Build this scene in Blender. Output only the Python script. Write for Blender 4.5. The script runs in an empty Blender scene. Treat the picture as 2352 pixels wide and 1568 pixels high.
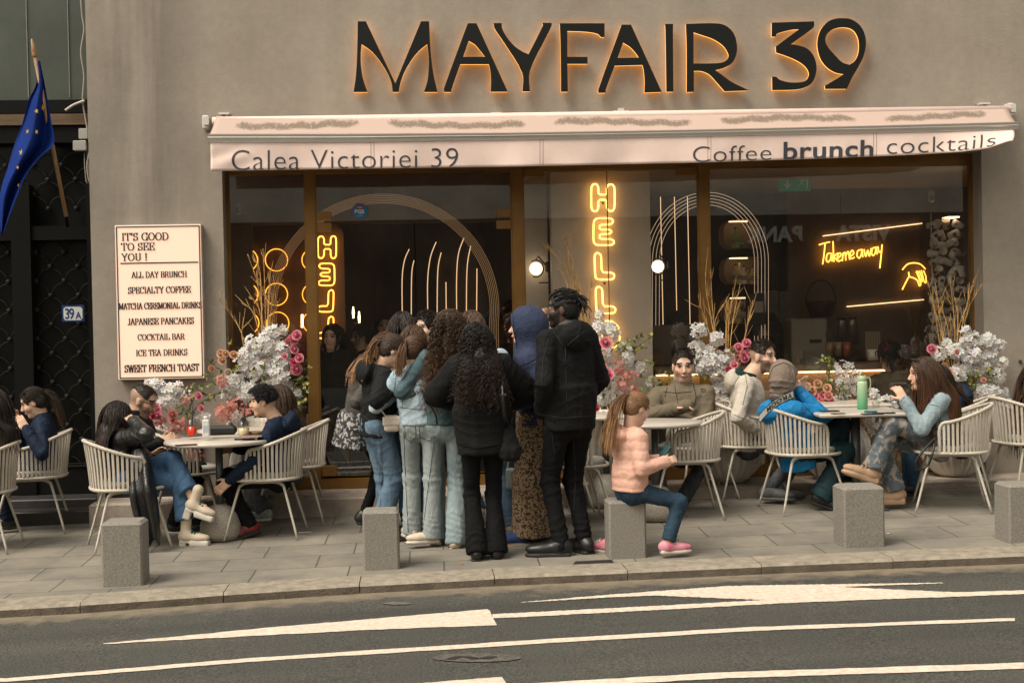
import bpy, math, random
import numpy as np
from mathutils import Vector, Matrix
random.seed(7); rng = np.random.default_rng(7)
SC = bpy.context.scene
COL = SC.collection
# ---------------------------------------------------------------- camera, sky, sun, exposure
F = 50/36*2352; YAW = math.radians(3.8); PIT = math.atan((784-730)/F); ROLL = .020
CD = 11.9; CO = np.array((-CD*math.tan(YAW), -CD, 1.6)); GR = .018      # GR: the street climbs gently to the right
cf = np.array((math.sin(YAW)*math.cos(PIT), math.cos(YAW)*math.cos(PIT), -math.sin(PIT)))
r0 = np.array((math.cos(YAW), -math.sin(YAW), 0)); u0 = np.cross(r0, cf)
CR = r0*math.cos(ROLL)-u0*math.sin(ROLL); CU = u0*math.cos(ROLL)+r0*math.sin(ROLL)
cam = bpy.data.objects.new('camera', bpy.data.cameras.new('camera')); COL.objects.link(cam)
cam.data.lens = 50; cam.data.sensor_width = 36; cam.data.clip_end = 500; cam.data.clip_start = .1
M4 = Matrix(((CR[0], CU[0], -cf[0], CO[0]), (CR[1], CU[1], -cf[1], CO[1]), (CR[2], CU[2], -cf[2], CO[2]), (0, 0, 0, 1)))
cam.matrix_world = M4; SC.camera = cam
wd = bpy.data.worlds.new('World'); SC.world = wd; wd.use_nodes = True
nt = wd.node_tree; nt.nodes.clear()
sky = nt.nodes.new('ShaderNodeTexSky'); sky.sky_type = 'NISHITA'; sky.sun_disc = False
SUN_EL, SUN_AZ = math.radians(56), math.radians(235)
sky.sun_elevation = SUN_EL; sky.sun_rotation = SUN_AZ; sky.dust_density = 4; sky.air_density = 1.2
hs = nt.nodes.new('ShaderNodeHueSaturation'); hs.inputs['Saturation'].default_value = .18
wm = nt.nodes.new('ShaderNodeMixRGB'); wm.blend_type = 'MULTIPLY'; wm.inputs[0].default_value = 1; wm.inputs[2].default_value = (1, .925, .79, 1)
bg = nt.nodes.new('ShaderNodeBackground'); bg.inputs['Strength'].default_value = .145
wo = nt.nodes.new('ShaderNodeOutputWorld')
for a, b in ((sky.outputs[0], hs.inputs['Color']), (hs.outputs[0], wm.inputs[1]), (wm.outputs[0], bg.inputs[0]), (bg.outputs[0], wo.inputs[0])): nt.links.new(a, b)
sl = bpy.data.lights.new('sun', 'SUN'); sl.energy = 1.25; sl.angle = math.radians(26); sl.color = (1, .95, .84)
so = bpy.data.objects.new('sun', sl); COL.objects.link(so)
sd = Vector((math.sin(SUN_AZ)*math.cos(SUN_EL), math.cos(SUN_AZ)*math.cos(SUN_EL), math.sin(SUN_EL)))
so.rotation_euler = (-sd).to_track_quat('-Z', 'Y').to_euler()
SC.view_settings.view_transform = 'Standard'; SC.view_settings.look = 'None'; SC.view_settings.exposure = .68; SC.view_settings.gamma = 1
SC.cycles.max_bounces = 8; SC.cycles.transparent_max_bounces = 12; SC.cycles.use_denoising = True
SC.cycles.caustics_reflective = False; SC.cycles.caustics_refractive = False; SC.cycles.sample_clamp_indirect = 4

def ray(u, v): return cf+CR*((u-1176)/F)+CU*((784-v)/F)
def W(u, v, y=0.):                      # measured point of the photo -> world, on an upright plane at depth y
    d = ray(u, v); t = (y-CO[1])/d[1]; return CO+t*d
GY = .028                               # and falls towards the kerb
def G(u, v, dz=0.):                     # ... on the sloping pavement
    d = ray(u, v); t = (GR*CO[0]+GY*(CO[1]+2.6)+dz-CO[2])/(d[2]-GR*d[0]-GY*d[1])
    if CO[1]+t*d[1] < -2.6: t = (GR*CO[0]+dz-CO[2])/(d[2]-GR*d[0])
    return CO+t*d
def gz(x, y=-3.): return GR*x+GY*max(0., y+2.6)
V = lambda *a: np.array(a, float)
def nrm(v): v = np.asarray(v, float); return v/(np.linalg.norm(v)+1e-12)

# ---------------------------------------------------------------- materials
MATS = {}
def nodes(m): return m.node_tree.nodes, m.node_tree.links
def mat(name, c, rough=.6, metal=0, var=.0, vs=8., bump=0., bs=60., c2=None, emit=None, es=0, spec=None, sheen=0, coat=0, stretch=None, wr=0., ws=11.):
    """Principled with object-space noise: colour drift (var) and a fine bump."""
    if name in MATS: return MATS[name]
    m = bpy.data.materials.new(name); m.use_nodes = True; N, L = nodes(m); b = N['Principled BSDF']
    b.inputs['Base Color'].default_value = (*c, 1); b.inputs['Roughness'].default_value = rough; b.inputs['Metallic'].default_value = metal
    if spec is not None: b.inputs['Specular IOR Level'].default_value = spec
    if sheen: b.inputs['Sheen Weight'].default_value = sheen
    if coat: b.inputs['Coat Weight'].default_value = coat
    if emit: b.inputs['Emission Color'].default_value = (*emit, 1); b.inputs['Emission Strength'].default_value = es
    if var or bump or wr:
        tc = N.new('ShaderNodeTexCoord'); src = tc.outputs['Object']
        if stretch:
            mp = N.new('ShaderNodeMapping'); mp.inputs['Scale'].default_value = stretch; L.new(src, mp.inputs[0]); src = mp.outputs[0]
    if var:
        n = N.new('ShaderNodeTexNoise'); n.inputs['Scale'].default_value = vs; n.inputs['Detail'].default_value = 6; n.inputs['Roughness'].default_value = .65
        L.new(src, n.inputs['Vector'])
        r = N.new('ShaderNodeValToRGB'); d = c2 or tuple(x*(1-var) for x in c); e = c if c2 else tuple(min(1, x*(1+var)) for x in c)
        r.color_ramp.elements[0].position = .32; r.color_ramp.elements[1].position = .68
        r.color_ramp.elements[0].color = (*d, 1); r.color_ramp.elements[1].color = (*e, 1)
        L.new(n.outputs['Fac'], r.inputs[0]); L.new(r.outputs[0], b.inputs['Base Color'])
    if bump:
        n2 = N.new('ShaderNodeTexNoise'); n2.inputs['Scale'].default_value = bs; n2.inputs['Detail'].default_value = 5
        L.new(src, n2.inputs['Vector'])
        bp = N.new('ShaderNodeBump'); bp.inputs['Strength'].default_value = bump; bp.inputs['Distance'].default_value = .02
        L.new(n2.outputs['Fac'], bp.inputs['Height']); L.new(bp.outputs[0], b.inputs['Normal'])
        if wr:                                       # broad creases
            n3 = N.new('ShaderNodeTexNoise'); n3.inputs['Scale'].default_value = ws; n3.inputs['Detail'].default_value = 2.5; n3.inputs['Distortion'].default_value = 1.4; L.new(src, n3.inputs['Vector'])
            ab = N.new('ShaderNodeMath'); ab.operation = 'SUBTRACT'; ab.inputs[1].default_value = .5; L.new(n3.outputs['Fac'], ab.inputs[0]); ac = N.new('ShaderNodeMath'); ac.operation = 'ABSOLUTE'; L.new(ab.outputs[0], ac.inputs[0])
            b2 = N.new('ShaderNodeBump'); b2.inputs['Strength'].default_value = wr; b2.inputs['Distance'].default_value = .09; L.new(ac.outputs[0], b2.inputs['Height']); L.new(b2.outputs[0], bp.inputs['Normal'])
    MATS[name] = m; return m
def vmat(name, rough=.55, bump=0, bs=80, spec=.4, sss=0):          # colour from the mesh's own colour attribute (skin, lips, hair strands, petals)
    if name in MATS: return MATS[name]
    m = bpy.data.materials.new(name); m.use_nodes = True; N, L = nodes(m); b = N['Principled BSDF']
    a = N.new('ShaderNodeAttribute'); a.attribute_name = 'Col'; L.new(a.outputs['Color'], b.inputs['Base Color'])
    b.inputs['Roughness'].default_value = rough; b.inputs['Specular IOR Level'].default_value = spec
    if sss: b.inputs['Subsurface Weight'].default_value = sss; b.inputs['Subsurface Radius'].default_value = (.01, .004, .002)
    if bump:
        tc = N.new('ShaderNodeTexCoord'); n2 = N.new('ShaderNodeTexNoise'); n2.inputs['Scale'].default_value = bs; L.new(tc.outputs['Object'], n2.inputs['Vector'])
        bp = N.new('ShaderNodeBump'); bp.inputs['Strength'].default_value = bump; bp.inputs['Distance'].default_value = .01
        L.new(n2.outputs['Fac'], bp.inputs['Height']); L.new(bp.outputs[0], b.inputs['Normal'])
    MATS[name] = m; return m
def petal_mat(name):
    m = vmat(name, .65, spec=.2); N, L = nodes(m); b = N['Principled BSDF']; a = next(n for n in N if n.type == 'ATTRIBUTE'); t = N.new('ShaderNodeBsdfTranslucent'); L.new(a.outputs['Color'], t.inputs[0]); x = N.new('ShaderNodeMixShader'); x.inputs[0].default_value = .38
    L.new(b.outputs[0], x.inputs[1]); L.new(t.outputs[0], x.inputs[2]); L.new(x.outputs[0], N['Material Output'].inputs[0]); return m
def glass(name, tint=(1, 1, 1), refl=1.5, base=0.):
    if name in MATS: return MATS[name]
    m = bpy.data.materials.new(name); m.use_nodes = True; N, L = nodes(m); N.remove(N['Principled BSDF'])
    t = N.new('ShaderNodeBsdfTransparent'); t.inputs[0].default_value = (*tint, 1)
    g = N.new('ShaderNodeBsdfGlossy'); g.inputs['Roughness'].default_value = .01
    fr = N.new('ShaderNodeFresnel'); fr.inputs[0].default_value = refl
    ad = N.new('ShaderNodeMath'); ad.operation = 'ADD'; ad.inputs[1].default_value = base; L.new(fr.outputs[0], ad.inputs[0])
    ge = N.new('ShaderNodeNewGeometry'); iv = N.new('ShaderNodeMath'); iv.operation = 'SUBTRACT'; iv.inputs[0].default_value = 1; L.new(ge.outputs['Backfacing'], iv.inputs[1]); mu = N.new('ShaderNodeMath'); mu.operation = 'MULTIPLY'; L.new(iv.outputs[0], mu.inputs[0]); L.new(ad.outputs[0], mu.inputs[1])      # the far face of a pane only lets light out
    mx = N.new('ShaderNodeMixShader'); L.new(mu.outputs[0], mx.inputs[0]); L.new(t.outputs[0], mx.inputs[1]); L.new(g.outputs[0], mx.inputs[2])
    L.new(mx.outputs[0], N['Material Output'].inputs[0]); MATS[name] = m; return m
def glow(name, c, s):
    if name in MATS: return MATS[name]
    m = bpy.data.materials.new(name); m.use_nodes = True; N, L = nodes(m); N.remove(N['Principled BSDF'])
    e = N.new('ShaderNodeEmission'); e.inputs[0].default_value = (*c, 1); e.inputs[1].default_value = s
    L.new(e.outputs[0], N['Material Output'].inputs[0]); MATS[name] = m; return m

# ---------------------------------------------------------------- objects
def tag(o, label=None, cat=None, group=None, kind=None):
    if label: o['label'] = label
    if cat: o['category'] = cat
    if group: o['group'] = group
    if kind: o['kind'] = kind
    return o
def thing(name, label, cat, loc=(0, 0, 0), rz=0, group=None):
    o = bpy.data.objects.new(name, None); COL.objects.link(o); o.location = loc; o.rotation_euler = (0, 0, rz); o.empty_display_size = .1
    return tag(o, label, cat, group)
def link(name, me, m=None, parent=None):
    o = bpy.data.objects.new(name, me); COL.objects.link(o)
    if m: me.materials.append(m)
    if parent is not None: o.parent = parent
    return o
def copy_tree(o, parent=None):
    c = o.copy(); COL.objects.link(c); c.parent = parent
    for ch in list(o.children): copy_tree(ch, c)
    return c
def npmesh(name, v, f, smooth=True, col=None):
    """v (n,3); f: array (m,k) or a list of such arrays."""
    me = bpy.data.meshes.new(name); v = np.asarray(v, np.float32)
    fs = f if isinstance(f, list) else [f]; fs = [np.asarray(x, np.int32) for x in fs if len(x)]
    me.vertices.add(len(v)); me.vertices.foreach_set('co', v.ravel())
    nl = sum(x.size for x in fs); me.loops.add(nl); me.loops.foreach_set('vertex_index', np.concatenate([x.ravel() for x in fs]))
    tot = np.concatenate([np.full(len(x), x.shape[1], np.int32) for x in fs]); me.polygons.add(len(tot))
    me.polygons.foreach_set('loop_start', np.concatenate([[0], np.cumsum(tot)[:-1]]).astype(np.int32))
    if smooth: me.polygons.foreach_set('use_smooth', np.ones(len(tot), bool))
    me.update(calc_edges=True); me.validate()
    if col is not None:
        a = me.color_attributes.new('Col', 'FLOAT_COLOR', 'POINT')
        c = np.ones((len(v), 4), np.float32); c[:, :3] = col; a.data.foreach_set('color', c.ravel())
    return me
class MB:
    """collects boxes, prisms, tubes and lathes into ONE mesh"""
    def __init__(s): s.v = []; s.f = []; s.sm = []
    def add(s, v, f, sm=False):
        o = len(s.v); s.v += [tuple(map(float, p)) for p in v]; s.f += [tuple(i+o for i in q) for q in f]; s.sm += [sm]*len(f); return s
    def box(s, c, d, b=0, rz=0):
        x, y, z = (k/2 for k in d); b = min(b, x*.9, y*.9, z*.9)
        if b <= 0:
            v = [(i*x, j*y, k*z) for k in (-1, 1) for i, j in ((-1, -1), (1, -1), (1, 1), (-1, 1))]
            f = [(3, 2, 1, 0), (4, 5, 6, 7), (0, 1, 5, 4), (1, 2, 6, 5), (2, 3, 7, 6), (3, 0, 4, 7)]
        else:
            def ring(z_, e):
                X, Y = x-e, y-e; r = b*.7
                return [(-X+r, -Y, z_), (X-r, -Y, z_), (X, -Y+r, z_), (X, Y-r, z_), (X-r, Y, z_), (-X+r, Y, z_), (-X, Y-r, z_), (-X, -Y+r, z_)]
            v = ring(-z, b)+ring(-z+b, 0)+ring(z-b, 0)+ring(z, b); f = [tuple(range(7, -1, -1)), tuple(range(24, 32))]
            for k in range(3):
                for i in range(8): j = (i+1) % 8; f.append((k*8+i, k*8+j, k*8+8+j, k*8+8+i))
        cz, sz = math.cos(rz), math.sin(rz)
        return s.add([(c[0]+p[0]*cz-p[1]*sz, c[1]+p[0]*sz+p[1]*cz, c[2]+p[2]) for p in v], f)
    def tube(s, pts, r, n=8, closed=False, cap=True):
        P = np.asarray(pts, float); m = len(P); R = np.broadcast_to(np.asarray(r, float), (m,))
        T = (np.roll(P, -1, 0)-np.roll(P, 1, 0)) if closed else np.gradient(P, axis=0)
        T /= np.linalg.norm(T, axis=1)[:, None]+1e-12
        a = V(0, 0, 1) if abs(T[0][2]) < .9 else V(1, 0, 0); u = nrm(np.cross(T[0], a)); vs = []
        for i in range(m):
            u = nrm(u-T[i]*np.dot(u, T[i])); w = np.cross(T[i], u)
            for k in range(n):
                q = 2*math.pi*k/n; vs.append(P[i]+R[i]*(math.cos(q)*u+math.sin(q)*w))
        f = []
        for i in range(m if closed else m-1):
            for k in range(n): j = (k+1) % n; a0 = i*n; b0 = (i+1) % m*n; f.append((a0+k, a0+j, b0+j, b0+k))
        if cap and not closed: f += [tuple(range(n-1, -1, -1)), tuple((m-1)*n+k for k in range(n))]
        return s.add(vs, f, True)
    def lathe(s, prof, c=(0, 0, 0), n=24, rib=0, ribn=0, twist=0):
        vs = []; m = len(prof)
        for i, (r, z) in enumerate(prof):
            for k in range(n):
                q = 2*math.pi*k/n; rr = r*(1+rib*(abs(math.sin(ribn*q/2+twist*z))-.5)); vs.append((c[0]+rr*math.cos(q), c[1]+rr*math.sin(q), c[2]+z))
        f = [(i*n+k, i*n+(k+1) % n, (i+1)*n+(k+1) % n, (i+1)*n+k) for i in range(m-1) for k in range(n)]
        f += [tuple(range(n-1, -1, -1)), tuple((m-1)*n+k for k in range(n))]
        return s.add(vs, f, True)
    def prism(s, poly, y0, y1):          # outline in the xz plane, thickness along y
        n = len(poly); v = [(x, y0, z) for x, z in poly]+[(x, y1, z) for x, z in poly]
        f = [tuple(range(n)), tuple(range(2*n-1, n-1, -1))]+[(i, i+n, (i+1) % n+n, (i+1) % n) for i in range(n)]
        return s.add(v, f)
    def ball(s, c, r, n=12, sc=(1, 1, 1)):
        vs = []; m = n//2
        for i in range(m+1):
            t = math.pi*i/m
            for k in range(n): q = 2*math.pi*k/n; vs.append((c[0]+r*sc[0]*math.sin(t)*math.cos(q), c[1]+r*sc[1]*math.sin(t)*math.sin(q), c[2]+r*sc[2]*math.cos(t)))
        return s.add(vs, [(i*n+k, (i+1)*n+k, (i+1)*n+(k+1) % n, i*n+(k+1) % n) for i in range(m) for k in range(n)], True)
    def mesh(s, name):
        me = bpy.data.meshes.new(name); me.from_pydata(s.v, [], s.f); me.polygons.foreach_set('use_smooth', np.array(s.sm, bool)); me.validate(); me.update(); return me
    def build(s, name, m=None, parent=None): return link(name, s.mesh(name), m, parent)
def fill_outline(loops, depth):
    """filled 2D outlines (with holes) -> extruded curve mesh; loops of (x,z); result spans y -depth/2..depth/2"""
    cu = bpy.data.curves.new('outline', 'CURVE'); cu.dimensions = '2D'; cu.fill_mode = 'BOTH'; cu.extrude = depth/2
    for lp in loops:
        sp = cu.splines.new('POLY'); sp.points.add(len(lp)-1); sp.use_cyclic_u = True
        for p, q in zip(sp.points, lp): p.co = (q[0], q[1], 0, 1)
    return curve_mesh(cu)
def curve_mesh(cu):
    o = bpy.data.objects.new('outline', cu); COL.objects.link(o); bpy.context.view_layer.update()
    me = bpy.data.meshes.new_from_object(o.evaluated_get(bpy.context.evaluated_depsgraph_get())); bpy.data.objects.remove(o)
    me.transform(Matrix.Rotation(math.pi/2, 4, 'X')); return me
def text_mesh(body, size, offset=0., extrude=.001, spacing=1., align='LEFT', shear=0):
    cu = bpy.data.curves.new('lettering', 'FONT'); cu.body = body; cu.size = size; cu.offset = offset; cu.extrude = extrude; cu.space_character = spacing; cu.align_x = align; cu.shear = shear
    return curve_mesh(cu)
def smooth_path(pts, n=8, closed=False):        # Catmull-Rom
    P = [np.asarray(p, float) for p in pts]; m = len(P); out = []
    for i in range(m if closed else m-1):
        if closed: a, b, c, d = P[i-1], P[i], P[(i+1) % m], P[(i+2) % m]
        else: a, b, c, d = P[max(i-1, 0)], P[i], P[i+1], P[min(i+2, m-1)]
        for k in range(n):
            t = k/n; out.append(.5*((2*b)+(c-a)*t+(2*a-5*b+4*c-d)*t*t+(3*b-a-3*c+d)*t**3))
    if not closed: out.append(P[-1])
    return out
# ================================================================ soft-body kit: signed distance shapes -> one continuous surface
_perm = np.random.default_rng(3).permutation(256); _perm = np.concatenate([_perm, _perm]); _gr = np.random.default_rng(4).normal(size=(256, 3)); _gr /= np.linalg.norm(_gr, axis=1)[:, None]
def perlin(P):
    P = np.asarray(P, float); i = np.floor(P).astype(int); f = P-i; u = f*f*f*(f*(f*6-15)+10); i &= 255; out = 0
    for a in (0, 1):
        for b in (0, 1):
            for c in (0, 1):
                h = _perm[_perm[_perm[(i[:, 0]+a) & 255]+((i[:, 1]+b) & 255)]+((i[:, 2]+c) & 255)]; g = _gr[h]; d = ((f-(a, b, c))*g).sum(1)
                out = out+d*np.where(a, u[:, 0], 1-u[:, 0])*np.where(b, u[:, 1], 1-u[:, 1])*np.where(c, u[:, 2], 1-u[:, 2])
    return out*1.6
class SDF:
    def __init__(s): s.p = []
    def cap(s, a, ra, b, rb, k=.02, sv=None, ss=1., sd=1., flat=False, op='+'): s.p.append(('c', V(*a), ra, V(*b), rb, k, sv, ss, sd, flat, op)); return s
    def chain(s, pts, rs, k=.02, **kw):
        for i in range(len(pts)-1): s.cap(pts[i], rs[i], pts[i+1], rs[i+1], k, **kw)
        return s
    def ell(s, c, r, ax=None, k=.02, op='+'): s.p.append(('e', V(*c), V(*r), np.eye(3) if ax is None else np.asarray(ax, float), k, op)); return s
    def box(s, c, h, ax=None, rd=.01, k=.01, op='+'): s.p.append(('b', V(*c), V(*h), np.eye(3) if ax is None else np.asarray(ax, float), rd, k, op)); return s
    def cut(s, p, n, k=.004): s.p.append(('p', V(*p), nrm(n), k)); return s
    def mesh(s, vox):
        lo, hi = np.full(3, 1e9), np.full(3, -1e9)
        def bb(q):
            if q[0] == 'c': r = max(q[2], q[4])*max(q[7], q[8], 1); return np.minimum(q[1], q[3])-r, np.maximum(q[1], q[3])+r
            if q[0] == 'e': r = np.abs(q[3].T*q[2]).sum(1) if False else np.sqrt(((q[3].T*q[2])**2).sum(1)); return q[1]-r, q[1]+r
            r = np.abs(q[3].T*q[2]).sum(1); return q[1]-r, q[1]+r
        for q in s.p:
            if q[0] != 'p' and q[-1] == '+': a, b = bb(q); lo = np.minimum(lo, a); hi = np.maximum(hi, b)
        lo -= 3*vox; n = np.ceil((hi+3*vox-lo)/vox).astype(int)+1; d = np.full(n, .25, np.float32); X = [lo[i]+vox*np.arange(n[i]) for i in range(3)]
        for q in s.p:
            if q[0] == 'p':
                e = ((X[0]-q[1][0])*q[2][0])[:, None, None]+((X[1]-q[1][1])*q[2][1])[None, :, None]+((X[2]-q[1][2])*q[2][2])[None, None, :]; d = np.maximum(d, e.astype(np.float32)); continue
            k = q[5] if q[0] != 'e' else q[4]; a, b = bb(q); m = k+2.5*vox; i0 = np.maximum(0, np.floor((a-m-lo)/vox).astype(int)); i1 = np.minimum(n, np.ceil((b+m-lo)/vox).astype(int)+1)
            if (i1 <= i0).any(): continue
            sl_ = tuple(slice(i0[i], i1[i]) for i in range(3)); G3 = np.stack(np.meshgrid(*[X[i][sl_[i]] for i in range(3)], indexing='ij'), -1); sh = G3.shape[:3]; Q = G3.reshape(-1, 3)
            if q[0] == 'c':
                ab = q[3]-q[1]; L_ = np.linalg.norm(ab)+1e-9; w = ab/L_; al = (Q-q[1])@w; t = np.clip(al/L_, 0, 1); r = q[2]+(q[4]-q[2])*t; v = Q-q[1]-np.outer(t*L_, w)
                if q[6] is not None:
                    sv = nrm(q[6]-w*np.dot(q[6], w)); dv = np.cross(w, sv); x, y, z = v@sv/q[7], v@dv/q[8], (0 if q[9] else v@w); e = (np.sqrt(x*x+y*y+z*z)-r)*min(q[7], q[8])
                else:
                    if q[9]: v = v-np.outer(v@w, w)
                    e = np.linalg.norm(v, axis=1)-r
                if q[9]: e = np.maximum(e, np.maximum(-al, al-L_))
            elif q[0] == 'e':
                v = (Q-q[1])@q[3].T/q[2]; k0 = np.linalg.norm(v, axis=1); k1 = np.linalg.norm(v/q[2], axis=1)+1e-9; e = k0*(k0-1)/k1
            else:
                v = np.abs((Q-q[1])@q[3].T)-(q[2]-q[4]); e = np.linalg.norm(np.maximum(v, 0), axis=1)+np.minimum(v.max(1), 0)-q[4]
            e = e.reshape(sh).astype(np.float32); D = d[sl_]; kk = max(k, 1e-4)
            if q[-1] == '+': h = np.maximum(kk-np.abs(D-e), 0)/kk; d[sl_] = np.minimum(D, e)-h*h*kk*.25
            else: h = np.maximum(kk-np.abs(D+e), 0)/kk; d[sl_] = np.maximum(D, -e)+h*h*kk*.25
        return surfnets(d, lo, vox)
def surfnets(d, lo, vox):
    ins = d < 0; n = d.shape; c = np.zeros(tuple(k-1 for k in n), np.uint8); cs = [(i, j, k) for i in (0, 1) for j in (0, 1) for k in (0, 1)]
    S = lambda A, o: A[o[0]:n[0]-1+o[0], o[1]:n[1]-1+o[1], o[2]:n[2]-1+o[2]]
    for o in cs: c += S(ins, o)
    act = (c > 0) & (c < 8); idx = np.argwhere(act); vid = np.full(act.shape, -1, np.int32); vid[act] = np.arange(len(idx))
    dv = {o: d[idx[:, 0]+o[0], idx[:, 1]+o[1], idx[:, 2]+o[2]] for o in cs}; acc = np.zeros((len(idx), 3)); cnt = np.zeros(len(idx))
    for o in cs:
        for ax in range(3):
            if o[ax]: continue
            e = list(o); e[ax] = 1; e = tuple(e); a, b = dv[o], dv[e]; x = (a < 0) != (b < 0); t = np.where(x, a/np.where(x, a-b, 1), 0); pos = np.tile(np.array(o, float), (len(idx), 1)); pos[:, ax] += t; acc[x] += pos[x]; cnt[x] += 1
    v = lo+vox*(idx+acc/np.maximum(cnt, 1)[:, None]); F_ = []
    for ax in range(3):
        b_, c_ = (ax+1) % 3, (ax+2) % 3; s0 = [slice(None)]*3; s1 = [slice(None)]*3; s0[ax] = slice(0, -1); s1[ax] = slice(1, None); x = ins[tuple(s0)] != ins[tuple(s1)]; e = np.argwhere(x)
        ok = (e[:, b_] > 0) & (e[:, c_] > 0) & (e[:, b_] < n[b_]-1) & (e[:, c_] < n[c_]-1); e = e[ok]; q = []
        for db, dc in ((0, 0), (-1, 0), (-1, -1), (0, -1)): g = e.copy(); g[:, b_] += db; g[:, c_] += dc; q.append(vid[g[:, 0], g[:, 1], g[:, 2]])
        q = np.stack(q, 1); fl = ~ins[e[:, 0], e[:, 1], e[:, 2]]; q[fl] = q[fl][:, ::-1]; F_.append(q)
    return v, np.concatenate(F_)
def vnormals(v, f):
    n = np.cross(v[f[:, 2]]-v[f[:, 0]], v[f[:, 3]]-v[f[:, 1]]); o = np.zeros_like(v)
    for k in range(4): np.add.at(o, f[:, k], n)
    return o/(np.linalg.norm(o, axis=1)[:, None]+1e-12)
def relax(v, f, it=1):
    for _ in range(it):
        a = np.zeros_like(v); c = np.zeros(len(v))
        for i, j in ((0, 1), (1, 2), (2, 3), (3, 0)): np.add.at(a, f[:, i], v[f[:, j]]); np.add.at(a, f[:, j], v[f[:, i]]); np.add.at(c, f[:, i], 1); np.add.at(c, f[:, j], 1)
        v = v*.5+.5*a/np.maximum(c, 1)[:, None]
    return v
def folds(v, f, amp, sc, ofs=0.):                    # creased cloth
    n = vnormals(v, f); w = v+.06*np.stack([perlin(v*4+7+ofs), perlin(v*4+19+ofs), perlin(v*4+31+ofs)], 1); a = perlin(w*np.array(sc)*.75+ofs); b = perlin(w*np.array(sc)[[0, 2, 1]]*1.2+ofs+50)
    return v+n*(.62*amp*(.95*np.exp(-(a/.13)**2)+.45*np.exp(-(b/.12)**2)-.35+.25*perlin(v*5+ofs)))[:, None]
def creases(v, f, js, seed=0.):                      # pulled cloth: slanting sharp ridges round knees, elbows, ankles
    n = vnormals(v, f); o = np.zeros(len(v))
    for (J, ax, R, amp, wid, per) in js:
        ax = nrm(ax); d = v-J; a = d@ax; q = d-np.outer(a, ax); r = np.linalg.norm(q, axis=1); e1 = nrm(np.cross(ax, (.3, .8, .2))); th = np.arctan2(q@np.cross(ax, e1), q@e1); m = np.exp(-(a/wid)**2)*np.clip((R*2.1-r)/(R*.6), 0, 1)
        ph = 6.283*a/per+1.9*np.sin(th+seed)+1.2*np.sin(2*th+seed*1.7)+4.5*perlin(v*6+seed); o = np.maximum(o, m*amp*np.exp(-(np.sin(ph*.5)/.42)**2))
    return v+n*o[:, None]
def quilt(v, f, amp, period, z0, up):                # stitched rows of a padded jacket
    n = vnormals(v, f); t = (v-z0)@up/period+.12*perlin(v*4); return v+n*(amp*(np.abs(np.sin(math.pi*t))**.55-.7))[:, None]
def tubes(P, R, n=3):                                # P (m,s,3) strands -> one mesh of thin tapered locks
    m, s, _ = P.shape; T = np.gradient(P, axis=1); T /= np.linalg.norm(T, axis=2)[..., None]+1e-9; a = np.broadcast_to(V(.31, .22, .93), T.shape); u = np.cross(T, a); u /= np.linalg.norm(u, axis=2)[..., None]+1e-9; w = np.cross(T, u); q = 2*math.pi*np.arange(n)/n
    v = P[:, :, None]+R[..., None, None]*(np.cos(q)[:, None]*u[:, :, None]+np.sin(q)[:, None]*w[:, :, None]); v = v.reshape(-1, 3)
    b = (np.arange(m)*s*n)[:, None, None]+(np.arange(s-1)*n)[None, :, None]; k = np.arange(n)[None, None, :]; k2 = (k+1) % n; f = np.stack([b+k, b+k2, b+n+k2, b+n+k], -1).reshape(-1, 4); return v, f
SKINM = vmat('skin', .5, .12, 180, .4, .08); HAIRM = vmat('hair', .55, 0, 1, .35)
def cloth(name, c, rough=.85, var=.12, vs=9, bump=.3, bs=45, **kw): kw.setdefault('wr', .09); kw.setdefault('spec', .18); kw.setdefault('ws', 6.5); return mat('cloth_'+name, c, rough, 0, var, vs, bump, bs, **kw)
def denim(name, c, light):                           # worn blue: pale on thighs and seams by noise
    m = cloth(name, light, .85, .2, 5.5, .35, 60, c2=c, stretch=(1.2, 1.2, .5)); return m
def pattern(name, dark, pale, sc, thr=.5, vor=True):
    if 'cloth_'+name in MATS: return MATS['cloth_'+name]
    m = bpy.data.materials.new('cloth_'+name); m.use_nodes = True; N, L = nodes(m); b = N['Principled BSDF']; b.inputs['Roughness'].default_value = .85; tc = N.new('ShaderNodeTexCoord')
    n = N.new('ShaderNodeTexNoise'); n.inputs['Scale'].default_value = sc; n.inputs['Detail'].default_value = 2.5; n.inputs['Distortion'].default_value = .6; L.new(tc.outputs['Object'], n.inputs['Vector']); r = N.new('ShaderNodeValToRGB'); r.color_ramp.elements[0].position = thr-.03; r.color_ramp.elements[0].color = (*dark, 1); r.color_ramp.elements[1].position = thr+.04; r.color_ramp.elements[1].color = (*pale, 1)
    L.new(n.outputs[0], r.inputs[0]); L.new(r.outputs[0], b.inputs['Base Color']); MATS['cloth_'+name] = m; return m
def ik(S, T, a, b, pole):
    d = T-S; L_ = np.linalg.norm(d); L2 = min(max(L_, abs(a-b)+.01), a+b-.002); w = d/(L_+1e-9); x = (a*a-b*b+L2*L2)/(2*L2); h = math.sqrt(max(a*a-x*x, 0)); p = pole-w*np.dot(pole, w); p = nrm(p); return S+w*x+p*h, S+w*L2
def yawv(deg): return V(math.cos(math.radians(deg)), math.sin(math.radians(deg)), 0)
Z = V(0, 0, 1)
def frame(yaw, pitch=0., roll=0.):                   # rows: forward, left, up
    f = yawv(yaw); l = np.cross(Z, f); p = math.radians(pitch); f2 = f*math.cos(p)-Z*math.sin(p); u2 = Z*math.cos(p)+f*math.sin(p); r = math.radians(roll); return np.array([f2, l*math.cos(r)+u2*math.sin(r), u2*math.cos(r)-l*math.sin(r)])

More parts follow.
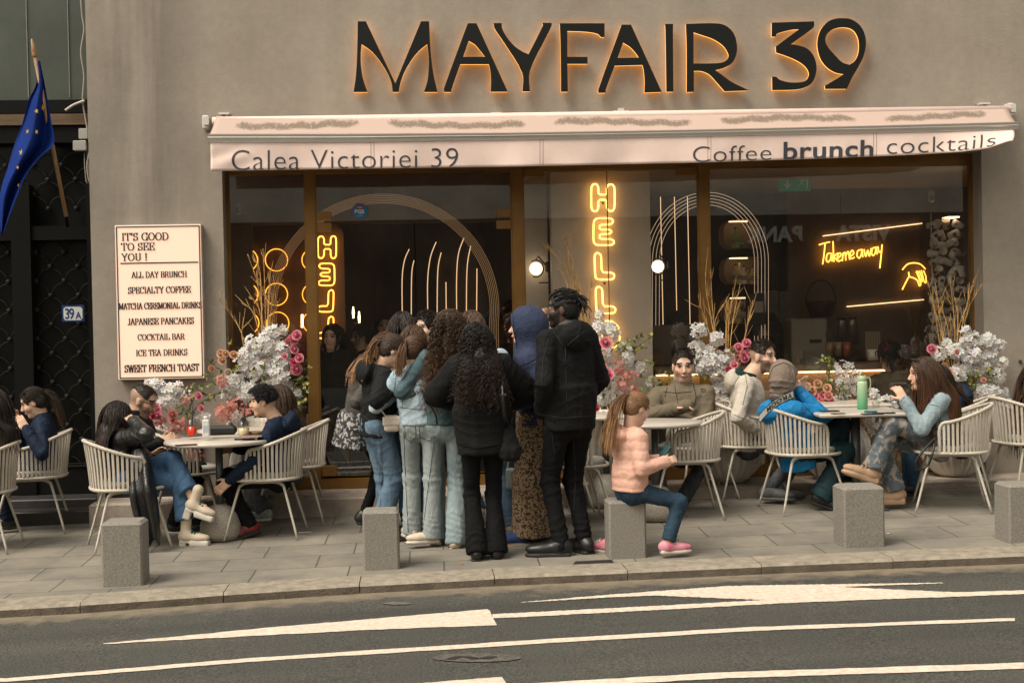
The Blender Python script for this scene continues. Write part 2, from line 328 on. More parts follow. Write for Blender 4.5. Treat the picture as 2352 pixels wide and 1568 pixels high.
def person(label, hip, sh, head, face, H=1.68, shface=None, hyaw=None, hpitch=0., hroll=0., hands=(None, None), feet=(None, None), fdir=(None, None), epole=(None, None), kpole=(None, None), build=.95, skin=(.46, .29, .20), hair=None, top=None, bot=None, shoes=None, beard=None, glasses=False, smile=0., vox=.0065, group=None, fpitch=(0, 0), curl=.5):
    """hip, sh, head, hands, feet: world points measured from the photo; angles in world degrees (0 = right, 90 = away)"""
    shface = face if shface is None else shface; hyaw = shface if hyaw is None else hyaw; s = H/1.7; hip, sh, head = V(*hip), V(*sh), V(*head)
    T = nrm(sh-hip); Fv = yawv(face); Lv = np.cross(Z, Fv); Fs = nrm(yawv(shface)-T*np.dot(yawv(shface), T)); Ls = np.cross(T, Fs); HF = frame(hyaw, hpitch, hroll); hs = s*(1.0 if H > 1.4 else 1.22)
    sw = .150*s*build; J = {}
    lab = ('L', 'R'); arm = {}; leg = {}
    for i, sg_ in enumerate((1, -1)):
        S = sh+Ls*sw*sg_-T*.022*s; ta = hands[i]
        if ta is None: ta = S-Z*.52*s+Fs*.10*s+Ls*sg_*.06
        po = epole[i] if epole[i] is not None else -Fs*.7+Ls*sg_*.5-Z*.35
        E, Wr = ik(S, V(*ta), .285*s, .255*s, V(*po)); arm[i] = (S, E, Wr)
        Hj = hip+Lv*.085*s*sg_-Z*.02; fa = feet[i]
        if fa is None: fa = V(hip[0], hip[1], gz(hip[0], hip[1])+.085*s)+Lv*.10*s*sg_
        kp = kpole[i] if kpole[i] is not None else Fv+Z*.25
        K, A = ik(Hj, V(*fa), .425*s, .405*s, V(*kp)); fd = fdir[i] if fdir[i] is not None else face+(8 if i == 0 else -8); leg[i] = (Hj, K, A, fd)
    C = head
    LP = lambda f, l, u: C+(HF[0]*f+HF[1]*l+HF[2]*u)*hs
    # ---- skin: head, neck, trunk, limbs, hands as one surface
    b = SDF(); b.ell(LP(-.010, 0, .032), V(.097, .077, .087)*hs, HF, .02); b.ell(LP(.024, 0, -.042), V(.066, .058, .074)*hs, HF, .03); b.cap(LP(.062, -.018, -.098), .017*hs, LP(.062, .018, -.098), .017*hs, .025)
    b.cap(LP(.086, 0, .012), .008*hs, LP(.108, 0, -.026), .0125*hs, .012); b.cap(LP(.076, -.036, .030), .011*hs, LP(.076, .036, .030), .011*hs, .02)
    for q in (-1, 1):
        b.ell(LP(.052, q*.040, -.030), V(.030, .024, .026)*hs, HF, .02); b.ell(LP(.084, q*.032, .008), V(.010, .017, .011)*hs, HF, .008, '-'); b.ell(LP(.071, q*.032, .008), V(.014, .0145, .0125)*hs, HF, .002)
        b.ell(LP(-.006, q*.077, -.004), V(.019, .008, .031)*hs, HF, .006); b.cap(LP(.104, q*.009, -.030), .007*hs, LP(.100, q*.009, -.031), .007*hs, .006)
    b.cap(LP(.084, -.018, -.058+smile*.006), .0085*hs, LP(.090, 0, -.060), .0095*hs, .006); b.cap(LP(.084, .018, -.058+smile*.006), .0085*hs, LP(.090, 0, -.060), .0095*hs, .006)
    nb = sh+T*.02*s; b.cap(LP(-.022, 0, -.055), .056*hs*build, nb, .062*s*build, .03)
    b.chain([sh-T*.06*s, (sh+hip)/2, hip], [.09*s, .085*s, .09*s], .04, sv=Ls, ss=1.25, sd=.8); b.cap(arm[0][0], .045*s, arm[1][0], .045*s, .04)
    for i in (0, 1):
        S, E, Wr = arm[i]; b.chain([S, E, Wr], [.042*s, .034*s, .025*s], .02); Hj, K, A, fd = leg[i]; b.chain([Hj, K, A], [.068*s, .045*s, .034*s], .02); b.cap(A-Z*.02, .034*s, A+yawv(fd)*.08*s-Z*.045*s, .026*s, .02)
        hd_ = nrm(Wr-E); side = Ls*(1 if i == 0 else -1); pn = nrm(-side*.7+Fs*.2-Z*.3); pn = nrm(pn-hd_*np.dot(pn, hd_)); tw_ = np.cross(hd_, pn); pc_ = Wr+hd_*.048*s
        b.box(pc_, V(.046, .036, .0125)*s, np.array([hd_, tw_, pn]), .011*s, .012)
        th = 1 if np.dot(tw_, Fs+Z*.5) > 0 else -1
        for k in range(4):
            o = (k-1.5)*.0185*s; ln = (.066, .078, .074, .058)[k if th < 0 else 3-k]*s; p = Wr+hd_*.088*s+tw_*o; dd = nrm(hd_+tw_*o*3.0+pn*curl*.35)
            for sgm, (fr, r0_, r1_) in enumerate(((.42, .0092, .0086), (.33, .0086, .0078), (.25, .0078, .0068))): q = p+dd*ln*fr; b.cap(p, r0_*s, q, r1_*s, .003); p = q; dd = nrm(dd+pn*curl*.75)
        p = Wr+hd_*.030*s+tw_*th*.030*s; d1 = nrm(hd_*.6+tw_*th*.75+pn*.35); q = p+d1*.036*s; b.cap(p, .0125*s, q, .0105*s, .008); b.cap(q, .0105*s, q+nrm(d1+hd_*.9)*.030*s, .0082*s, .003)
    v, f = b.mesh(vox*max(.8, min(1, s))); L_ = (v-C)@HF.T/hs; col = np.tile(np.array(skin), (len(v), 1)); lf, ll, lu = L_.T; nearh = np.linalg.norm(L_, axis=1) < .16
    col *= (1+.10*perlin(v*22))[:, None]; red = nearh & (lf > .03); col[red] = col[red]*(1+.14*np.exp(-((np.abs(ll[red])-.042)/.02)**2-((lu[red]+.022)/.025)**2)[:, None]*V(1, -.3, -.2)); 
    hc = np.array(hair['c']) if hair else V(.03, .02, .015)
    eye = nearh & (lf > .055) & (np.abs(np.abs(ll)-.032) < .0145) & (np.abs(lu-.008) < .0060); col[eye] = (.34, .30, .27); col[eye & (np.abs(np.abs(ll)-.032) < .0075)] = (.03, .02, .015); col[nearh & (lf > .055) & (np.abs(np.abs(ll)-.032) < .017) & (np.abs(lu-.0165) < .004)] = (.05, .03, .025)
    br = nearh & (lf > .05) & (np.abs(np.abs(ll)-.034) < .021) & (np.abs(lu-.034+.12*(np.abs(ll)-.03)) < (.0075 if beard else .0052)); col[br] = hc*.7+.004
    lip = nearh & (lf > .075) & (np.abs(ll) < .023) & (np.abs(lu+.060-smile*.25*np.abs(ll)) < .0085); col[lip] = np.array(skin)*(V(.88, .70, .66) if beard else V(.93, .66, .63)); 
    if smile: col[nearh & (lf > .078) & (np.abs(ll) < .017) & (np.abs(lu+.059-smile*.25*np.abs(ll)) < .0032*smile)] = (.62, .58, .52)
    if beard:
        bd = nearh & (lf > .0) & (lu < -.018-.05*np.clip(.09-lf, 0, 1)*0) & (lu > -.125) & ~lip & ~((np.abs(ll) < .03) & (lu > -.045) & (lf > .08)) & (lf > .012-.3*(lu+.04)*0) & ~((np.abs(ll) < .045) & (lu > -.035)); col[bd] = col[bd]*(1-beard)+hc*.8*beard
        mu = nearh & (lf > .08) & (np.abs(ll) < .026) & (np.abs(lu+.046) < .006); col[mu] = col[mu]*(1-beard)+hc*.8*beard
    if hair and hair.get('fade'): fd_ = nearh & (lu > -.045) & (lf < .035) & (lu < .06+0*lf) & ~((np.abs(ll) > .070) & (np.abs(lf+.006) < .02) & (np.abs(lu+.004) < .033)); col[fd_] = col[fd_]*.6+hc*.4
    pe = link('person', npmesh('person', v, f, True, col), SKINM); tag(pe, label, 'person', group)
    # ---- hair
    if hair: make_hair(pe, hair, C, HF, hs, s, sh, hip, T, Ls, Fs, top)
    # ---- upper garment
    if top:
        t = SDF(); pf = top.get('puff', .0); bw = build; hem = top.get('hem', .10); e = hip-T*0+(-Z*.6-T*.4)*hem*s; pf *= .72; ch = .160*s*bw+pf; wa = top.get('waist', .142)*s*bw+pf; hp = top.get('hip', .154)*s*bw+pf; dp = top.get('depth', .70)
        c1 = sh-T*.13*s; c2 = hip+T*.17*s
        t.cap(c1, ch, c2, wa, .05, sv=Ls, ss=1., sd=dp); t.cap(c2, wa, e, hp, .05, sv=Lv, ss=1., sd=dp+.04, flat=True); t.cap(arm[0][0], .056*s+pf*.55, arm[1][0], .056*s+pf*.55, .05); t.cap(sh-T*.03*s, .075*s, nb+T*.015*s, .064*s, .04)
        for i in (0, 1):
            S, E, Wr = arm[i]; sr = top.get('sleeve', 1.); cu = Wr+(Wr-E)*top.get('cuff', -.02); t.cap(S, (.057*sr)*s+pf*.5, E, .046*s*sr+pf*.45, .022); t.cap(E, .046*s*sr+pf*.45, cu, .038*s*sr+pf*.3, .008)
            if top.get('shortcuff'): pass
        if top.get('collar'): t.cap(nb-T*.01*s, .076*s, nb+T*top['collar']*s+HF[0]*.0, .070*s, .015, flat=True); 
        hd_m = top.get('hood')
        if hd_m == 'down': t.ell(nb-Fs*(.105*s+pf*.8)-T*.02*s, V(.066, .130, .095)*s, np.array([Fs, Ls, T]), .02); t.chain([nb+Ls*.085*s-Fs*.02*s+T*.02*s, nb-Fs*.095*s+T*.055*s, nb-Ls*.085*s-Fs*.02*s+T*.02*s], [.026*s]*3, .02); t.ell(nb-Fs*.03*s+T*.075*s, V(.062, .072, .055)*s, np.array([Fs, Ls, T]), .015, '-')
        if hd_m == 'up':
            t.ell(LP(-.018, 0, .030), V(.142, .116, .126)*hs, HF, .02); t.cap(LP(-.035, 0, -.03), .112*hs, nb-Fs*.02*s, .125*s, .06); t.ell(LP(.128, 0, -.012), V(.085, .062, .10)*hs, HF, .012, '-'); t.cap(LP(-.06, 0, .125), .018*hs, LP(-.12, 0, .055), .02*hs, .03)
        if top.get('skirt'):                         # coat tails
            for pts, rs, ss_, sd_ in top['skirt']: t.chain([V(*q) for q in pts], rs, .03, sv=V(1, .15, 0), ss=ss_, sd=sd_)
        if hd_m != 'up' and not top.get('collar'): t.ell(nb+T*.055*s+Fs*.025*s, V(.075, .066, .05)*s, np.array([Fs, Ls, T]), .012, '-')
        v, f = t.mesh(.0092); v = relax(v, f, 1)
        if top.get('quilt'): v = quilt(v, f, .0095*s, top['quilt'], hip, T)
        v = folds(v, f, top.get('fold', .0075), top.get('fsc', (10, 10, 4.5)), hip[0]*3.1)
        ca = .0060*top.get('cr', 1.); js = []
        for i in (0, 1): S, E, Wr = arm[i]; js += [(E, Wr-S, .055*s+pf, ca, .11*s, .050*s), (Wr-(Wr-E)*.12, Wr-E, .05*s+pf, ca*.9, .07*s, .038*s), (S-(S-E)*.25, nrm(E-S)+nrm(T)*.3, .065*s+pf, ca*.7, .09*s, .07*s)]
        js += [(hip+T*.10*s, T+Ls*.25, .17*s+pf, ca, .10*s, .075*s), (sh-T*.16*s, T-Ls*.5, .17*s+pf, ca*.7, .10*s, .12*s)]
        v = creases(v, f, js, hip[0]*5); v = relax(v, f, 1)
        to = link(top.get('name', 'jacket'), npmesh('jacket', v, f), top['m'], pe)
        for x in top.get('extra', ()): x(to, dict(sh=sh, hip=hip, T=T, Ls=Ls, Fs=Fs, arm=arm, LP=LP, s=s, nb=nb, ch=ch, dp=dp))
    # ---- trousers / skirt
    if bot:
        k_ = bot['kind']; t = SDF(); R = {'slim': (.080, .056, .045), 'straight': (.080, .059, .057), 'wide': (.083, .064, .072), 'flare': (.078, .054, .078), 'tight': (.074, .048, .037)}.get(k_, (.09, .07, .07)); R = [r*s*bot.get('fat', 1.) for r in R]
        t.cap(hip+T*.13*s, .125*s*build*bot.get('fat', 1.), hip-Z*.01, .140*s*build*bot.get('fat', 1.), .04, sv=Lv, ss=1.05, sd=.80)
        if k_ == 'skirt':
            A = (leg[0][2]+leg[1][2])/2; e_ = A+Z*bot.get('short', .0)*s-Z*.02; t.cap(hip, .150*s, (hip+e_)/2, .125*s*bot.get('mid', 1.), .05, sv=Lv, ss=1.0, sd=.85); t.cap((hip+e_)/2, .125*s*bot.get('mid', 1.), e_, bot.get('hemr', .17)*s, .05, sv=Lv, ss=1., sd=.9, flat=True)
        else:
            for i in (0, 1):
                Hj, K, A, fd = leg[i]; e_ = A+nrm(A-K)*bot.get('drop', .02)*s
                if bot.get('crop'): e_ = K+(A-K)*(1-bot['crop'])
                t.cap(Hj, R[0], K, R[1], .03); t.cap(K, R[1], e_, R[2], .025); t.cut(e_, nrm(e_-K)) if False else None
                t.p[-1] = t.p[-1][:9]+(True, '+'); t.ell(K, V(1, 1, 1)*R[1]*1.0, None, .02)
        v, f = t.mesh(.0105); v = folds(v, f, bot.get('fold', .006), bot.get('fsc', (11, 11, 4)), hip[1]*2.3+hip[0])
        if k_ != 'skirt':
            js = []; cb = .0055*bot.get('cr', 1.)
            for i in (0, 1): Hj, K, A, fd = leg[i]; js += [(K, A-Hj, R[1], cb, .13*s, .060*s), (A-(A-K)*.16, A-K, R[2], cb*1.25, .10*s, .045*s), (Hj-Z*.06*s, nrm(K-Hj)+Lv*.5, R[0], cb, .09*s, .065*s)]
            v = creases(v, f, js, hip[0]*4+1)
        v = relax(v, f, 1)
        link('skirt' if k_ == 'skirt' else 'trousers', npmesh('trousers', v, f), bot['m'], pe)
    # ---- shoes
    if shoes:
        for i in (0, 1):
            Hj, K, A, fd = leg[i]; c = shoes.get('sc', 1.)*s; pt = math.radians(fpitch[i]); d0 = yawv(fd); d = d0*math.cos(pt)-Z*math.sin(pt); u = Z*math.cos(pt)+d0*math.sin(pt); l = np.cross(u, d); base = A-u*.085*s; AX = np.array([d, l, u]); hh = shoes.get('sole', .026)
            q = SDF(); q.ell(base+d*.125*c+u*(.032+hh*.5)*c, V(.078, .043, .032)*c, AX, .03); q.ell(base-d*.018*c+u*(.042+hh*.5)*c, V(.055, .038, .045)*c, AX, .03); q.cap(base+d*.03*c+u*.055*c, .040*c, base+d*.10*c+u*.045*c, .034*c, .03); q.cap(base-d*.005*c+u*.06*c, .040*c, A+u*(shoes.get('shaft', .0))*s, .044*s, .03); q.cut(base+u*hh*.6*c, -u)
            v, f = q.mesh(.0075); so_ = link('shoe', npmesh('shoe', v, f), shoes['m'], pe)
            q = SDF(); q.box(base+d*.045*c+u*hh*.5*c, V(.10, .038, hh*.5)*c, AX, .010*c, .02); q.ell(base+d*.125*c+u*hh*.5*c, V(.082, .045, hh*.62)*c, AX, .015); q.cut(base, -u); q.cut(base+u*hh*c, u)
            if shoes.get('heel'): q = SDF(); q.box(base-d*.028*c-u*.022*c, V(.030, .032, .050)*c, AX, .006, .004); q.box(base+d*.115*c-u*.004*c, V(.085, .043, .026)*c, AX, .014, .004); q.box(base+d*.04*c+u*.016*c, V(.09, .035, .014)*c, AX, .006, .01)
            v, f = q.mesh(.0075); link('sole', npmesh('sole', v, f), shoes.get('sm', shoes['m']), so_)
            if shoes.get('lace'):
                e_ = MB()
                for k in range(4): pz = base+d*(.055+.024*k)*c+u*(.100-.011*k)*c; e_.tube([pz-l*.030*c-u*.010, pz+u*.008, pz+l*.030*c-u*.010], .0075*c, 5)
                e_.build('lace', shoes['lace'], so_)
    if glasses:
        e_ = MB()
        for q in (-1, 1): e_.tube([LP(.098+.004*math.cos(a), q*.034+.021*math.cos(a)*1, .006+.017*math.sin(a)) for a in np.linspace(0, 2*math.pi, 16, False)], .0022*hs, 5, True); e_.tube([LP(.095, q*.055, .012), LP(.05, q*.078, .014), LP(-.005, q*.083, .010)], .0022*hs, 5)
        e_.tube([LP(.104, -.013, .010), LP(.108, 0, .014), LP(.104, .013, .010)], .0022*hs, 5); e_.build('glasses', blk, pe)
    return pe, dict(arm=arm, leg=leg, LP=LP, T=T, Ls=Ls, Fs=Fs, nb=nb)

def make_hair(pe, hair, C, HF, hs, s, sh, hip, T, Ls, Fs, top):
    st_ = hair['kind']; hc = np.array(hair['c']); tip = np.array(hair.get('tip', hc)); hv, hf_, hcol = [], [], []; off = 0
    LP = lambda f, l, u: C+(HF[0]*f+HF[1]*l+HF[2]*u)*hs; c0 = LP(-.010, 0, .030); vol = hair.get('vol', 1.); R3 = V(.104, .084, .094)*hs*(1+.02*vol)
    def put(v, f, c):
        nonlocal off
        hv.append(v); hf_.append(f+off); hcol.append(c); off += len(v)
    if st_ != 'none':
        q = SDF(); q.ell(c0, R3*hair.get('cap', 1.), HF, .01)
        if st_ not in ('short',): q.ell(LP(-.045, 0, -.01), V(.062, .074, .075)*hs, HF, .03)
        fr = hair.get('fringe', 0.); q.ell(LP(.100, 0, -.030+fr), V(.075, .088, .108)*hs, HF, .012, '-')
        for g in (-1, 1): q.ell(LP(.018, g*.09, -.040), V(.040, .035, .060)*hs, HF, .01, '-')
        if st_ == 'short': q.cut(LP(0, 0, hair.get('low', .0)), -(HF[2]+HF[0]*.35)); 
        else: q.cut(LP(0, 0, -.085), -HF[2])
        v, f = q.mesh(.007); n = vnormals(v, f); L_ = (v-C)@HF.T/hs; v = v+n*(.004*hs*perlin(np.stack([L_[:, 0]*30, L_[:, 1]*90, L_[:, 2]*40], 1)))[:, None]
        put(v, f, hc*(1+.45*perlin(L_*np.array([25, 110, 30])))[:, None]*.85)
    N = int(hair.get('n', 300)*(1 if st_ in ('curly', 'dread', 'short') else 2.0)); g = np.random.default_rng(int(abs(C[0]*977+C[1]*331)) % 9999)
    d = g.normal(size=(N*4, 3)); d /= np.linalg.norm(d, axis=1)[:, None]; t = np.clip(((d[:, 0]+1)/2-.40)/.5, 0, 1); thr = -.50+1.0*t*t*(3-2*t); d = d[(d[:, 2] > thr)][:N]; N = len(d)
    def strands(P, r, c0_, c1_): 
        m, k = P.shape[:2]; R = (r*np.linspace(1, .45, k))[None]*g.uniform(.7, 1.3, (m, 1)); v, f = tubes(P, R); ct = np.linspace(0, 1, k)[None, :, None]**1.3; cc = (np.array(c0_)*(1-ct)+np.array(c1_)*ct)*g.uniform(.6, 1.45, (m, 1, 1)); put(v, f, np.repeat(cc.reshape(-1, 3), 3, 0))
    tor = lambda P: None
    pf = (top or {}).get('puff', 0.)+.012
    def collide(P, vv):
        q = (P-c0)@HF.T/(R3*vv); m = np.linalg.norm(q, axis=1); i = m < 1; 
        if i.any(): P[i] = c0+((q[i]/m[i][:, None])*(R3*vv if np.ndim(vv) == 0 else (R3*vv)[i]))@HF
        L_ = (P-C)@HF.T/hs; i = (L_[:, 0] > .045) & (np.abs(L_[:, 1]) < .066) & (L_[:, 2] < .055) & (L_[:, 2] > -.14)
        if i.any(): L_[i, 1] = np.sign(L_[i, 1]+1e-6)*.068; P[i] = C+(L_[i]*hs)@HF
        w = P-sh; al = w@T; i = al < .16; tp_ = np.sqrt(np.clip((.16-al)/.16, .0, 1))+1e-3
        if i.any():
            x, y = w@Ls, w@Fs; a, b_ = .175*s+pf, .125*s+pf; a, b_ = a*tp_, b_*tp_; rr = np.sqrt((x/a)**2+(y/b_)**2); j = i & (rr < 1); k = np.where(j, 1/np.maximum(rr, .05), 1); P[j] = (P+(k-1)[:, None]*(x[:, None]*Ls*0+y[:, None]*Fs)+np.where(np.abs(y) < .02, -.03, 0)[:, None]*Fs)[j]
        return P
    if st_ in ('long', 'curly'):
        ln = hair.get('len', .45)*s; k = 60 if st_ == 'curly' else 18; vv = 1.03+.30*g.random((N, 1))*hair.get('bulk', .2); P = np.zeros((N, k, 3)); p = c0+((d*R3)*vv)@HF; lat = HF[1]*np.sign(d[:, 1:2]+g.normal(size=(N, 1))*.1); back = hair.get('back', .5); v_ = lat*.9-HF[0]*.45+HF[2]*.1; ls = ln*g.uniform(.72, 1.05, (N, 1))*(1-.0*d[:, 2:3]); jit = g.normal(size=(N, 3))*(.15 if st_ == 'curly' else .07)
        for j in range(k):
            P[:, j] = p; jj = j/k; gdir = -Z-HF[0]*back*(max(0, .8-2.2*jj))+jit*(.4+.8*jj); cf_ = .70 if k > 30 else .5; v_ = cf_*v_+(1-cf_)*gdir; v_ /= np.linalg.norm(v_, axis=1)[:, None]; p = collide(p+v_*ls/k*1.25, vv)
        if st_ == 'curly':
            ph = g.uniform(0, 6.28, (N, 1)); tt = np.arange(k)[None]*g.uniform(.75, 1.2, (N, 1))+ph; am = hair.get('amp', .014)*s*np.minimum(1, .45+np.arange(k)/14)[None]*g.uniform(.6, 1.3, (N, 1)); P = P+(am*np.cos(tt))[..., None]*HF[1]+(am*np.sin(tt))[..., None]*HF[0]
        strands(P, hair.get('r', .0030)*s, hc, tip)
        mass = SDF(); bk = -HF[0] if abs(HF[0][2]) < .8 else -Fs; a = LP(-.05, 0, -.01); e = sh-Fs*(.11*s+pf)+T*.0; e2 = e-Z*max(.02, ln-.28*s); wd = 1.0+hair.get('bulk', .2)*.9
        mass.cap(a, .058*hs*wd, a*.4+e*.6, .046*s*wd, .03, sv=Ls, ss=1.15, sd=.75); mass.cap(a*.4+e*.6, .046*s*wd, e2, .028*s*wd, .03, sv=Ls, ss=1.55, sd=.55); v, f = mass.mesh(.010); n = vnormals(v, f); v = v+n*(.007*perlin(v*np.array([60, 60, 14] if st_ == 'long' else [38, 38, 38])))[:, None]; put(v, f, hc*.75*(1+.4*perlin(v*np.array([90, 90, 12])))[:, None])
    elif st_ == 'pony':
        tie = V(*hair.get('tie', (-.098, 0, .045))); td = nrm((tie*hs-V(-.010, 0, .030)*hs)/R3); k = 9; P = np.zeros((N, k, 3))
        for j in range(k): w = j/(k-1); dd = d*(1-w)+td*w; dd /= np.linalg.norm(dd, axis=1)[:, None]; P[:, j] = c0+(dd*R3*(1.015+.02*g.random((N, 1))))@HF
        strands(P, .0024*s, hc, hc); M = int(hair.get('tail', 110)*1.6); ln = hair.get('len', .34)*s; p = np.tile(LP(*tie), (M, 1))+g.normal(size=(M, 3))*.010*s; v_ = np.tile(-HF[0]*.9+HF[2]*.15, (M, 1))+g.normal(size=(M, 3))*.12; k = 15; P = np.zeros((M, k, 3)); jit = g.normal(size=(M, 3))*.075; ls = ln*g.uniform(.7, 1.05, (M, 1))
        for j in range(k): P[:, j] = p; v_ = .70*v_+.30*(-Z-Fs*hair.get('back', .10)+jit+np.array(hair.get('pull', (0, 0, 0)))); v_ /= np.linalg.norm(v_, axis=1)[:, None]; p = collide(p+v_*ls/k, 1.0)
        strands(P, .0036*s, hc, tip); e_ = SDF(); e_.ell(LP(*tie), V(.014, .020, .020)*hs, HF); v, f = e_.mesh(.005); put(v, f, np.tile(np.array(hair.get('band', (.02, .02, .03))), (len(v), 1)))
    elif st_ == 'short':
        ll_ = hair.get('len', .03)*s; d = d[d[:, 2] > hair.get('top', .15)]; m = len(d); k = 5; P = np.zeros((m, k, 3)); p = c0+(d*R3*hair.get('cap', 1.))@HF; v_ = (d@HF)*.7+HF[0]*hair.get('fwd', .5)+g.normal(size=(m, 3))*.3
        for j in range(k): P[:, j] = p; v_ = v_*.8+HF[0]*.12-HF[2]*.1*hair.get('droop', 1.); v_ /= np.linalg.norm(v_, axis=1)[:, None]; p = p+v_*ll_/k
        strands(P, hair.get('r', .0035)*s, hc, tip)
    elif st_ == 'dread':
        tie = V(-.095, 0, .060); td = nrm((tie*hs-V(-.010, 0, .030)*hs)/R3); d = d[d[:, 2] > -.05][:110]; M = len(d); k = 12; P = np.zeros((M, k, 3))
        for j in range(k): w = j/(k-1); dd = d*(1-w)+td*w; dd /= np.linalg.norm(dd, axis=1)[:, None]; P[:, j] = c0+(dd*R3*(1.05+.02*math.sin(j*2.+w)))@HF
        P = P+g.normal(size=(M, 1, 3))*.004+.004*np.sin(np.arange(k)[None, :, None]*1.9+g.uniform(0, 6, (M, 1, 3))); strands(P, .0062*s, hc, hc); M = 40; k = 8; p = np.tile(LP(*tie), (M, 1))+g.normal(size=(M, 3))*.015; v_ = np.tile(-HF[0]*.8+HF[2]*.05, (M, 1))+g.normal(size=(M, 3))*.55; P = np.zeros((M, k, 3)); ls = g.uniform(.06, .14, (M, 1))
        for j in range(k): P[:, j] = p; v_ = .8*v_-.24*Z; v_ /= np.linalg.norm(v_, axis=1)[:, None]; p = p+v_*ls/k
        strands(P, .0060*s, hc, tip)
    if hv: link('hair', npmesh('hair', np.concatenate(hv), np.concatenate(hf_), True, np.clip(np.concatenate(hcol), .001, 1)), HAIRM, pe)
# ================================================================ ground, road, kerb
def LC(x, y): return (x/2, 1222+y/2)                 # measuring frames of the lower left / lower right of the photo
def RC(x, y): return (1176+x/2, 1222+y/2)
HK = .055                                            # kerb height above the carriageway
kin = [LC(0, 308), LC(420, 285), LC(1055, 240), LC(1660, 200), LC(2260, 168), RC(500, 142), RC(1095, 115), RC(1680, 90), RC(2265, 68)]
kin = [G(*p)[:2] for p in kin]
kin = [np.array((-40, kin[0][1]-1.2)), np.array((kin[0][0]-2.5, kin[0][1]-.35))]+kin+[np.array((kin[-1][0]+2, kin[-1][1]-.18)), np.array((40, kin[-1][1]-1.5))]
kin = np.array(kin); kout = kin-np.array((0, .20))
PX = np.linspace(-40, 40, 321); KY = np.interp(PX, kin[:, 0], kin[:, 1]); KO = KY-.30

def strip(rows, name, m, col=None):                  # rows: list of (n,3) arrays
    n = len(rows[0]); v = np.concatenate(rows); f = []
    for r in range(len(rows)-1):
        a = np.arange(n-1)+r*n; f.append(np.stack([a, a+n, a+n+1, a+1], 1))
    o = link(name, npmesh(name, v, np.concatenate(f), False, col), m); return o
def pavement_material():
    m = mat('paving', (.2, .2, .2), .75); N, L = nodes(m); b = N['Principled BSDF']
    tc = N.new('ShaderNodeTexCoord'); mp = N.new('ShaderNodeMapping'); mp.inputs['Rotation'].default_value = (0, 0, math.radians(0.6)); L.new(tc.outputs['Object'], mp.inputs[0])
    br = N.new('ShaderNodeTexBrick'); br.offset = .37; br.inputs['Scale'].default_value = 1; br.inputs['Brick Width'].default_value = .62; br.inputs['Row Height'].default_value = .41
    br.inputs['Mortar Size'].default_value = .006; br.inputs['Mortar Smooth'].default_value = .3; br.inputs['Bias'].default_value = 0
    br.inputs['Color1'].default_value = (.262, .238, .198, 1); br.inputs['Color2'].default_value = (.212, .197, .167, 1); br.inputs['Mortar'].default_value = (.085, .074, .062, 1)
    L.new(mp.outputs[0], br.inputs['Vector'])
    n = N.new('ShaderNodeTexNoise'); n.inputs['Scale'].default_value = 1.7; n.inputs['Detail'].default_value = 9; n.inputs['Roughness'].default_value = .7; L.new(tc.outputs['Object'], n.inputs['Vector'])
    r = N.new('ShaderNodeValToRGB'); r.color_ramp.elements[0].position = .3; r.color_ramp.elements[0].color = (.52, .53, .55, 1); r.color_ramp.elements[1].position = .7; r.color_ramp.elements[1].color = (1.18, 1.14, 1.08, 1); L.new(n.outputs[0], r.inputs[0])
    mx = N.new('ShaderNodeMixRGB'); mx.blend_type = 'MULTIPLY'; mx.inputs[0].default_value = 1; L.new(br.outputs['Color'], mx.inputs[1]); L.new(r.outputs[0], mx.inputs[2])
    sp = N.new('ShaderNodeTexVoronoi'); sp.inputs['Scale'].default_value = 3.1; L.new(tc.outputs['Object'], sp.inputs['Vector'])
    rs = N.new('ShaderNodeValToRGB'); rs.color_ramp.elements[0].position = .03; rs.color_ramp.elements[0].color = (.6, .6, .6, 1); rs.color_ramp.elements[1].position = .06; L.new(sp.outputs['Distance'], rs.inputs[0])
    m2 = N.new('ShaderNodeMixRGB'); m2.blend_type = 'MULTIPLY'; m2.inputs[0].default_value = .8; L.new(mx.outputs[0], m2.inputs[1]); L.new(rs.outputs[0], m2.inputs[2]); L.new(m2.outputs[0], b.inputs['Base Color'])
    n3 = N.new('ShaderNodeTexNoise'); n3.inputs['Scale'].default_value = 90; n3.inputs['Detail'].default_value = 4; L.new(tc.outputs['Object'], n3.inputs['Vector'])
    ad = N.new('ShaderNodeMath'); ad.operation = 'MULTIPLY_ADD'; ad.inputs[1].default_value = -.8; L.new(br.outputs['Fac'], ad.inputs[0]); L.new(n3.outputs[0], ad.inputs[2])
    bp = N.new('ShaderNodeBump'); bp.inputs['Strength'].default_value = .35; bp.inputs['Distance'].default_value = .008; L.new(ad.outputs[0], bp.inputs['Height']); L.new(bp.outputs[0], b.inputs['Normal'])
    return m
def row(y, dz=0): Y = np.broadcast_to(y, PX.shape); return np.stack([PX, Y, GR*PX+GY*np.maximum(0, np.minimum(Y, 1.)+2.6)+dz], 1)
tag(strip([row(KY-.004), row(-2.6), row(-1.2), row(1.), row(9.)], 'pavement', pavement_material()), kind='structure')
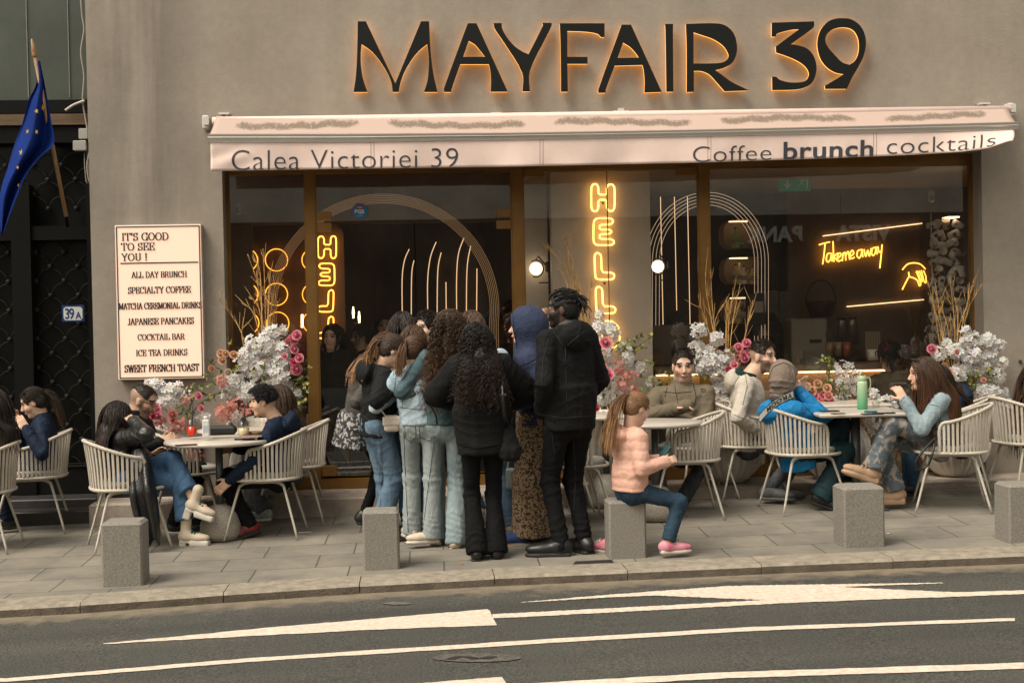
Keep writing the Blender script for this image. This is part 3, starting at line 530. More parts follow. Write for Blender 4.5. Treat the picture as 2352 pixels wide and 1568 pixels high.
# carriageway, dusty along the gutter
dm = mat('asphalt', (.07, .07, .068), .8); N, L = nodes(dm); b = N['Principled BSDF']
tc = N.new('ShaderNodeTexCoord'); at = N.new('ShaderNodeAttribute'); at.attribute_name = 'Col'
n1 = N.new('ShaderNodeTexNoise'); n1.inputs['Scale'].default_value = 85; n1.inputs['Detail'].default_value = 3
n2 = N.new('ShaderNodeTexNoise'); n2.inputs['Scale'].default_value = 1.3; n2.inputs['Detail'].default_value = 8
n5 = N.new('ShaderNodeTexNoise'); n5.inputs['Scale'].default_value = 9; n5.inputs['Detail'].default_value = 8
for n in (n1, n5): L.new(tc.outputs['Object'], n.inputs['Vector'])
mpr = N.new('ShaderNodeMapping'); mpr.inputs['Scale'].default_value = (.22, 1.5, 1); mpr.inputs['Rotation'].default_value = (0, 0, .03); L.new(tc.outputs['Object'], mpr.inputs[0]); L.new(mpr.outputs[0], n2.inputs['Vector'])
r1 = N.new('ShaderNodeValToRGB'); r1.color_ramp.elements[0].position = .35; r1.color_ramp.elements[0].color = (.020, .021, .019, 1); r1.color_ramp.elements[1].position = .72; r1.color_ramp.elements[1].color = (.108, .104, .090, 1); L.new(n1.outputs[0], r1.inputs[0])
r2 = N.new('ShaderNodeValToRGB'); r2.color_ramp.elements[0].position = .3; r2.color_ramp.elements[0].color = (.66, .67, .68, 1); r2.color_ramp.elements[1].position = .7; r2.color_ramp.elements[1].color = (1.2, 1.17, 1.1, 1); L.new(n2.outputs[0], r2.inputs[0])
mx = N.new('ShaderNodeMixRGB'); mx.blend_type = 'MULTIPLY'; mx.inputs[0].default_value = 1; L.new(r1.outputs[0], mx.inputs[1]); L.new(r2.outputs[0], mx.inputs[2])
ds = N.new('ShaderNodeMath'); ds.operation = 'ADD'; L.new(at.outputs['Fac'], ds.inputs[0]); L.new(n5.outputs[0], ds.inputs[1])
dr = N.new('ShaderNodeMapRange'); dr.inputs['From Min'].default_value = .72; dr.inputs['From Max'].default_value = 1.2; L.new(ds.outputs[0], dr.inputs['Value'])
md = N.new('ShaderNodeMixRGB'); md.inputs[2].default_value = (.20, .16, .112, 1); L.new(dr.outputs[0], md.inputs[0]); L.new(mx.outputs[0], md.inputs[1]); L.new(md.outputs[0], b.inputs['Base Color'])
bp = N.new('ShaderNodeBump'); bp.inputs['Strength'].default_value = .6; bp.inputs['Distance'].default_value = .01; L.new(n1.outputs[0], bp.inputs['Height']); L.new(bp.outputs[0], b.inputs['Normal'])
rows = [row(KO+.05, -HK), row(KO-.03, -HK), row(KO-.13, -HK), row(KO-.26, -HK), row(KO-.5, -HK), row(-14., -HK)]
cc = np.repeat(np.array([.75, .7, .55, .22, 0, 0]), len(PX))[:, None]*np.ones((1, 3))
tag(strip(rows, 'road', dm, cc), kind='structure')
# kerb stones: one granite block after another, a thin joint between
km = mat('kerb_granite', (.285, .245, .19), .75, var=.3, vs=14, bump=.5, bs=120)
kb = MB(); jx = [G(*p)[0] for p in (LC(420, 285), LC(1055, 240), LC(1660, 200), LC(2260, 168), RC(500, 142), RC(1095, 115), RC(1680, 90), RC(2265, 68))]
jx = [jx[0]-1.05*k for k in range(9, 0, -1)]+jx+[jx[-1]+.85*k for k in range(1, 12)]
ky = lambda x: float(np.interp(x, kin[:, 0], kin[:, 1]))
kbs = [kb, MB()]
for i, (a, c) in enumerate(zip(jx[:-1], jx[1:])):
    a += .003; c -= .003; vs = []
    for x in (a, (a+c)/2, c):
        y = ky(x); z = gz(x)+.006+random.uniform(-.002, .002)
        vs += [(x, y, z-.3), (x, y, z), (x, y-.285, z), (x, y-.302, z-.016), (x, y-.306, z-.3)]
    f = [(j*5+k, j*5+k+1, j*5+5+k+1, j*5+5+k) for j in range(2) for k in range(4)]+[(4, 3, 2, 1, 0), (10, 11, 12, 13, 14)]
    kb.add(vs, f)
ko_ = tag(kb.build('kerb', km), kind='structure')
ko_.data.materials.append(mat('kerb_shade_grime', (.115, .092, .068), .9, var=.35, vs=9, bump=.5, bs=90))     # road side darker: its weaker light painted in together with grime
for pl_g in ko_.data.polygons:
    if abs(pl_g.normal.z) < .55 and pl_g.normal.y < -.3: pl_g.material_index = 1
# dark bed under the kerb joints
tag(strip([row(KY-.02, -.03), row(KY-.286, -.03), row(KY-.288, -.2)], 'kerb_bed', mat('joint_dirt', (.06, .05, .04), .9)), kind='structure')
# painted markings
pm = mat('road_paint', (.78, .65, .54), .7, var=.2, vs=30, c2=(.50, .41, .33), bump=.3, bs=140)
def paint(poly, h=.004):
    v = [G(u, w, -HK+h) for u, w in poly]; mb = MB(); n = len(v)
    mb.add(v, [tuple(range(n))]); return mb
def band(upper, lower):
    up = np.array(upper, float); lo = np.array(lower, float); us = np.linspace(up[0, 0], up[-1, 0], 60); mb = MB()
    a = [G(u, np.interp(u, up[:, 0], up[:, 1])+random.uniform(-.55, .55), -HK+.004) for u in us]; c = [G(u, np.interp(u, lo[:, 0], lo[:, 1])+random.uniform(-.55, .55), -HK+.004) for u in us]
    mb.add(a+c, [(i, i+60, i+61, i+1) for i in range(59)]); return mb
def marks(name, items):
    m = MB()
    for it in items: m.add(it.v, it.f)
    o = m.build(name, pm); tag(o, kind='structure')
ext = lambda p, du, s: (p[0]+du, p[1]+du*s)
marks('lane_marking', [band([LC(475, 509), LC(1300, 430), LC(1800, 389), LC(2238, 352)], [LC(475, 512), LC(1300, 467), LC(1800, 442), LC(2238, 427)]),
    paint([LC(2238, 352), LC(2238, 427), LC(2283, 425), LC(2262, 388), LC(2250, 358)]), band([LC(2262, 374), RC(0, 370), RC(620, 339)], [LC(2262, 393), RC(0, 390), RC(620, 358)]),
    band([RC(620, 339), RC(1150, 310), RC(1500, 296)], [RC(620, 358), RC(1240, 325), RC(1500, 314)]),
    band([RC(40, 320), RC(400, 289), RC(650, 270)], [RC(40, 322), RC(400, 300), RC(650, 289)]),
    band([RC(650, 270), RC(980, 246), RC(1160, 242)], [RC(650, 289), RC(900, 299), RC(1160, 310)]),
    band([RC(1160, 242), RC(1500, 237)], [RC(1160, 311), RC(1500, 296)]), band([RC(1500, 237), RC(1980, 230)], [RC(1500, 250), RC(1980, 233)]),
    band([RC(1500, 250), RC(2045, 274), RC(2352, 265), ext(RC(2352, 265), 200, -.03)], [RC(1500, 314), RC(1800, 303), RC(2352, 282), ext(RC(2352, 282), 200, -.03)])])
marks('lane_line', [band([ext(LC(0, 671), -200, .085), LC(0, 671), LC(1160, 575), LC(2352, 499), RC(1090, 434), RC(2310, 392)], [ext(LC(0, 688), -200, .085), LC(0, 688), LC(1160, 592), LC(2352, 518), RC(1090, 452), RC(2310, 405)])])
marks('lane_edge_line', [band([RC(-500, 735), RC(150, 688), RC(1000, 640), RC(2352, 597), ext(RC(2352, 597), 200, -.03)], [RC(-500, 760), RC(150, 713), RC(1000, 668), RC(2352, 625), ext(RC(2352, 625), 200, -.03)]),
    band([LC(1500, 725), LC(2305, 662)], [LC(1500, 745), LC(2305, 720)]), paint([LC(2305, 662), LC(2305, 720), LC(2345, 718)])])
pt = paint([LC(1985+(1+math.cos(a))*205, 574+math.sin(a)*20) for a in np.linspace(0, 2*math.pi, 24, False)], .005)
tag(pt.build('road_patch', mat('patched_asphalt', (.105, .094, .080), .9, var=.45, vs=30, bump=.8, bs=90)), kind='structure')
p2_ = paint([LC(1825+math.cos(a)*68*random.uniform(.8, 1.1), 325+math.sin(a)*7*random.uniform(.7, 1.1)) for a in np.linspace(0, 2*math.pi, 18, False)], .005); tag(p2_.build('road_patch', mat('worn_asphalt', (.12, .108, .092), .9, var=.4, vs=40)), kind='structure')
cr = MB()
for (x0, y0, x1, y1, w) in ((2045, 580, 2130, 566, 9), (2120, 568, 2210, 577, 8), (2195, 576, 2290, 568, 8)):
    cr.add([G(*LC(x0, y0), -HK+.008), G(*LC((x0+x1)/2, (y0+y1)/2+w), -HK+.008), G(*LC(x1, y1), -HK+.008), G(*LC((x0+x1)/2, (y0+y1)/2-w*.6), -HK+.008)], [(0, 1, 2, 3)])
tag(cr.build('road_crack', mat('crack', (.018, .017, .015), .95)), kind='structure')
# drain slot beside the middle bollard
dsl = MB(); dsl.add([G(1315, 1296, .005), G(1410, 1291, .005), G(1405, 1284, .005), G(1322, 1288, .005)], [(0, 1, 2, 3)])
tag(dsl.build('drain_slot', mat('slot_dark', (.012, .011, .010), .9)), 'dark slot in the paving next to the bollard the girl sits on', 'drain')

# ================================================================ the cafe building
def wall_material():
    m = mat('plaster', (.4, .35, .3), .85); N, L = nodes(m); b = N['Principled BSDF']; tc = N.new('ShaderNodeTexCoord'); o = tc.outputs['Object']
    def noise(sc, det, st=None, rough=.6):
        n = N.new('ShaderNodeTexNoise'); n.inputs['Scale'].default_value = sc; n.inputs['Detail'].default_value = det; n.inputs['Roughness'].default_value = rough
        if st: mp = N.new('ShaderNodeMapping'); mp.inputs['Scale'].default_value = st; L.new(o, mp.inputs[0]); L.new(mp.outputs[0], n.inputs['Vector'])
        else: L.new(o, n.inputs['Vector'])
        return n
    def ramp(n, p0, c0, p1, c1):
        r = N.new('ShaderNodeValToRGB'); e = r.color_ramp.elements; e[0].position = p0; e[0].color = (*c0, 1); e[1].position = p1; e[1].color = (*c1, 1); L.new(n.outputs[0], r.inputs[0]); return r
    a = ramp(noise(1.1, 9, None, .68), .3, (.285, .243, .196), .7, (.385, .335, .275))
    s1 = ramp(noise(1, 6, (2.4, 2.4, .16), .6),   .46, (.55, .54, .53), .64, (1, 1, 1))      # rain streaks
    s2 = ramp(noise(14, 6, None, .7), .3, (.9, .9, .9), .7, (1.06, 1.06, 1.06))
    mk = N.new('ShaderNodeMapping'); mk.inputs['Location'].default_value = (6.55, 0, -.78); mk.inputs['Scale'].default_value = (2.2, 1, .20); L.new(o, mk.inputs[0])
    ln = N.new('ShaderNodeVectorMath'); ln.operation = 'LENGTH'; L.new(mk.outputs[0], ln.inputs[0])
    mr = N.new('ShaderNodeMapRange'); mr.inputs['From Min'].default_value = .25; mr.inputs['From Max'].default_value = 1.1; mr.inputs['To Min'].default_value = .85; mr.inputs['To Max'].default_value = .2; L.new(ln.outputs['Value'], mr.inputs['Value'])
    m1 = N.new('ShaderNodeMixRGB'); m1.blend_type = 'MULTIPLY'; L.new(mr.outputs[0], m1.inputs[0]); L.new(a.outputs[0], m1.inputs[1]); L.new(s1.outputs[0], m1.inputs[2])
    m2 = N.new('ShaderNodeMixRGB'); m2.blend_type = 'MULTIPLY'; m2.inputs[0].default_value = .9; L.new(m1.outputs[0], m2.inputs[1]); L.new(s2.outputs[0], m2.inputs[2]); L.new(m2.outputs[0], b.inputs['Base Color'])
    bn = noise(55, 6); bp = N.new('ShaderNodeBump'); bp.inputs['Strength'].default_value = .25; bp.inputs['Distance'].default_value = .012; L.new(bn.outputs[0], bp.inputs['Height']); L.new(bp.outputs[0], b.inputs['Normal'])
    return m
MW = wall_material()
bronze = mat('bronze_frame', (.225, .115, .028), .42, .35, var=.2, vs=3, spec=.4)
cafe = thing('cafe_building', 'grey-beige plastered cafe facade with bronze framed shop windows', 'building', (0, 0, 0))
XL, XR, ZT, ZB, YG = W(517, 700)[0], W(2259, 700)[0], 2.95, .185, .22
wb = MB(); WL = -3.45
wb.box(((WL+XL)/2, .15, 2.4), (XL-WL, .3, 6.2)); wb.box(((XL+XR)/2, .15, (ZT+5.5)/2), (XR-XL, .3, 5.5-ZT)); wb.box(((XR+14)/2, .15, 2.4), (14-XR, .3, 6.2))
wb.box((WL+.15, 3, 2.4), (.294, 5.4, 6.196))
wb.build('wall', MW, cafe)
st = MB(); st.box(((WL+XR+.45)/2, -.20, -.115), (XR+.41-WL, .40, .60), .015)
st.box(((XL+XR)/2, .16, -.119), (XR-XL-.01, .318, .60))
st.build('doorstep', mat('step_stone', (.36, .30, .25), .8, var=.25, vs=6, bump=.4, bs=80), cafe)
dd = MB(); dd.box((WL+.47, -.012, .43), (.80, .022, .49)); dd.build('dado_panel', mat('black_granite', (.012, .012, .012), .3), cafe)
plb = MB(); plb.box((XR+5.2, -.012, .18), (9.4, .024, .36)); plb.build('base_course', MW, cafe)
# bronze frames
JAMB = [(515, 526), (703, 725), (1176, 1201), (1604, 1627), (2230, 2250)]
JX = [(W(a+4, 700, YG)[0], W(c+4, 700, YG)[0]) for a, c in JAMB]
fr = MB()
for a, c in JX: fr.box(((a+c)/2, YG+.03, (ZB+ZT)/2), (c-a, .10, ZT-ZB))
for (a, c), (d, e) in zip(JX[:-1], JX[1:]):
    fr.box(((c+d)/2, YG+.03, ZT-.045), (d-c, .09, .09)); fr.box(((c+d)/2, YG+.03, ZB+.045), (d-c, .09, .09))
fr.build('window_frame', bronze, cafe)
GL = glass('shop_glass', (.95, .94, .92), 2.0, .03)
def pane(x0, x1, z0, z1, parent, y=YG): p = MB(); p.box(((x0+x1)/2, y, (z0+z1)/2), (x1-x0, .010, z1-z0)); return p.build('pane', GL, parent)
ez = .09; z0, z1 = ZB+ez+.002, ZT-ez-.002
def fixed(a, c, name='window'):
    f = MB(); e = .012
    for x in (a+e/2+.001, c-e/2-.001): f.box((x, YG, (z0+z1)/2), (e, .03, z1-z0-.004))
    f.box(((a+c)/2, YG, z0+.008), (c-a-2*e-.006, .03, .012)); f.box(((a+c)/2, YG, z1-.008), (c-a-2*e-.006, .03, .012))
    o = f.build(name, bronze, cafe); return o
g1 = fixed(JX[0][1], JX[1][0]); pane(JX[0][1]+.014, JX[1][0]-.014, z0+.016, z1-.016, g1)
zd = W(950, 507, YG)[2]                              # top of the glass door
g2 = fixed(JX[1][1], JX[2][0]); pane(JX[1][1]+.014, JX[2][0]-.014, zd+.008, z1-.016, g2)
xm = (JX[1][1]+JX[2][0])/2
def clamp(x, z, w, h, parent, name='door_clamp', y=-.013): c_ = MB(); c_.box((x, YG+y, z), (w, .05, h), .003); return c_.build(name, bronze, parent)
dr_ = MB(); dr_.box((xm, YG, z0+.010), (JX[2][0]-JX[1][1]-.004, .03, .016)); door = dr_.build('door', bronze, cafe); pane(JX[1][1]+.016, xm-.004, z0+.02, zd-.004, door); pane(xm+.004, JX[2][0]-.016, z0+.02, zd-.004, door)
for xx, s in ((JX[1][1], 1), (JX[2][0], -1)): clamp(xx+s*.075, zd-.045, .12, .075, door); clamp(xx+s*.075, z0+.06, .12, .09, door); clamp(xx+s*.075, zd+.05, .12, .07, door)
g3 = fixed(JX[2][1], JX[3][0]); xj = W(1397, 600, YG)[0]; pane(JX[2][1]+.014, xj-.003, z0+.016, z1-.016, g3); pane(xj+.003, JX[3][0]-.014, z0+.016, z1-.016, g3)
clamp(JX[2][1]+.1, z1-.03, .17, .07, g3, 'glass_clamp'); clamp(JX[3][0]-.1, z1-.03, .17, .07, g3, 'glass_clamp'); cl = MB(); cl.box((xj, YG-.004, (z0+z1)/2), (.008, .022, z1-z0-.04)); cl.build('joint_strip', bronze, g3)
g4 = fixed(JX[3][1], JX[4][0]); xk = W(1932, 600, YG)[0]; pane(JX[3][1]+.014, xk-.002, z0+.016, z1-.016, g4); pane(xk+.002, JX[4][0]-.014, z0+.016, z1-.016, g4)
# low bronze panel behind the glass of the right bays
lp = MB(); lp.box(((JX[3][1]+JX[4][0])/2, YG+.06, ZB+.22), (JX[4][0]-JX[3][1]-.02, .04, .42)); lp.build('base_panel', bronze, cafe)

# ---- interior shell
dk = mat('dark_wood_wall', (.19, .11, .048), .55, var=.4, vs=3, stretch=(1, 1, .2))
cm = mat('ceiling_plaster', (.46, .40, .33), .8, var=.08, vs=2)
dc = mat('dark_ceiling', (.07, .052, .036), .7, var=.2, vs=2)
fm = mat('cafe_floor', (.11, .085, .06), .35, var=.25, vs=4)
x0, x1 = WL+.31, XR+1.1; xs = W(1202, 600, .3)[0]
def iwall(name, c, d, m): b_ = MB(); b_.box(c, d); return b_.build(name, m, cafe)
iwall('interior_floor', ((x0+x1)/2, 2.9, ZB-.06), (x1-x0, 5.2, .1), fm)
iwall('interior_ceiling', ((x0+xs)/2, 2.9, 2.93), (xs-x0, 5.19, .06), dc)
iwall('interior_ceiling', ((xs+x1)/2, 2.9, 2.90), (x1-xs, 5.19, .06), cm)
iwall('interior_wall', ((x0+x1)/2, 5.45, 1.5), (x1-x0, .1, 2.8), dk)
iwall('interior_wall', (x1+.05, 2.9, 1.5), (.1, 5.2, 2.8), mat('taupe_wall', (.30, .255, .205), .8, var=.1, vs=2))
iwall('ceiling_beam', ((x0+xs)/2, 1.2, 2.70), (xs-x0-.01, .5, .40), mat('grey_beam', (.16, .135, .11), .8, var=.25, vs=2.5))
# taupe upright panel carrying the neon greeting
PA, PB = W(1270, 700, .42)[0], W(1497, 700, .42)[0]
iwall('neon_panel', ((PA+PB)/2, .50, (ZB+2.86)/2), (PB-PA, .16, 2.86-ZB-.004), mat('taupe_panel', (.60, .53, .45), .8, var=.1, vs=2, bump=.15, bs=40))
iwall('interior_wall', (PA-.16, .75, (ZB+2.86)/2), (.3, .10, 2.86-ZB-.006), mat('taupe_panel', (.60, .53, .45)))
# side wall with slanting light shelves behind the takeaway counter
RW0, RW1 = W(1790, 600, 2.6)[0], W(2260, 600, 2.6)[0]
iwall('interior_wall', ((RW0+RW1)/2+.1, 2.66, 1.5), (RW1-RW0, .08, 2.74), mat('brown_wall', (.20, .15, .105), .75, var=.15, vs=2))
# dark violet block between the arch and the panel
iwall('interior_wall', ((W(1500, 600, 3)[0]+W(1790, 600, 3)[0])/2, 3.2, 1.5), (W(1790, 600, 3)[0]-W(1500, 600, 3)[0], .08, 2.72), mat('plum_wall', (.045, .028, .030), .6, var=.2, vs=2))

# ================================================================ sign letters
def q1(x, y): return (x*.35158+735.0, y*.35158)
def q2(x, y): return (x*.37502+1470.05, y*.37502)
LET = [
 ('M', q1, [[(247,143),(300,143),(492,548),(660,143),(713,143),(722,330),(740,480),(767,602),(680,602),(702,530),(711,430),(708,350),(700,290),(648,332),(600,390),(553,470),(527,540),(515,602),(475,602),(466,540),(430,460),(380,385),(330,330),(272,290),(267,350),(268,430),(282,520),(310,602),(220,602),(235,500),(243,350)]]),
 ('A', q1, [[(965,156),(1022,156),(1225,600),(1115,600),(1117,520),(1112,460),(1103,420),(917,420),(860,585),(858,602),(812,602),(810,580)],[(972,268),(1010,290),(1050,335),(1080,375),(935,375)]]),
 ('Y', q1, [[(1135,155),(1187,155),(1188,185),(1215,240),(1265,300),(1320,340),(1362,358),(1455,172),(1455,153),(1512,153),(1512,172),(1480,240),(1370,468),(1370,598),(1323,598),(1322,478),(1200,275),(1140,185)]]),
 ('F', q1, [[(1567,156),(1858,156),(1858,243),(1838,243),(1815,222),(1740,208),(1615,203),(1615,375),(1747,375),(1747,418),(1615,418),(1618,600),(1575,600),(1572,300)]]),
 ('A', q1, [[(1970,165),(2030,165),(2230,602),(2120,605),(2122,530),(2116,460),(2108,425),(1925,430),(1865,590),(1865,607),(1820,607),(1818,588)],[(1980,278),(2030,310),(2070,355),(2085,380),(1943,382)]]),
 ('I', q1, [[(2255,160),(2305,160),(2304,200),(2307,600),(2264,600),(2258,200)]]),
 ('R', q2, [[(282,150),(470,147),(530,165),(575,215),(592,290),(585,345),(560,390),(510,418),(458,432),(500,462),(560,505),(662,555),(520,560),(485,520),(430,460),(400,443),(370,435),(328,435),(328,563),(287,565),(287,300)],[(326,197),(380,215),(450,240),(510,280),(542,330),(540,355),(515,380),(470,390),(326,392)]]),
 ('3', q2, [[(808,142),(1063,134),(1063,165),(1045,185),(920,275),(960,280),(1020,300),(1060,345),(1078,410),(1070,470),(1045,515),(1000,540),(940,550),(812,553),(810,472),(832,475),(850,490),(900,505),(960,508),(1010,498),(1035,465),(1030,430),(1000,395),(950,365),(890,340),(835,322),(833,285),(975,180),(930,183),(860,200),(832,212),(830,225),(808,225)]]),
 ('9', q2, [[(1235,115),(1290,122),(1345,160),(1375,220),(1380,280),(1365,350),(1330,420),(1295,480),(1265,545),(1135,545),(1135,525),(1160,510),(1210,480),(1248,455),(1200,445),(1150,415),(1110,365),(1090,300),(1090,240),(1110,180),(1150,135),(1195,118)],[(1250,168),(1300,180),(1330,215),(1343,265),(1338,330),(1315,375),(1280,400),(1235,385),(1190,340),(1150,295),(1132,250),(1145,210),(1190,178)]])]
sign = thing('shop_sign', 'large black art deco letters with orange light behind them on the wall above the awning', 'sign', (0, 0, 0))
bl = mat('sign_black', (.008, .009, .008), .6, spec=.2); halo = glow('sign_halo', (1, .42, .085), 1.55)
def round_outline(lp, n=4):             # curves stay curved, corners stay sharp
    P = [np.array(p, float) for p in lp]; m = len(P); co = []
    for i in range(m): a, c = P[i]-P[i-1], P[(i+1) % m]-P[i]; co.append(np.dot(a, c)/(np.linalg.norm(a)*np.linalg.norm(c)+1e-9) < .66)
    out = []
    for i in range(m):
        j = (i+1) % m; b, c = P[i], P[j]; a = b if co[i] else P[i-1]; d = c if co[j] else P[(j+1) % m]
        t0, t1 = ((c-b) if co[i] else (c-a)*.5), ((c-b) if co[j] else (d-b)*.5); L_ = np.linalg.norm(c-b); t0 = t0/(np.linalg.norm(t0)+1e-9)*L_; t1 = t1/(np.linalg.norm(t1)+1e-9)*L_
        if co[i] and co[j]: out.append(b); continue
        for k in range(n): t = k/n; out.append(b*(2*t**3-3*t*t+1)+t0*(t**3-2*t*t+t)+c*(3*t*t-2*t**3)+t1*(t**3-t*t))
    return out
for nm, q, loops in LET:
    lps = [[(lambda p: (p[0], p[2]))(W(*q(*p), -.065)) for p in round_outline(lp)] for lp in loops]
    me = fill_outline(lps, .030); o = link('letter', me, bl, sign); o.location = (0, -.065, 0)
    me2 = fill_outline(lps, .016); o2 = link('light_strip', me2, halo, o); o2.location = (0, .0235, 0)

# the building across the street: out of frame, but it is what the shop glass mirrors
opp = thing('opposite_building', 'dark shop front with pale letters across the street, mirrored in the cafe glass', 'building', (0, 0, 0)); YO = -22.
e_ = MB(); e_.box((6, YO-.6, 5.6), (60, 1, 3.2)); e_.build('wall', mat('opposite_stone', (.74, .69, .60), .8, var=.25, vs=1.2), opp)
e_ = MB(); e_.box((6, YO-.62, 2.), (60, 1, 4.0)); e_.build('shop_front', mat('opposite_front', (.15, .12, .095), .6, var=.5, vs=.6), opp)
e_ = MB(); e_.box((-22, YO-.11, 2.), (3, .04, 4.0)); e_.box((14.5, YO-.11, 2.), (2, .04, 4.0)); e_.build('pier', mat('opposite_stone', (.74, .69, .60)), opp)
ua, ub = W(1712, 540, -YO+2*YG)[0], W(2046, 540, -YO+2*YG)[0]; za, zb = W(1880, 553, -YO+2*YG)[2], W(1880, 518, -YO+2*YG)[2]
for wd_, x_ in (('VISTA', ub), ('BANK', ua+(ub-ua)*.40)): o = link('lettering', text_mesh(wd_, (zb-za)/.72, .02, .02), mat('opposite_letters', (.9, .9, .86), .6), opp); o.location = (x_, YO-.08, za); o.rotation_euler = (0, 0, math.pi)

a, c = W(527, 700, 1.0)[0], W(581, 700, 1.0)[0]
iwall('interior_pier', ((a+c)/2, 1.05, 1.5), (c-a, .1, 2.6), dk)

p = W(2344, 830, -.012); o = MB(); o.box((0, 0, 0), (.022, .024, .03), .004); o = o.build('wall_anchor', mat('fixing_dark', (.05, .045, .04), .5)); o.location = p; tag(o, 'tiny black anchor left in the bare wall right of the window', 'anchor')
# ================================================================ awning
YB = -.55                                            # front bar of the awning
aw = thing('awning', 'faded pink fabric awning with lettered valance over the cafe windows', 'awning', (0, 0, 0))
pink = mat('awning_fabric', (.80, .62, .55), .85, var=.07, vs=4, bump=.12, bs=220)
# weathered slope: grey mould creeping along the middle of the cloth
ps = mat('awning_slope', (.46, .345, .295), .85); N, L = nodes(ps); b = N['Principled BSDF']; at = N.new('ShaderNodeAttribute'); at.attribute_name = 'Col'; tc = N.new('ShaderNodeTexCoord')
mp = N.new('ShaderNodeMapping'); mp.inputs['Scale'].default_value = (1.5, .45, .45); L.new(tc.outputs['Object'], mp.inputs[0])
n1 = N.new('ShaderNodeTexNoise'); n1.inputs['Scale'].default_value = 34; n1.inputs['Detail'].default_value = 7; n1.inputs['Roughness'].default_value = .7; L.new(mp.outputs[0], n1.inputs['Vector'])
ml = N.new('ShaderNodeMath'); ml.operation = 'MULTIPLY'; L.new(at.outputs['Fac'], ml.inputs[0]); L.new(n1.outputs[0], ml.inputs[1])
rp = N.new('ShaderNodeValToRGB'); rp.color_ramp.elements[0].position = .25; rp.color_ramp.elements[0].color = (.46, .345, .295, 1); rp.color_ramp.elements[1].position = .46; rp.color_ramp.elements[1].color = (.19, .145, .11, 1)
L.new(ml.outputs[0], rp.inputs[0]); L.new(rp.outputs[0], b.inputs['Base Color'])
bar_top = [(478, 309), (800, 308.5), (1176, 306), (1600, 299), (2000, 290), (2336, 281)]
bar_bot = [(478, 329), (800, 329), (1176, 323), (1600, 315), (2000, 307), (2336, 300)]
val_bot = [(490, 393), (800, 388), (1176, 383), (1600, 374), (1900, 364), (2100, 356), (2210, 349), (2270, 341), (2318, 324)]
fab_top = [(495, 268), (900, 269), (1360, 264), (1800, 258), (2315, 247)]
ip = lambda pts, u: float(np.interp(u, [p[0] for p in pts], [p[1] for p in pts]))
n = 140; v = []; cc = []; sl_rows = 12
seams = (852, 1240, 1625, 2005)
for j in range(sl_rows+1):
    t = j/sl_rows; 
    for i in range(n+1):
        s = i/n; ut = 497+s*(2313-497); ub = 482+s*(2332-482)
        A = W(ut, ip(fab_top, ut), -.09); B = W(ub, ip(bar_top, ub), YB+.03); p = A+(B-A)*t; p[2] -= .012*math.sin(math.pi*t); v.append(p)
        d = min([1]+[abs(ub-x) for x in (482,)+seams+(2332,)])/1
        dd = min(abs(ub-x) for x in (500,)+seams+(2310,)); bandv = math.exp(-((t-.42-.10*math.sin(ub*.013)-.05*math.sin(ub*.09))/.27)**2)*min(1, max(0, (dd-16)/30))*1.06
        cc.append(bandv)
f = [(j*(n+1)+i, j*(n+1)+i+1, (j+1)*(n+1)+i+1, (j+1)*(n+1)+i) for j in range(sl_rows) for i in range(n)]
o = link('canopy', npmesh('canopy', v, np.array(f), True, np.array(cc)[:, None]*np.ones((1, 3))), ps, aw); md_ = o.modifiers.new('thickness', 'SOLIDIFY'); md_.thickness = .004
# aluminium front bar, roller and wall brackets
alu = mat('awning_aluminium', (.62, .58, .53), .32, .75, var=.05, vs=3)
bm = MB(); prof = [(-.032, .030), (-.030, .012), (-.036, .006), (-.030, -.004), (-.028, -.026), (-.018, -.034), (.02, -.034), (.03, -.02), (.03, .02), (.015, .034), (-.018, .036)]
us = np.linspace(478, 2336, 40); rings = []
for u in us:
    zt, zb = W(u, ip(bar_top, u), YB)[2], W(u, ip(bar_bot, u), YB)[2]; x = W(u, 310, YB)[0]; zc, k = (zt+zb)/2, (zt-zb)/.07
    rings += [(x, YB+a, zc+c*k) for a, c in prof]
m_ = len(prof); f = [(i*m_+k, i*m_+(k+1) % m_, (i+1)*m_+(k+1) % m_, (i+1)*m_+k) for i in range(len(us)-1) for k in range(m_)]+[tuple(range(m_)), tuple(range(len(us)*m_-1, (len(us)-1)*m_-1, -1))]
bm.add(rings, f); bm.build('front_bar', alu, aw)
rl = MB(); a, c = W(488, 279, -.10), W(2326, 252, -.10); rl.tube([a, c], .035, 10); rl.build('roller', pink, aw)
ec = mat('white_bracket', (.6, .57, .52), .5)
for (u, w_) in ((472, 281), (2322, 252)):
    e_ = MB(); p = W(u, w_, -.10); e_.box((p[0], -.06, p[2]), (.05, .118, .11), .008); e_.box((p[0]+.01, -.128, p[2]+.01), (.04, .012, .07)); e_.build('end_bracket', ec, aw)
for (u, w_) in ((516, 263), (1139, 263), (1425, 263), (1699, 257), (2257, 240)):
    e_ = MB(); p = W(u, w_, -.04); e_.box((p[0], -.05, p[2]), (.085, .10, .016)); e_.box((p[0], -.008, p[2]-.02), (.085, .014, .06))
    for s in (-.022, .022): e_.box((p[0]+s, -.05, p[2]+.006-.03), (.012, .07, .045))
    if u == 1425: e_.box((p[0], -.07, p[2]+.014), (.13, .05, .022)); e_.box((p[0], -.07, p[2]+.036), (.05, .04, .02))
    e_.build('wall_bracket', ec, aw)
for u in (640, 1180, 1750, 2150):                    # folding arms under the cloth
    e_ = MB(); p = W(u, 300, -.1); e_.tube([(p[0], -.06, p[2]-.03), (p[0]+.28, YB+.3, p[2]-.075), (p[0]+.1, YB+.04, p[2]-.12)], .016, 8); e_.build('folding_arm', alu, aw)
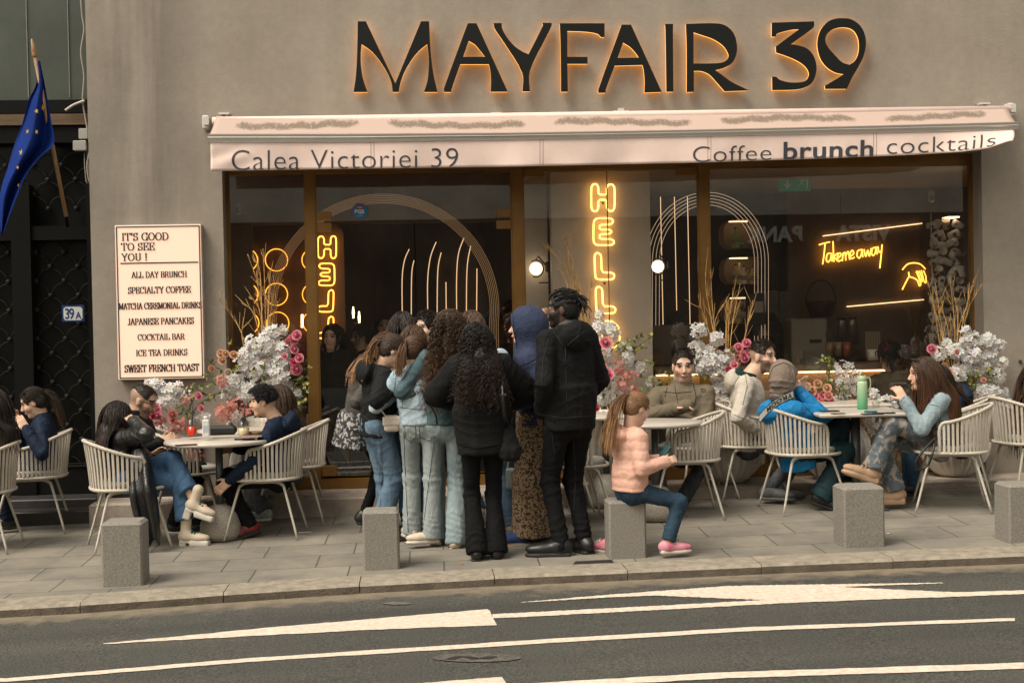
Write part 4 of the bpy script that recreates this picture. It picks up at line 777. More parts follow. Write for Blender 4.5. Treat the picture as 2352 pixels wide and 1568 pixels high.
# valance: hangs from the bar, blown up at the right end
def vs_pt(u, t, off=0.):
    zt = W(u, ip(bar_bot, u)-2, YB)[2]; w_ = max(0., (u-1950)/370); y = YB-.012-.012*math.sin(u*.017)*t-.010*math.sin(u*.043+1)*t*t-.10*t*w_**1.6
    q = W(u, ip(val_bot, u), y); x = W(u, ip(bar_bot, u), YB)[0]*(1-t)+q[0]*t; z = zt*(1-t)+q[2]*t
    wr = .012*math.exp(-((t-.55)/.3)**2)*math.sin((u-520)*.05+t*6)*math.exp(-((u-520)/60)**2)
    return np.array((x, y+wr-off, z))
nu, ntv = 300, 10
v = [vs_pt(484+(2326-484)*i/nu, j/ntv) for j in range(ntv+1) for i in range(nu+1)]
f = [(j*(nu+1)+i, j*(nu+1)+i+1, (j+1)*(nu+1)+i+1, (j+1)*(nu+1)+i) for j in range(ntv) for i in range(nu)]
va = link('valance', npmesh('valance', v, np.array(f)), pink, aw); md_ = va.modifiers.new('thickness', 'SOLIDIFY'); md_.thickness = .003; md_.offset = -1
stt = mat('seam_thread', (.30, .215, .185), .9)
for u in seams:
    e_ = MB()
    for du in (0, 7): q = [vs_pt(u+du, t, .004) for t in np.linspace(.03, .97, 8)]; e_.tube(q, .0018, 4)
    e_.build('seam', stt, va)
dk_txt = mat('lettering_grey', (.045, .045, .055), .8)
def valance_text(body, u0, u1, ttop, tbase, cap, offset, sc=1):
    """letters laid on the cloth: follow its sag and folds; trimmed where the hem curls under"""
    import bmesh
    me = text_mesh(body, 1., offset, .0, 1.05); bmx = bmesh.new(); bmx.from_mesh(me)
    bmesh.ops.subdivide_edges(bmx, edges=[e for e in bmx.edges if e.calc_length() > .05], cuts=2)
    bmesh.ops.triangulate(bmx, faces=bmx.faces)
    xs_ = [p.co.x for p in bmx.verts]; a, c = min(xs_), max(xs_)
    tf = lambda z: tbase-(tbase-ttop)*(z/cap)
    zcut = (tbase-.985)*cap/(tbase-ttop)
    bmesh.ops.bisect_plane(bmx, geom=bmx.verts[:]+bmx.edges[:]+bmx.faces[:], plane_co=(0, 0, zcut), plane_no=(0, 0, -1), clear_outer=True)
    for p in bmx.verts:
        u = u0+(u1-u0)*(p.co.x-a)/(c-a); p.co = vs_pt(u, min(.99, tf(p.co.z)), .006)
    bmx.to_mesh(me); bmx.free(); return link('lettering', me, dk_txt, va)
valance_text('Calea Victoriei 39', 533, 1052, .26, 1.0, .70, -.012)
valance_text('Coffee', 1591, 1771, .38, .99, .70, -.012)
valance_text('brunch', 1799, 2005, .30, .99, .70, .018)
valance_text('cocktails', 2036, 2284, .22, .93, .70, -.012)

# ================================================================ lit menu sign
P0, P1 = W(262, 517, -.10), W(470, 866, -.10); sx0, sx1, sz1, sz0 = P0[0], P1[0], P0[2], P1[2]-.01
ms = thing('menu_sign', 'lit cream menu sign with black border listing brunch, coffee and cocktails', 'sign', ((sx0+sx1)/2, 0, sz0))
w_, h_ = sx1-sx0, sz1-sz0
e_ = MB(); e_.box((0, -.045, h_/2), (w_, .088, h_), .006); e_.build('case', mat('sign_case', (.5, .46, .42), .4), ms)
e_ = MB(); e_.box((0, -.0905, h_/2), (w_-.012, .003, h_-.012)); e_.build('lit_face', mat('sign_face', (.70, .55, .45), .5, emit=(1, .60, .40), es=.34), ms)
blk = mat('sign_ink', (.012, .01, .01), .6)
e_ = MB(); bw, bt = w_-.034, .009; yb = -.0945
for s in (-1, 1): e_.box((s*bw/2, yb, h_/2), (bt, .004, h_-.034+bt)); e_.box((0, yb, h_/2+s*(h_-.034)/2), (bw-bt, .004, bt))
e_.build('border', blk, ms)
# seriffed capitals drawn stroke by stroke (x 0..w, z 0..1): thick uprights, thin bars, slab feet
def arc(cx, cz, rx, rz, a0, a1, n=10): return [(cx+rx*math.cos(math.radians(a)), cz+rz*math.sin(math.radians(a))) for a in np.linspace(a0, a1, n)]
GLY = {'I': (.36, [[(.18,0),(.18,1)]]), 'T': (.74, [[(.37,0),(.37,1)],[(.04,1),(.70,1)],[(.04,1),(.04,.8)],[(.70,1),(.70,.8)]]), 'S': (.62, [arc(.31,.75,.24,.24,40,270)+arc(.31,.26,.25,.25,90,-140),[(.5,1),(.5,.74)],[(.08,0),(.08,.28)]]),
 'G': (.84, [arc(.44,.5,.38,.5,45,330,16),[(.74,.0),(.74,.42)],[(.55,.42),(.84,.42)],[(.72,1),(.72,.72)]]), 'O': (.86, [arc(.43,.5,.37,.5,0,360,20)]), 'D': (.84, [[(.14,0),(.14,1)],[(.14,1),(.36,1)]+arc(.36,.5,.40,.5,90,-90,12)+[(.14,0)]]),
 'E': (.70, [[(.14,0),(.14,1)],[(.02,1),(.62,1)],[(.14,.52),(.46,.52)],[(.02,0),(.64,0)],[(.62,1),(.62,.78)],[(.64,0),(.64,.24)],[(.46,.42),(.46,.62)]]), 'Y': (.76, [[(.38,0),(.38,.45)],[(.38,.45),(.08,1)],[(.38,.45),(.68,1)]]),
 'U': (.82, [[(.16,1),(.16,.3)]+arc(.41,.28,.25,.28,180,360,10)+[(.66,1)]]), '!': (.3, [[(.15,.3),(.15,1)],[(.15,.0),(.15,.1)]]), "'": (.24, [[(.12,.72),(.12,1)]]),
 'A': (.82, [[(.08,0),(.40,1)],[(.40,1),(.74,0)],[(.2,.36),(.62,.36)]]), 'L': (.68, [[(.14,0),(.14,1)],[(.02,0),(.62,0)],[(.62,0),(.62,.28)]]), 'B': (.74, [[(.14,0),(.14,1)],[(.02,1),(.40,1)]+arc(.40,.76,.22,.24,90,-90,8)+[(.14,.52)],[(.14,.52),(.42,.52)]+arc(.42,.26,.26,.26,90,-90,8)+[(.02,0)]]),
 'R': (.80, [[(.14,0),(.14,1)],[(.02,1),(.40,1)]+arc(.40,.75,.23,.25,90,-90,8)+[(.14,.5)],[(.40,.5),(.72,0)]]), 'N': (.86, [[(.14,0),(.14,1)],[(.14,1),(.70,0)],[(.70,0),(.70,1)]]), 'C': (.80, [arc(.43,.5,.37,.5,45,315,16),[(.70,1),(.70,.70)]]),
 'H': (.86, [[(.14,0),(.14,1)],[(.70,0),(.70,1)],[(.14,.52),(.70,.52)]]), 'P': (.70, [[(.14,0),(.14,1)],[(.02,1),(.40,1)]+arc(.40,.73,.24,.27,90,-90,8)+[(.14,.46)]]), 'F': (.66, [[(.14,0),(.14,1)],[(.02,1),(.60,1)],[(.14,.52),(.44,.52)],[(.60,1),(.60,.76)],[(.44,.42),(.44,.62)]]),
 'M': (1.0, [[(.14,0),(.14,1)],[(.14,1),(.50,.1)],[(.50,.1),(.86,1)],[(.86,1),(.86,0)]]), 'J': (.52, [[(.36,1),(.36,.2)]+arc(.20,.16,.16,.18,0,-160,6)]), 'K': (.82, [[(.14,0),(.14,1)],[(.14,.42),(.66,1)],[(.32,.6),(.72,0)]]), 'W': (1.08, [[(.06,1),(.32,0)],[(.32,0),(.54,1)],[(.54,1),(.78,0)],[(.78,0),(1.02,1)]]), ' ': (.34, [])}
def serif_text(body, xa, xb, z, cap, name='lettering', weight=1.):
    tot = sum(GLY[c][0]+.07 for c in body)-.07; sx_ = (xb-xa)/tot; x = xa; mb = MB(); lvl = [0]
    def stroke(p, q, w):
        d = np.array(q)-np.array(p); L_ = np.linalg.norm(d)+1e-9; nn = np.array((-d[1], d[0]))/L_*w/2; e = d/L_*w*.3
        a, c = np.array(p)-e, np.array(q)+e; lvl[0] = (lvl[0]+1) % 40; y = yb-.002-lvl[0]*.00006
        mb.add([(a[0]+nn[0], y, a[1]+nn[1]), (a[0]-nn[0], y, a[1]-nn[1]), (c[0]-nn[0], y, c[1]-nn[1]), (c[0]+nn[0], y, c[1]+nn[1])], [(0, 1, 2, 3)])
    for c in body:
        wdt, sts = GLY[c]
        for s in sts:
            pts = [(x+p[0]*sx_, z+p[1]*cap) for p in s]
            for p, q in zip(pts[:-1], pts[1:]):
                d = np.array(q)-np.array(p); th = abs(d[1])/(np.linalg.norm(d)+1e-9); stroke(p, q, cap*(.075+.115*th)*weight)
            for k, nb in ((0, 1), (-1, -2)):            # slab serif at the free end of uprights
                p, q = s[k], s[nb]
                if abs(p[1]-q[1]) > .25 and p[1] in (0, 1) and abs(p[0]-q[0]) < .5: stroke((pts[k][0]-.14*sx_, pts[k][1]), (pts[k][0]+.14*sx_, pts[k][1]), cap*.085)
        x += (wdt+.07)*sx_
    return mb.build(name, blk, ms)
def sg(u, w): p = W(u, w, -.10); return p[0]-(sx0+sx1)/2, p[2]-sz0
for body, ua, ub, vt, vb in (("IT'S GOOD", 279, 387, 536, 551), ('TO SEE', 278, 355, 559, 574), ('YOU !', 279, 338, 583, 598), ('ALL DAY BRUNCH', 302, 429, 625, 636), ('SPECIALTY COFFEE', 294, 438, 660, 671.5), ('MATCHA CEREMONIAL DRINKS', 273, 463, 697, 707), ('JAPANESE PANCAKES', 293, 445, 732, 743), ('COCKTAIL BAR', 316, 424, 768, 779), ('ICE TEA DRINKS', 312, 430, 804, 815), ('SWEET FRENCH TOAST', 286, 457, 839, 851)):
    xa, zt = sg(ua, vt); xb, zb = sg(ub, vb); serif_text(body, xa, xb, zb, zt-zb)
xa, za = sg(276, 605); xb, _ = sg(455, 605); e_ = MB(); e_.box(((xa+xb)/2, yb, za), (xb-xa, .004, .010)); e_.build('rule', blk, ms)

# ================================================================ neon signs inside
amber = glow('neon_amber', (1, .50, .11), 3.6); amber2 = glow('neon_amber_soft', (1, .43, .06), 3.0); warm = glow('led_warm', (1, .60, .30), 1.8); fine = glow('led_thin', (1, .62, .34), .80); fine2 = glow('led_hair', (1, .70, .46), .38)
def q4(x, y): return (x*.29291+1139.3, y*.29291+367.5)
HEL = {'H': [[(803,272),(868,272),(868,215),(885,192),(912,192),(930,215),(930,375),(915,400),(885,400),(868,375),(868,312),(803,312),(803,375),(790,402),(762,402),(747,375),(747,215),(762,190),(790,190),(803,215)]],
 'E': [[(903,457),(790,457),(765,480),(763,640),(785,668),(905,668),(926,650),(922,632),(900,620),(812,620),(812,582),(890,580),(908,562),(890,546),(812,546),(812,508),(900,506),(921,482)]],
 'L': [[(800,728),(825,745),(828,882),(905,882),(928,897),(925,925),(905,937),(800,937),(778,920),(772,750),(785,730)]]}
def soft(pts, n=3):            # round the corners a little
    P = np.array(pts, float)
    for _ in range(1): P = np.concatenate([np.stack([P*.82+np.roll(P, -1, 0)*.18, P*.18+np.roll(P, -1, 0)*.82], 1).reshape(-1, P.shape[1])])
    return P
neon = thing('neon_sign', 'tall amber neon tube sign spelling HELLO on the taupe panel behind the glass', 'neon sign', (0, 0, 0))
def neon_tube(pts2, y, r, m, parent, closed=False, name='neon_tube', rnd=True):
    if closed and rnd: pts2 = soft(pts2)
    e_ = MB(); e_.tube([W(p[0], p[1], y) for p in pts2], r, 7, closed); return e_.build(name, m, parent)
YN = .375
neon_tube([q4(*p) for p in HEL['H'][0]], YN, .0075, amber, neon, True)
neon_tube([q4(*p) for p in HEL['E'][0]], YN, .0075, amber, neon, True)
neon_tube([q4(*p) for p in HEL['L'][0]], YN, .0075, amber, neon, True)
neon_tube([q4(p[0]+9, p[1]+265) for p in HEL['L'][0]], YN, .0075, amber, neon, True)
neon_tube([q4(878+95*math.cos(a), 1372+112*math.sin(a)) for a in np.linspace(0, 2*math.pi, 40, False)], YN, .0075, amber, neon, True, rnd=False)
neon_tube([q4(878+42*math.cos(a), 1372+58*math.sin(a)) for a in np.linspace(0, 2*math.pi, 30, False)], YN, .0075, amber, neon, True, rnd=False)
for (x, y) in ((838, 338), (851, 965)): p = W(*q4(x, y), YN+.01); e_ = MB(); e_.ball(p, .012, 8); e_.build('fixing', mat('fixing_dark', (.05, .045, .04), .5), neon)
# greeting's reflection built as tubes on a wooden round-topped panel, left of the door
def q3(x, y): return (x*.31252+496.1, y*.31252+367.5)
YM = 1.05
n2_ = thing('neon_sign', 'reflection of the amber neon letters built as tubes on a round-topped wooden panel', 'neon sign', (0, 0, 0))
a, c = W(724, 700, YM+.1)[0], W(793, 700, YM+.1)[0]; zt = W(760, 512, YM+.1)[2]
rp_ = [(a+(c-a)*(.5-.5*math.cos(t)), zt-.12+.12*math.sin(t)) for t in np.linspace(0, math.pi, 12)]
e_ = MB(); e_.prism(rp_+[(c, ZB), (a, ZB)], YM+.06, YM+.12); e_.build('backing_panel', mat('honey_wood', (.17, .095, .035), .5, var=.25, vs=3, stretch=(1, 1, .2)), n2_)
def mir(key, ytop, s):
    P = np.array(HEL[key][0], float); x = 885-(P[:, 0]-745)*s*.96; y = ytop+(P[:, 1]-P[:, 1].min())*s
    return [q3(*p) for p in zip(x, y)]
for key, yt in (('H', 560), ('E', 760), ('L', 955), ('L', 1150)): neon_tube(mir(key, yt, .765), YM, .0068, amber2, n2_, True)
# handwriting and hand
def q5(x, y): return (x*.33594+1561.9, y*.33594+349.1)
YT = 2.57
tk = thing('neon_sign', 'amber neon handwriting reading Take me away above a drooping hand outline', 'neon sign', (0, 0, 0))
STK = [[(950,635),(985,624),(1025,615)],[(992,626),(985,700),(975,768)],[(1027,692),(1008,698),(1000,735),(1012,752),(1030,730),(1036,690),(1040,748)],[(1046,610),(1049,680),(1052,750)],[(1080,690),(1054,718),(1088,750)],[(1078,728),(1100,705),(1092,690),(1077,710),(1080,745),(1104,738)],
 [(1114,690),(1110,746)],[(1112,710),(1128,686),(1134,742)],[(1134,708),(1150,680),(1160,736)],[(1164,714),(1187,695),(1179,672),(1164,692),(1167,728),(1194,720)],[(1240,668),(1216,675),(1210,708),(1225,725),(1240,700),(1243,664),(1250,718)],[(1258,665),(1270,714),(1284,672),(1294,712),(1308,658)],[(1337,652),(1316,660),(1310,693),(1322,708),(1336,685),(1339,648),(1347,700)],[(1353,645),(1360,684),(1374,678)],[(1382,632),(1375,710),(1366,795)]]
for s in STK: neon_tube(smooth_path([q5(*p) for p in s], 5), YT, .0066, amber2, tk)
hn = thing('neon_sign', 'amber neon outline of a drooping hand below the handwriting on the brown wall', 'neon sign', (0, 0, 0))
tag(tk, 'amber neon handwriting reading Take me away on the brown wall at the right')
for s in ([(1520,805),(1555,768),(1600,758),(1645,768),(1678,800)],[(1520,940),(1545,890),(1566,850)],[(1563,820),(1570,850),(1600,862),(1625,880),(1635,912),(1646,905),(1634,860),(1615,815)],[(1622,812),(1642,868),(1655,888),(1650,850),(1636,812)],[(1650,808),(1668,880),(1682,892),(1680,850),(1664,810)]): neon_tube(smooth_path([q5(*p) for p in s], 5), YT, .0066, amber2, hn)

for (a, c) in (((1890, 542), (2118, 513)), ((1945, 704), (2122, 688))):
    p, q = W(*a, 2.595), W(*c, 2.595); e_ = MB(); e_.tube([p, q], .0055, 6); o = e_.build('light_strip', warm, None); tag(o, ('upper' if a[1] < 600 else 'lower')+' slanting warm light strip on the brown wall '+('above' if a[1] < 600 else 'below')+' the neon handwriting', 'light strip', 'light strips on the brown wall')
# ring lights, three rows
YR = 3.2
for (u, w_) in [(566, 597), (635, 597), (719, 597), (567, 676), (635, 676), (720, 676), (569, 742), (638, 742), (721, 740)]:
    e_ = MB(); c = W(u, w_, YR); 
    e_.tube([(c[0]+.116*math.cos(a), YR, c[2]+.116*math.sin(a)) for a in np.linspace(0, 2*math.pi, 36, False)],.0055, 6, True)
    o = e_.build('ring_light', glow('ring_amber', (1, .38, .04), 1.9)); row_ = {597: 'top', 676: 'middle', 742: 'bottom', 740: 'bottom'}[w_]; cl_ = 'left' if u < 600 else ('middle' if u < 680 else 'right')
    tag(o, 'round amber ring light on the dark back wall, %s row, %s of three' % (row_, cl_), 'ring light', 'ring lights on the back wall')
e_ = MB(); a, c = W(560, 700, 3.25)[0], W(720, 700, 3.25)[0]; e_.box(((a+c)/2, 3.30, 1.5), (c-a, .08, 2.7)); e_.build('interior_wall', dk, cafe)
# big hoop of fine gold rods (left) and the multi-line arch (right)
gold = mat('gold_rod', (.42, .27, .12), .4, .6, emit=(1, .58, .28), es=.13)
ar = thing('arch_light', 'large arch of fine gold rods spanning the left door bay', 'arch', (0, 0, 0)); YA = .80
for k in range(6):
    d = k*4.0; pts = []
    for t in np.linspace(math.radians(-6), math.radians(184), 60): cu, cv = 880, 712; rx, ry = 266-d, 266-d*1.0; pts.append((cu+rx*math.cos(t), cv-ry*math.sin(t)))
    pts = [(pts[0][0]+1, 860)]+pts+[(pts[-1][0]-3, 860)]
    neon_tube(pts, YA+.001*k, .0026, gold, ar, name='rod')
a2 = thing('arch_light', 'arch of five fine glowing lines over the bar shelves on the right', 'arch', (0, 0, 0))
for k in range(5):
    d = k*8.0; pts = [(1765-d, 795)]
    for t in np.linspace(0, math.pi, 50): pts.append((1625+(140-d)*math.cos(t)*(1 if t < math.pi/2 else 1.02), 600-(158-d*.9)*math.sin(t)))
    neon_tube(pts+[(1482+d, 790)], 1.7, .0026, fine2, a2, name='rod')
for (u, v0, v1) in ((1517, 452, 745), (1549, 452, 745), (1579, 452, 745)):
    e_ = MB(); e_.tube([W(u, v0, 2.4), W(u+6, v1, 2.4)], .0042, 6); tag(e_.build('light_strip', fine), '%s upright warm light line in the arch beside the greeting panel' % {1517: 'leftmost', 1549: 'middle', 1579: 'rightmost'}[u], 'light strip', 'upright light lines in the right arch')

q33 = lambda x, y: (x*.31252*1+496.1, y*.31252+367.5)
LF3 = [[(1420,655),(1385,740),(1368,880),(1370,1180)],[(1455,737),(1438,850),(1435,1180)],[(1618,602),(1575,720),(1555,900),(1558,1180)],[(1655,680),(1630,820),(1625,1180)],[(1690,897),(1693,1180)],[(1822,573),(1780,700),(1768,900),(1770,1180)],[(1872,632),(1845,800),(1840,1180)],[(1918,797),(1915,1180)]]
for i, s in enumerate(LF3):
    o = neon_tube(smooth_path([q33(*p) for p in s], 6), 2.6, .0048, fine, None, name='light_strip')
    tag(o, 'curved warm light line behind the door, number %s from the left' % ('one', 'two', 'three', 'four', 'five', 'six', 'seven', 'eight')[i], 'light strip', 'curved light lines behind the door')
    tag(o, '%s curved warm light line behind the door glass' % ('leftmost long', 'second from left, short', 'third from left, tall', 'fourth from left', 'fifth from left, very short', 'sixth from left, tallest', 'seventh from left', 'rightmost short')[i])
lpn = mat('leaf_panel', (.055, .036, .018), .5, var=.2, vs=3)
for u, w_ in ((1030, 530), (1092, 530)):
    c = W(u, w_, 2.7); r = .14; e_ = MB(); pr = [(c[0]+r*math.cos(t), c[2]-.5+.5*math.sin(t)) for t in np.linspace(0, math.pi, 16)]
    e_.prism(pr+[(c[0]-r, ZB), (c[0]+r, ZB)], 2.66, 2.72); o = e_.build('arched_panel', lpn); tag(o, '%s tall dark pointed panel behind the door glass' % ('left' if u < 1050 else 'right'), 'panel', 'pointed panels behind the door')
# globe wall lamps
def globe_lamp(u, w_, y, label, back):
    c = W(u, w_, y); t = thing('wall_lamp', label, 'lamp', c, 0, 'globe wall lamps'); e_ = MB(); e_.ball((0, 0, 0), .058, 16); e_.build('globe', glow('globe_white', (1, .78, .50), 1.9), t)
    e_ = MB(); e_.tube([(.066*math.sin(a), 0, .075*math.cos(a)) for a in np.linspace(-.6, 3.6, 20)], .007, 6); e_.tube([(.0, 0, .075), (.02, .0, .11), (.085, 0, .03)], .008, 6); e_.build('arm', blk, t)
    e_ = MB(); e_.box((.10, 0, .015), (.035, .06, .09), .01); e_.box((.07, 0, -.125), (.09, .012, .012)); e_.build('wall_plate', blk, t)
globe_lamp(1231, 617, .62, 'white globe lamp on black bracket left of the taupe greeting panel', 1)
globe_lamp(1511, 612, .95, 'white globe lamp on black bracket right of the taupe greeting panel', -1)
for u, w_, lb in ((816, 724, 'twin candle bulbs glowing in the dark left of the queue'),):
    c = W(u, w_, 3.0); t = thing('wall_lamp', lb, 'lamp', c)
    for dx, dz in ((-.02, .03), (.04, -.02)): e_ = MB(); e_.tube([(dx, 0, dz-.06), (dx, 0, dz), (dx, 0, dz+.06)], [.009, .013, .006], 8); e_.build('bulb', glow('candle', (1, .62, .3), 5.), t)
    e_ = MB(); e_.box((.01, .03, -.09), (.1, .03, .03), .005); e_.build('holder', blk, t)
e_ = MB(); e_.tube([W(694, 722, 3.1), W(694, 752, 3.1)], .012, 8); tag(e_.build('candle_lamp', glow('candle', (1, .62, .3), 5.)), 'short bright candle lamp beside the ring lights', 'lamp')
# ================================================================ dark entrance on the left
YD = .40
gt = thing('entrance_gate', 'dark iron gate with scalloped grille in the shaded entrance at the far left', 'gate', (0, 0, 0))
irn = mat('black_iron', (.005, .0048, .0045), .6, spec=.12); dgl = mat('dark_glazing', (.008, .0082, .007), .2, spec=.22, var=.3, vs=1.5)
gx0, gx1 = -9., WL-.005
e_ = MB(); e_.box(((gx0+gx1)/2, YD+.08, 1.6), (gx1-gx0, .04, 4.2)); e_.build('glazing', dgl, gt)
zr = lambda v: W(120, v, YD)[2]
e_ = MB()
for v0, v1 in ((232, 262), (292, 330), (520, 552)): e_.box(((gx0+gx1)/2, YD-.01, (zr(v0)+zr(v1))/2), (gx1-gx0, .10, zr(v0)-zr(v1)))
zl = W(120, 1085, YD)[2]; e_.box(((gx0+gx1)/2, YD-.012, (zl+.02)/2+.05), (gx1-gx0, .10, zl-.02))
for u0, u1 in ((38, 82), (210, 226)): a, c = W(u0, 800, YD)[0], W(u1, 800, YD)[0]; e_.box(((a+c)/2, YD-.02, 1.35), (c-a, .13, 2.9))
for k in range(1, 5): e_.box((W(60, 800, YD)[0]-.62*k, YD-.02, 1.35), (.14, .128, 2.9))
e_.build('frame', irn, gt)
sc = MB(); sp_, rh = .232, .1225; zz = W(120, 1085, YD)[2]+.03; x00 = W(150, 800, YD)[0]
gi = mat('grille_iron', (.022, .021, .018), .6, spec=.15)
for r in range(22):
    z = zz+r*rh
    if zr(552)-.01 < z < zr(520)+.05 or z > zr(330)-.05: continue
    for k in range(-10, 4):
        cx = x00+sp_*(k+(r % 2)*.5)
        if cx > gx1-.02: continue
        pts = [(cx+.108*math.cos(t), YD+.02, z+.108*math.sin(t)) for t in np.linspace(.15, math.pi-.15, 11)]; pts = [p for p in pts if p[0] < gx1-.01]
        if len(pts) > 3: sc.tube(pts, .0042, 4)
        sc.ball((cx-sp_/2, YD+.015, z+.004), .024, 6) if cx-sp_/2 < gx1-.03 else None
sc.build('scroll_grille', gi, gt)
e_ = MB()
for v in (1078,): z = W(120, v, YD)[2]; e_.box(((gx0+gx1)/2, YD-.075, z+.035), (gx1-gx0, .012, .010)); e_.box(((gx0+gx1)/2, YD-.075, z+.055), (gx1-gx0, .012, .006))
e_.build('kick_rail', gi, gt)
e_ = MB(); e_.box(((gx0+gx1)/2, .10, .03), (gx1-gx0, .58, .16), .01); e_.box(((gx0+gx1)/2, .2, .14), (gx1-gx0, .36, .09), .01); e_.build('threshold', mat('dark_step', (.03, .027, .024), .5, var=.4, vs=5), gt)
tp = MB(); tp.box(((gx0+gx1)/2, YD+.02, (zr(232)+6)/2), (gx1-gx0, .05, 6-zr(232))); tp.build('green_panel', mat('green_glass_panel', (.062, .072, .056), .3, .0, var=.25, vs=1.6, spec=.5), gt)
e_ = MB(); e_.box(((gx0+gx1)/2, YD-.03, (zr(265)+zr(290))/2), (gx1-gx0, .11, zr(265)-zr(290))); e_.build('beam', mat('rust_beam', (.115, .065, .03), .6, var=.5, vs=7, stretch=(.5, 1, 4)), gt)
for u in (60, 155): e_ = MB(); p = W(u, 0, YD-.012); e_.box((p[0], YD-.012, (zr(225)+5.5)/2), (.006, .012, 5.5-zr(225))); e_.build('panel_seam', mat('seam_pale', (.22, .24, .2), .5), gt)
# cables and junction box by the corner
cw = mat('cable_grey', (.30, .27, .23), .6)
e_ = MB(); e_.tube([W(*p, .30) for p in smooth_path([(184, -40), (188, 30), (193, 70), (186, 120), (193, 175), (190, 230), (196, 270), (203, 310), (206, 345), (200, 380), (205, 420)], 5)], .008, 6); tag(e_.build('cable', cw), 'loose grey cable running down the corner beside the green panel', 'cable')
e_ = MB(); e_.tube([W(*p, .28) for p in smooth_path([(150, 254), (166, 243), (182, 236), (194, 232)], 5)], .011, 6); tag(e_.build('conduit', mat('white_pipe', (.5, .47, .42), .5)), 'short bent white conduit under the green panel', 'conduit')
jb = thing('junction_box', 'small grey junction box beside the cable at the wall corner', 'box', W(193, 322, .32))
e_ = MB(); e_.box((0, .0, .05), (.075, .06, .09), .006); e_.box((-.03, -.005, -.05), (.11, .07, .085), .006); e_.build('case', mat('box_grey', (.36, .35, .32), .5), jb)
e_ = MB()
for s in (-.008, .012, .03): e_.tube([W(196, 345, .33)+V(s, 0, 0), W(198, 380, .33)+V(s*1.6, 0, 0), W(200, 415, .33)+V(s, 0, 0), W(206, 430, .33)+V(s, 0, 0)], .005, 5)
tag(e_.build('cable_loop', cw), 'bundle of thin grey cables hanging below the junction box', 'cable')
# number plate
p = W(168, 720, YD-.08); npl = thing('number_plate', 'blue and white enamel house number plate 39A on the gate', 'number plate', p)
e_ = MB(); e_.box((0, 0, 0), (.185, .006, .140), .003); e_.build('plate', mat('enamel_blue', (.015, .045, .16), .25), npl)
e_ = MB(); c_ = .016; w2, h2 = .078, .056; e_.prism([(-w2+c_, -h2), (w2-c_, -h2), (w2, -h2+c_), (w2, h2-c_), (w2-c_, h2), (-w2+c_, h2), (-w2, h2-c_), (-w2, -h2+c_)], -.0055, -.0035); e_.build('white_field', mat('enamel_white', (.62, .62, .6), .25), npl)
o = link('number', text_mesh('39', .125, .002, .0008, .82), mat('enamel_blue', (.015, .045, .16)), npl); o.location = (-.070, -.0068, -.043); o.scale = (.72, 1, 1)
o = link('number', text_mesh('A', .08, .002, .0008), mat('enamel_blue', (.015, .045, .16)), npl); o.location = (.022, -.0068, -.043); o.scale = (.85, 1, 1)
# flag
fl = thing('flag', 'blue flag with a ring of gold stars hanging from a slanting wooden pole', 'flag', (0, 0, 0)); YF = .02
wood = mat('pole_wood', (.33, .19, .09), .55, var=.25, vs=6, stretch=(6, 6, .6)); A, B = W(80, 128, YF-.35), W(152, 497, YF+.05)
e_ = MB(); e_.tube([A, B], .017, 8); e_.build('pole', wood, fl); d = nrm(A-B)
e_ = MB(); e_.tube([A-d*.01, A, A+d*.015, A+d*.04, A+d*.13], [.018, .024, .019, .020, .006], 10); e_.build('finial', wood, fl)
e_ = MB(); q = W(147, 470, YF+.02); e_.tube([q, W(155, 520, .26)], .013, 6); e_.build('pole_socket', irn, fl)
Lf = [(82, 140), (84, 190), (66, 230), (52, 280), (34, 330), (18, 385), (4, 430), (-2, 470), (3, 540)]; Rf = [(92, 140), (102, 190), (110, 235), (118, 280), (124, 330), (92, 362), (62, 400), (40, 450), (6, 540)]
fv = []; nf, mf = 44, 40
Ls, Rs = np.array(smooth_path(Lf, 8)), np.array(smooth_path(Rf, 8))
def flag_pt(s, t, off=0):
    i = t*(len(Ls)-1); k = int(min(i, len(Ls)-2)); f_ = i-k; l, r = Ls[k]*(1-f_)+Ls[k+1]*f_, Rs[k]*(1-f_)+Rs[k+1]*f_
    u, w = l*(1-s)+r*s; y = YF-.33+.36*t*.55+.075*math.sin(s*8.5+t*3.)*(.25+.75*min(1, t*2.2))*(1-.2*t); return W(u, w, y-off)
for j in range(mf+1):
    for i in range(nf+1): fv.append(flag_pt(i/nf, j/mf))
ff = [(j*(nf+1)+i, j*(nf+1)+i+1, (j+1)*(nf+1)+i+1, (j+1)*(nf+1)+i) for j in range(mf) for i in range(nf)]
o = link('cloth', npmesh('cloth', fv, np.array(ff)), mat('flag_blue', (.006, .026, .17), .7, spec=.15, var=.15, vs=4), fl); md_ = o.modifiers.new('thickness', 'SOLIDIFY'); md_.thickness = .002
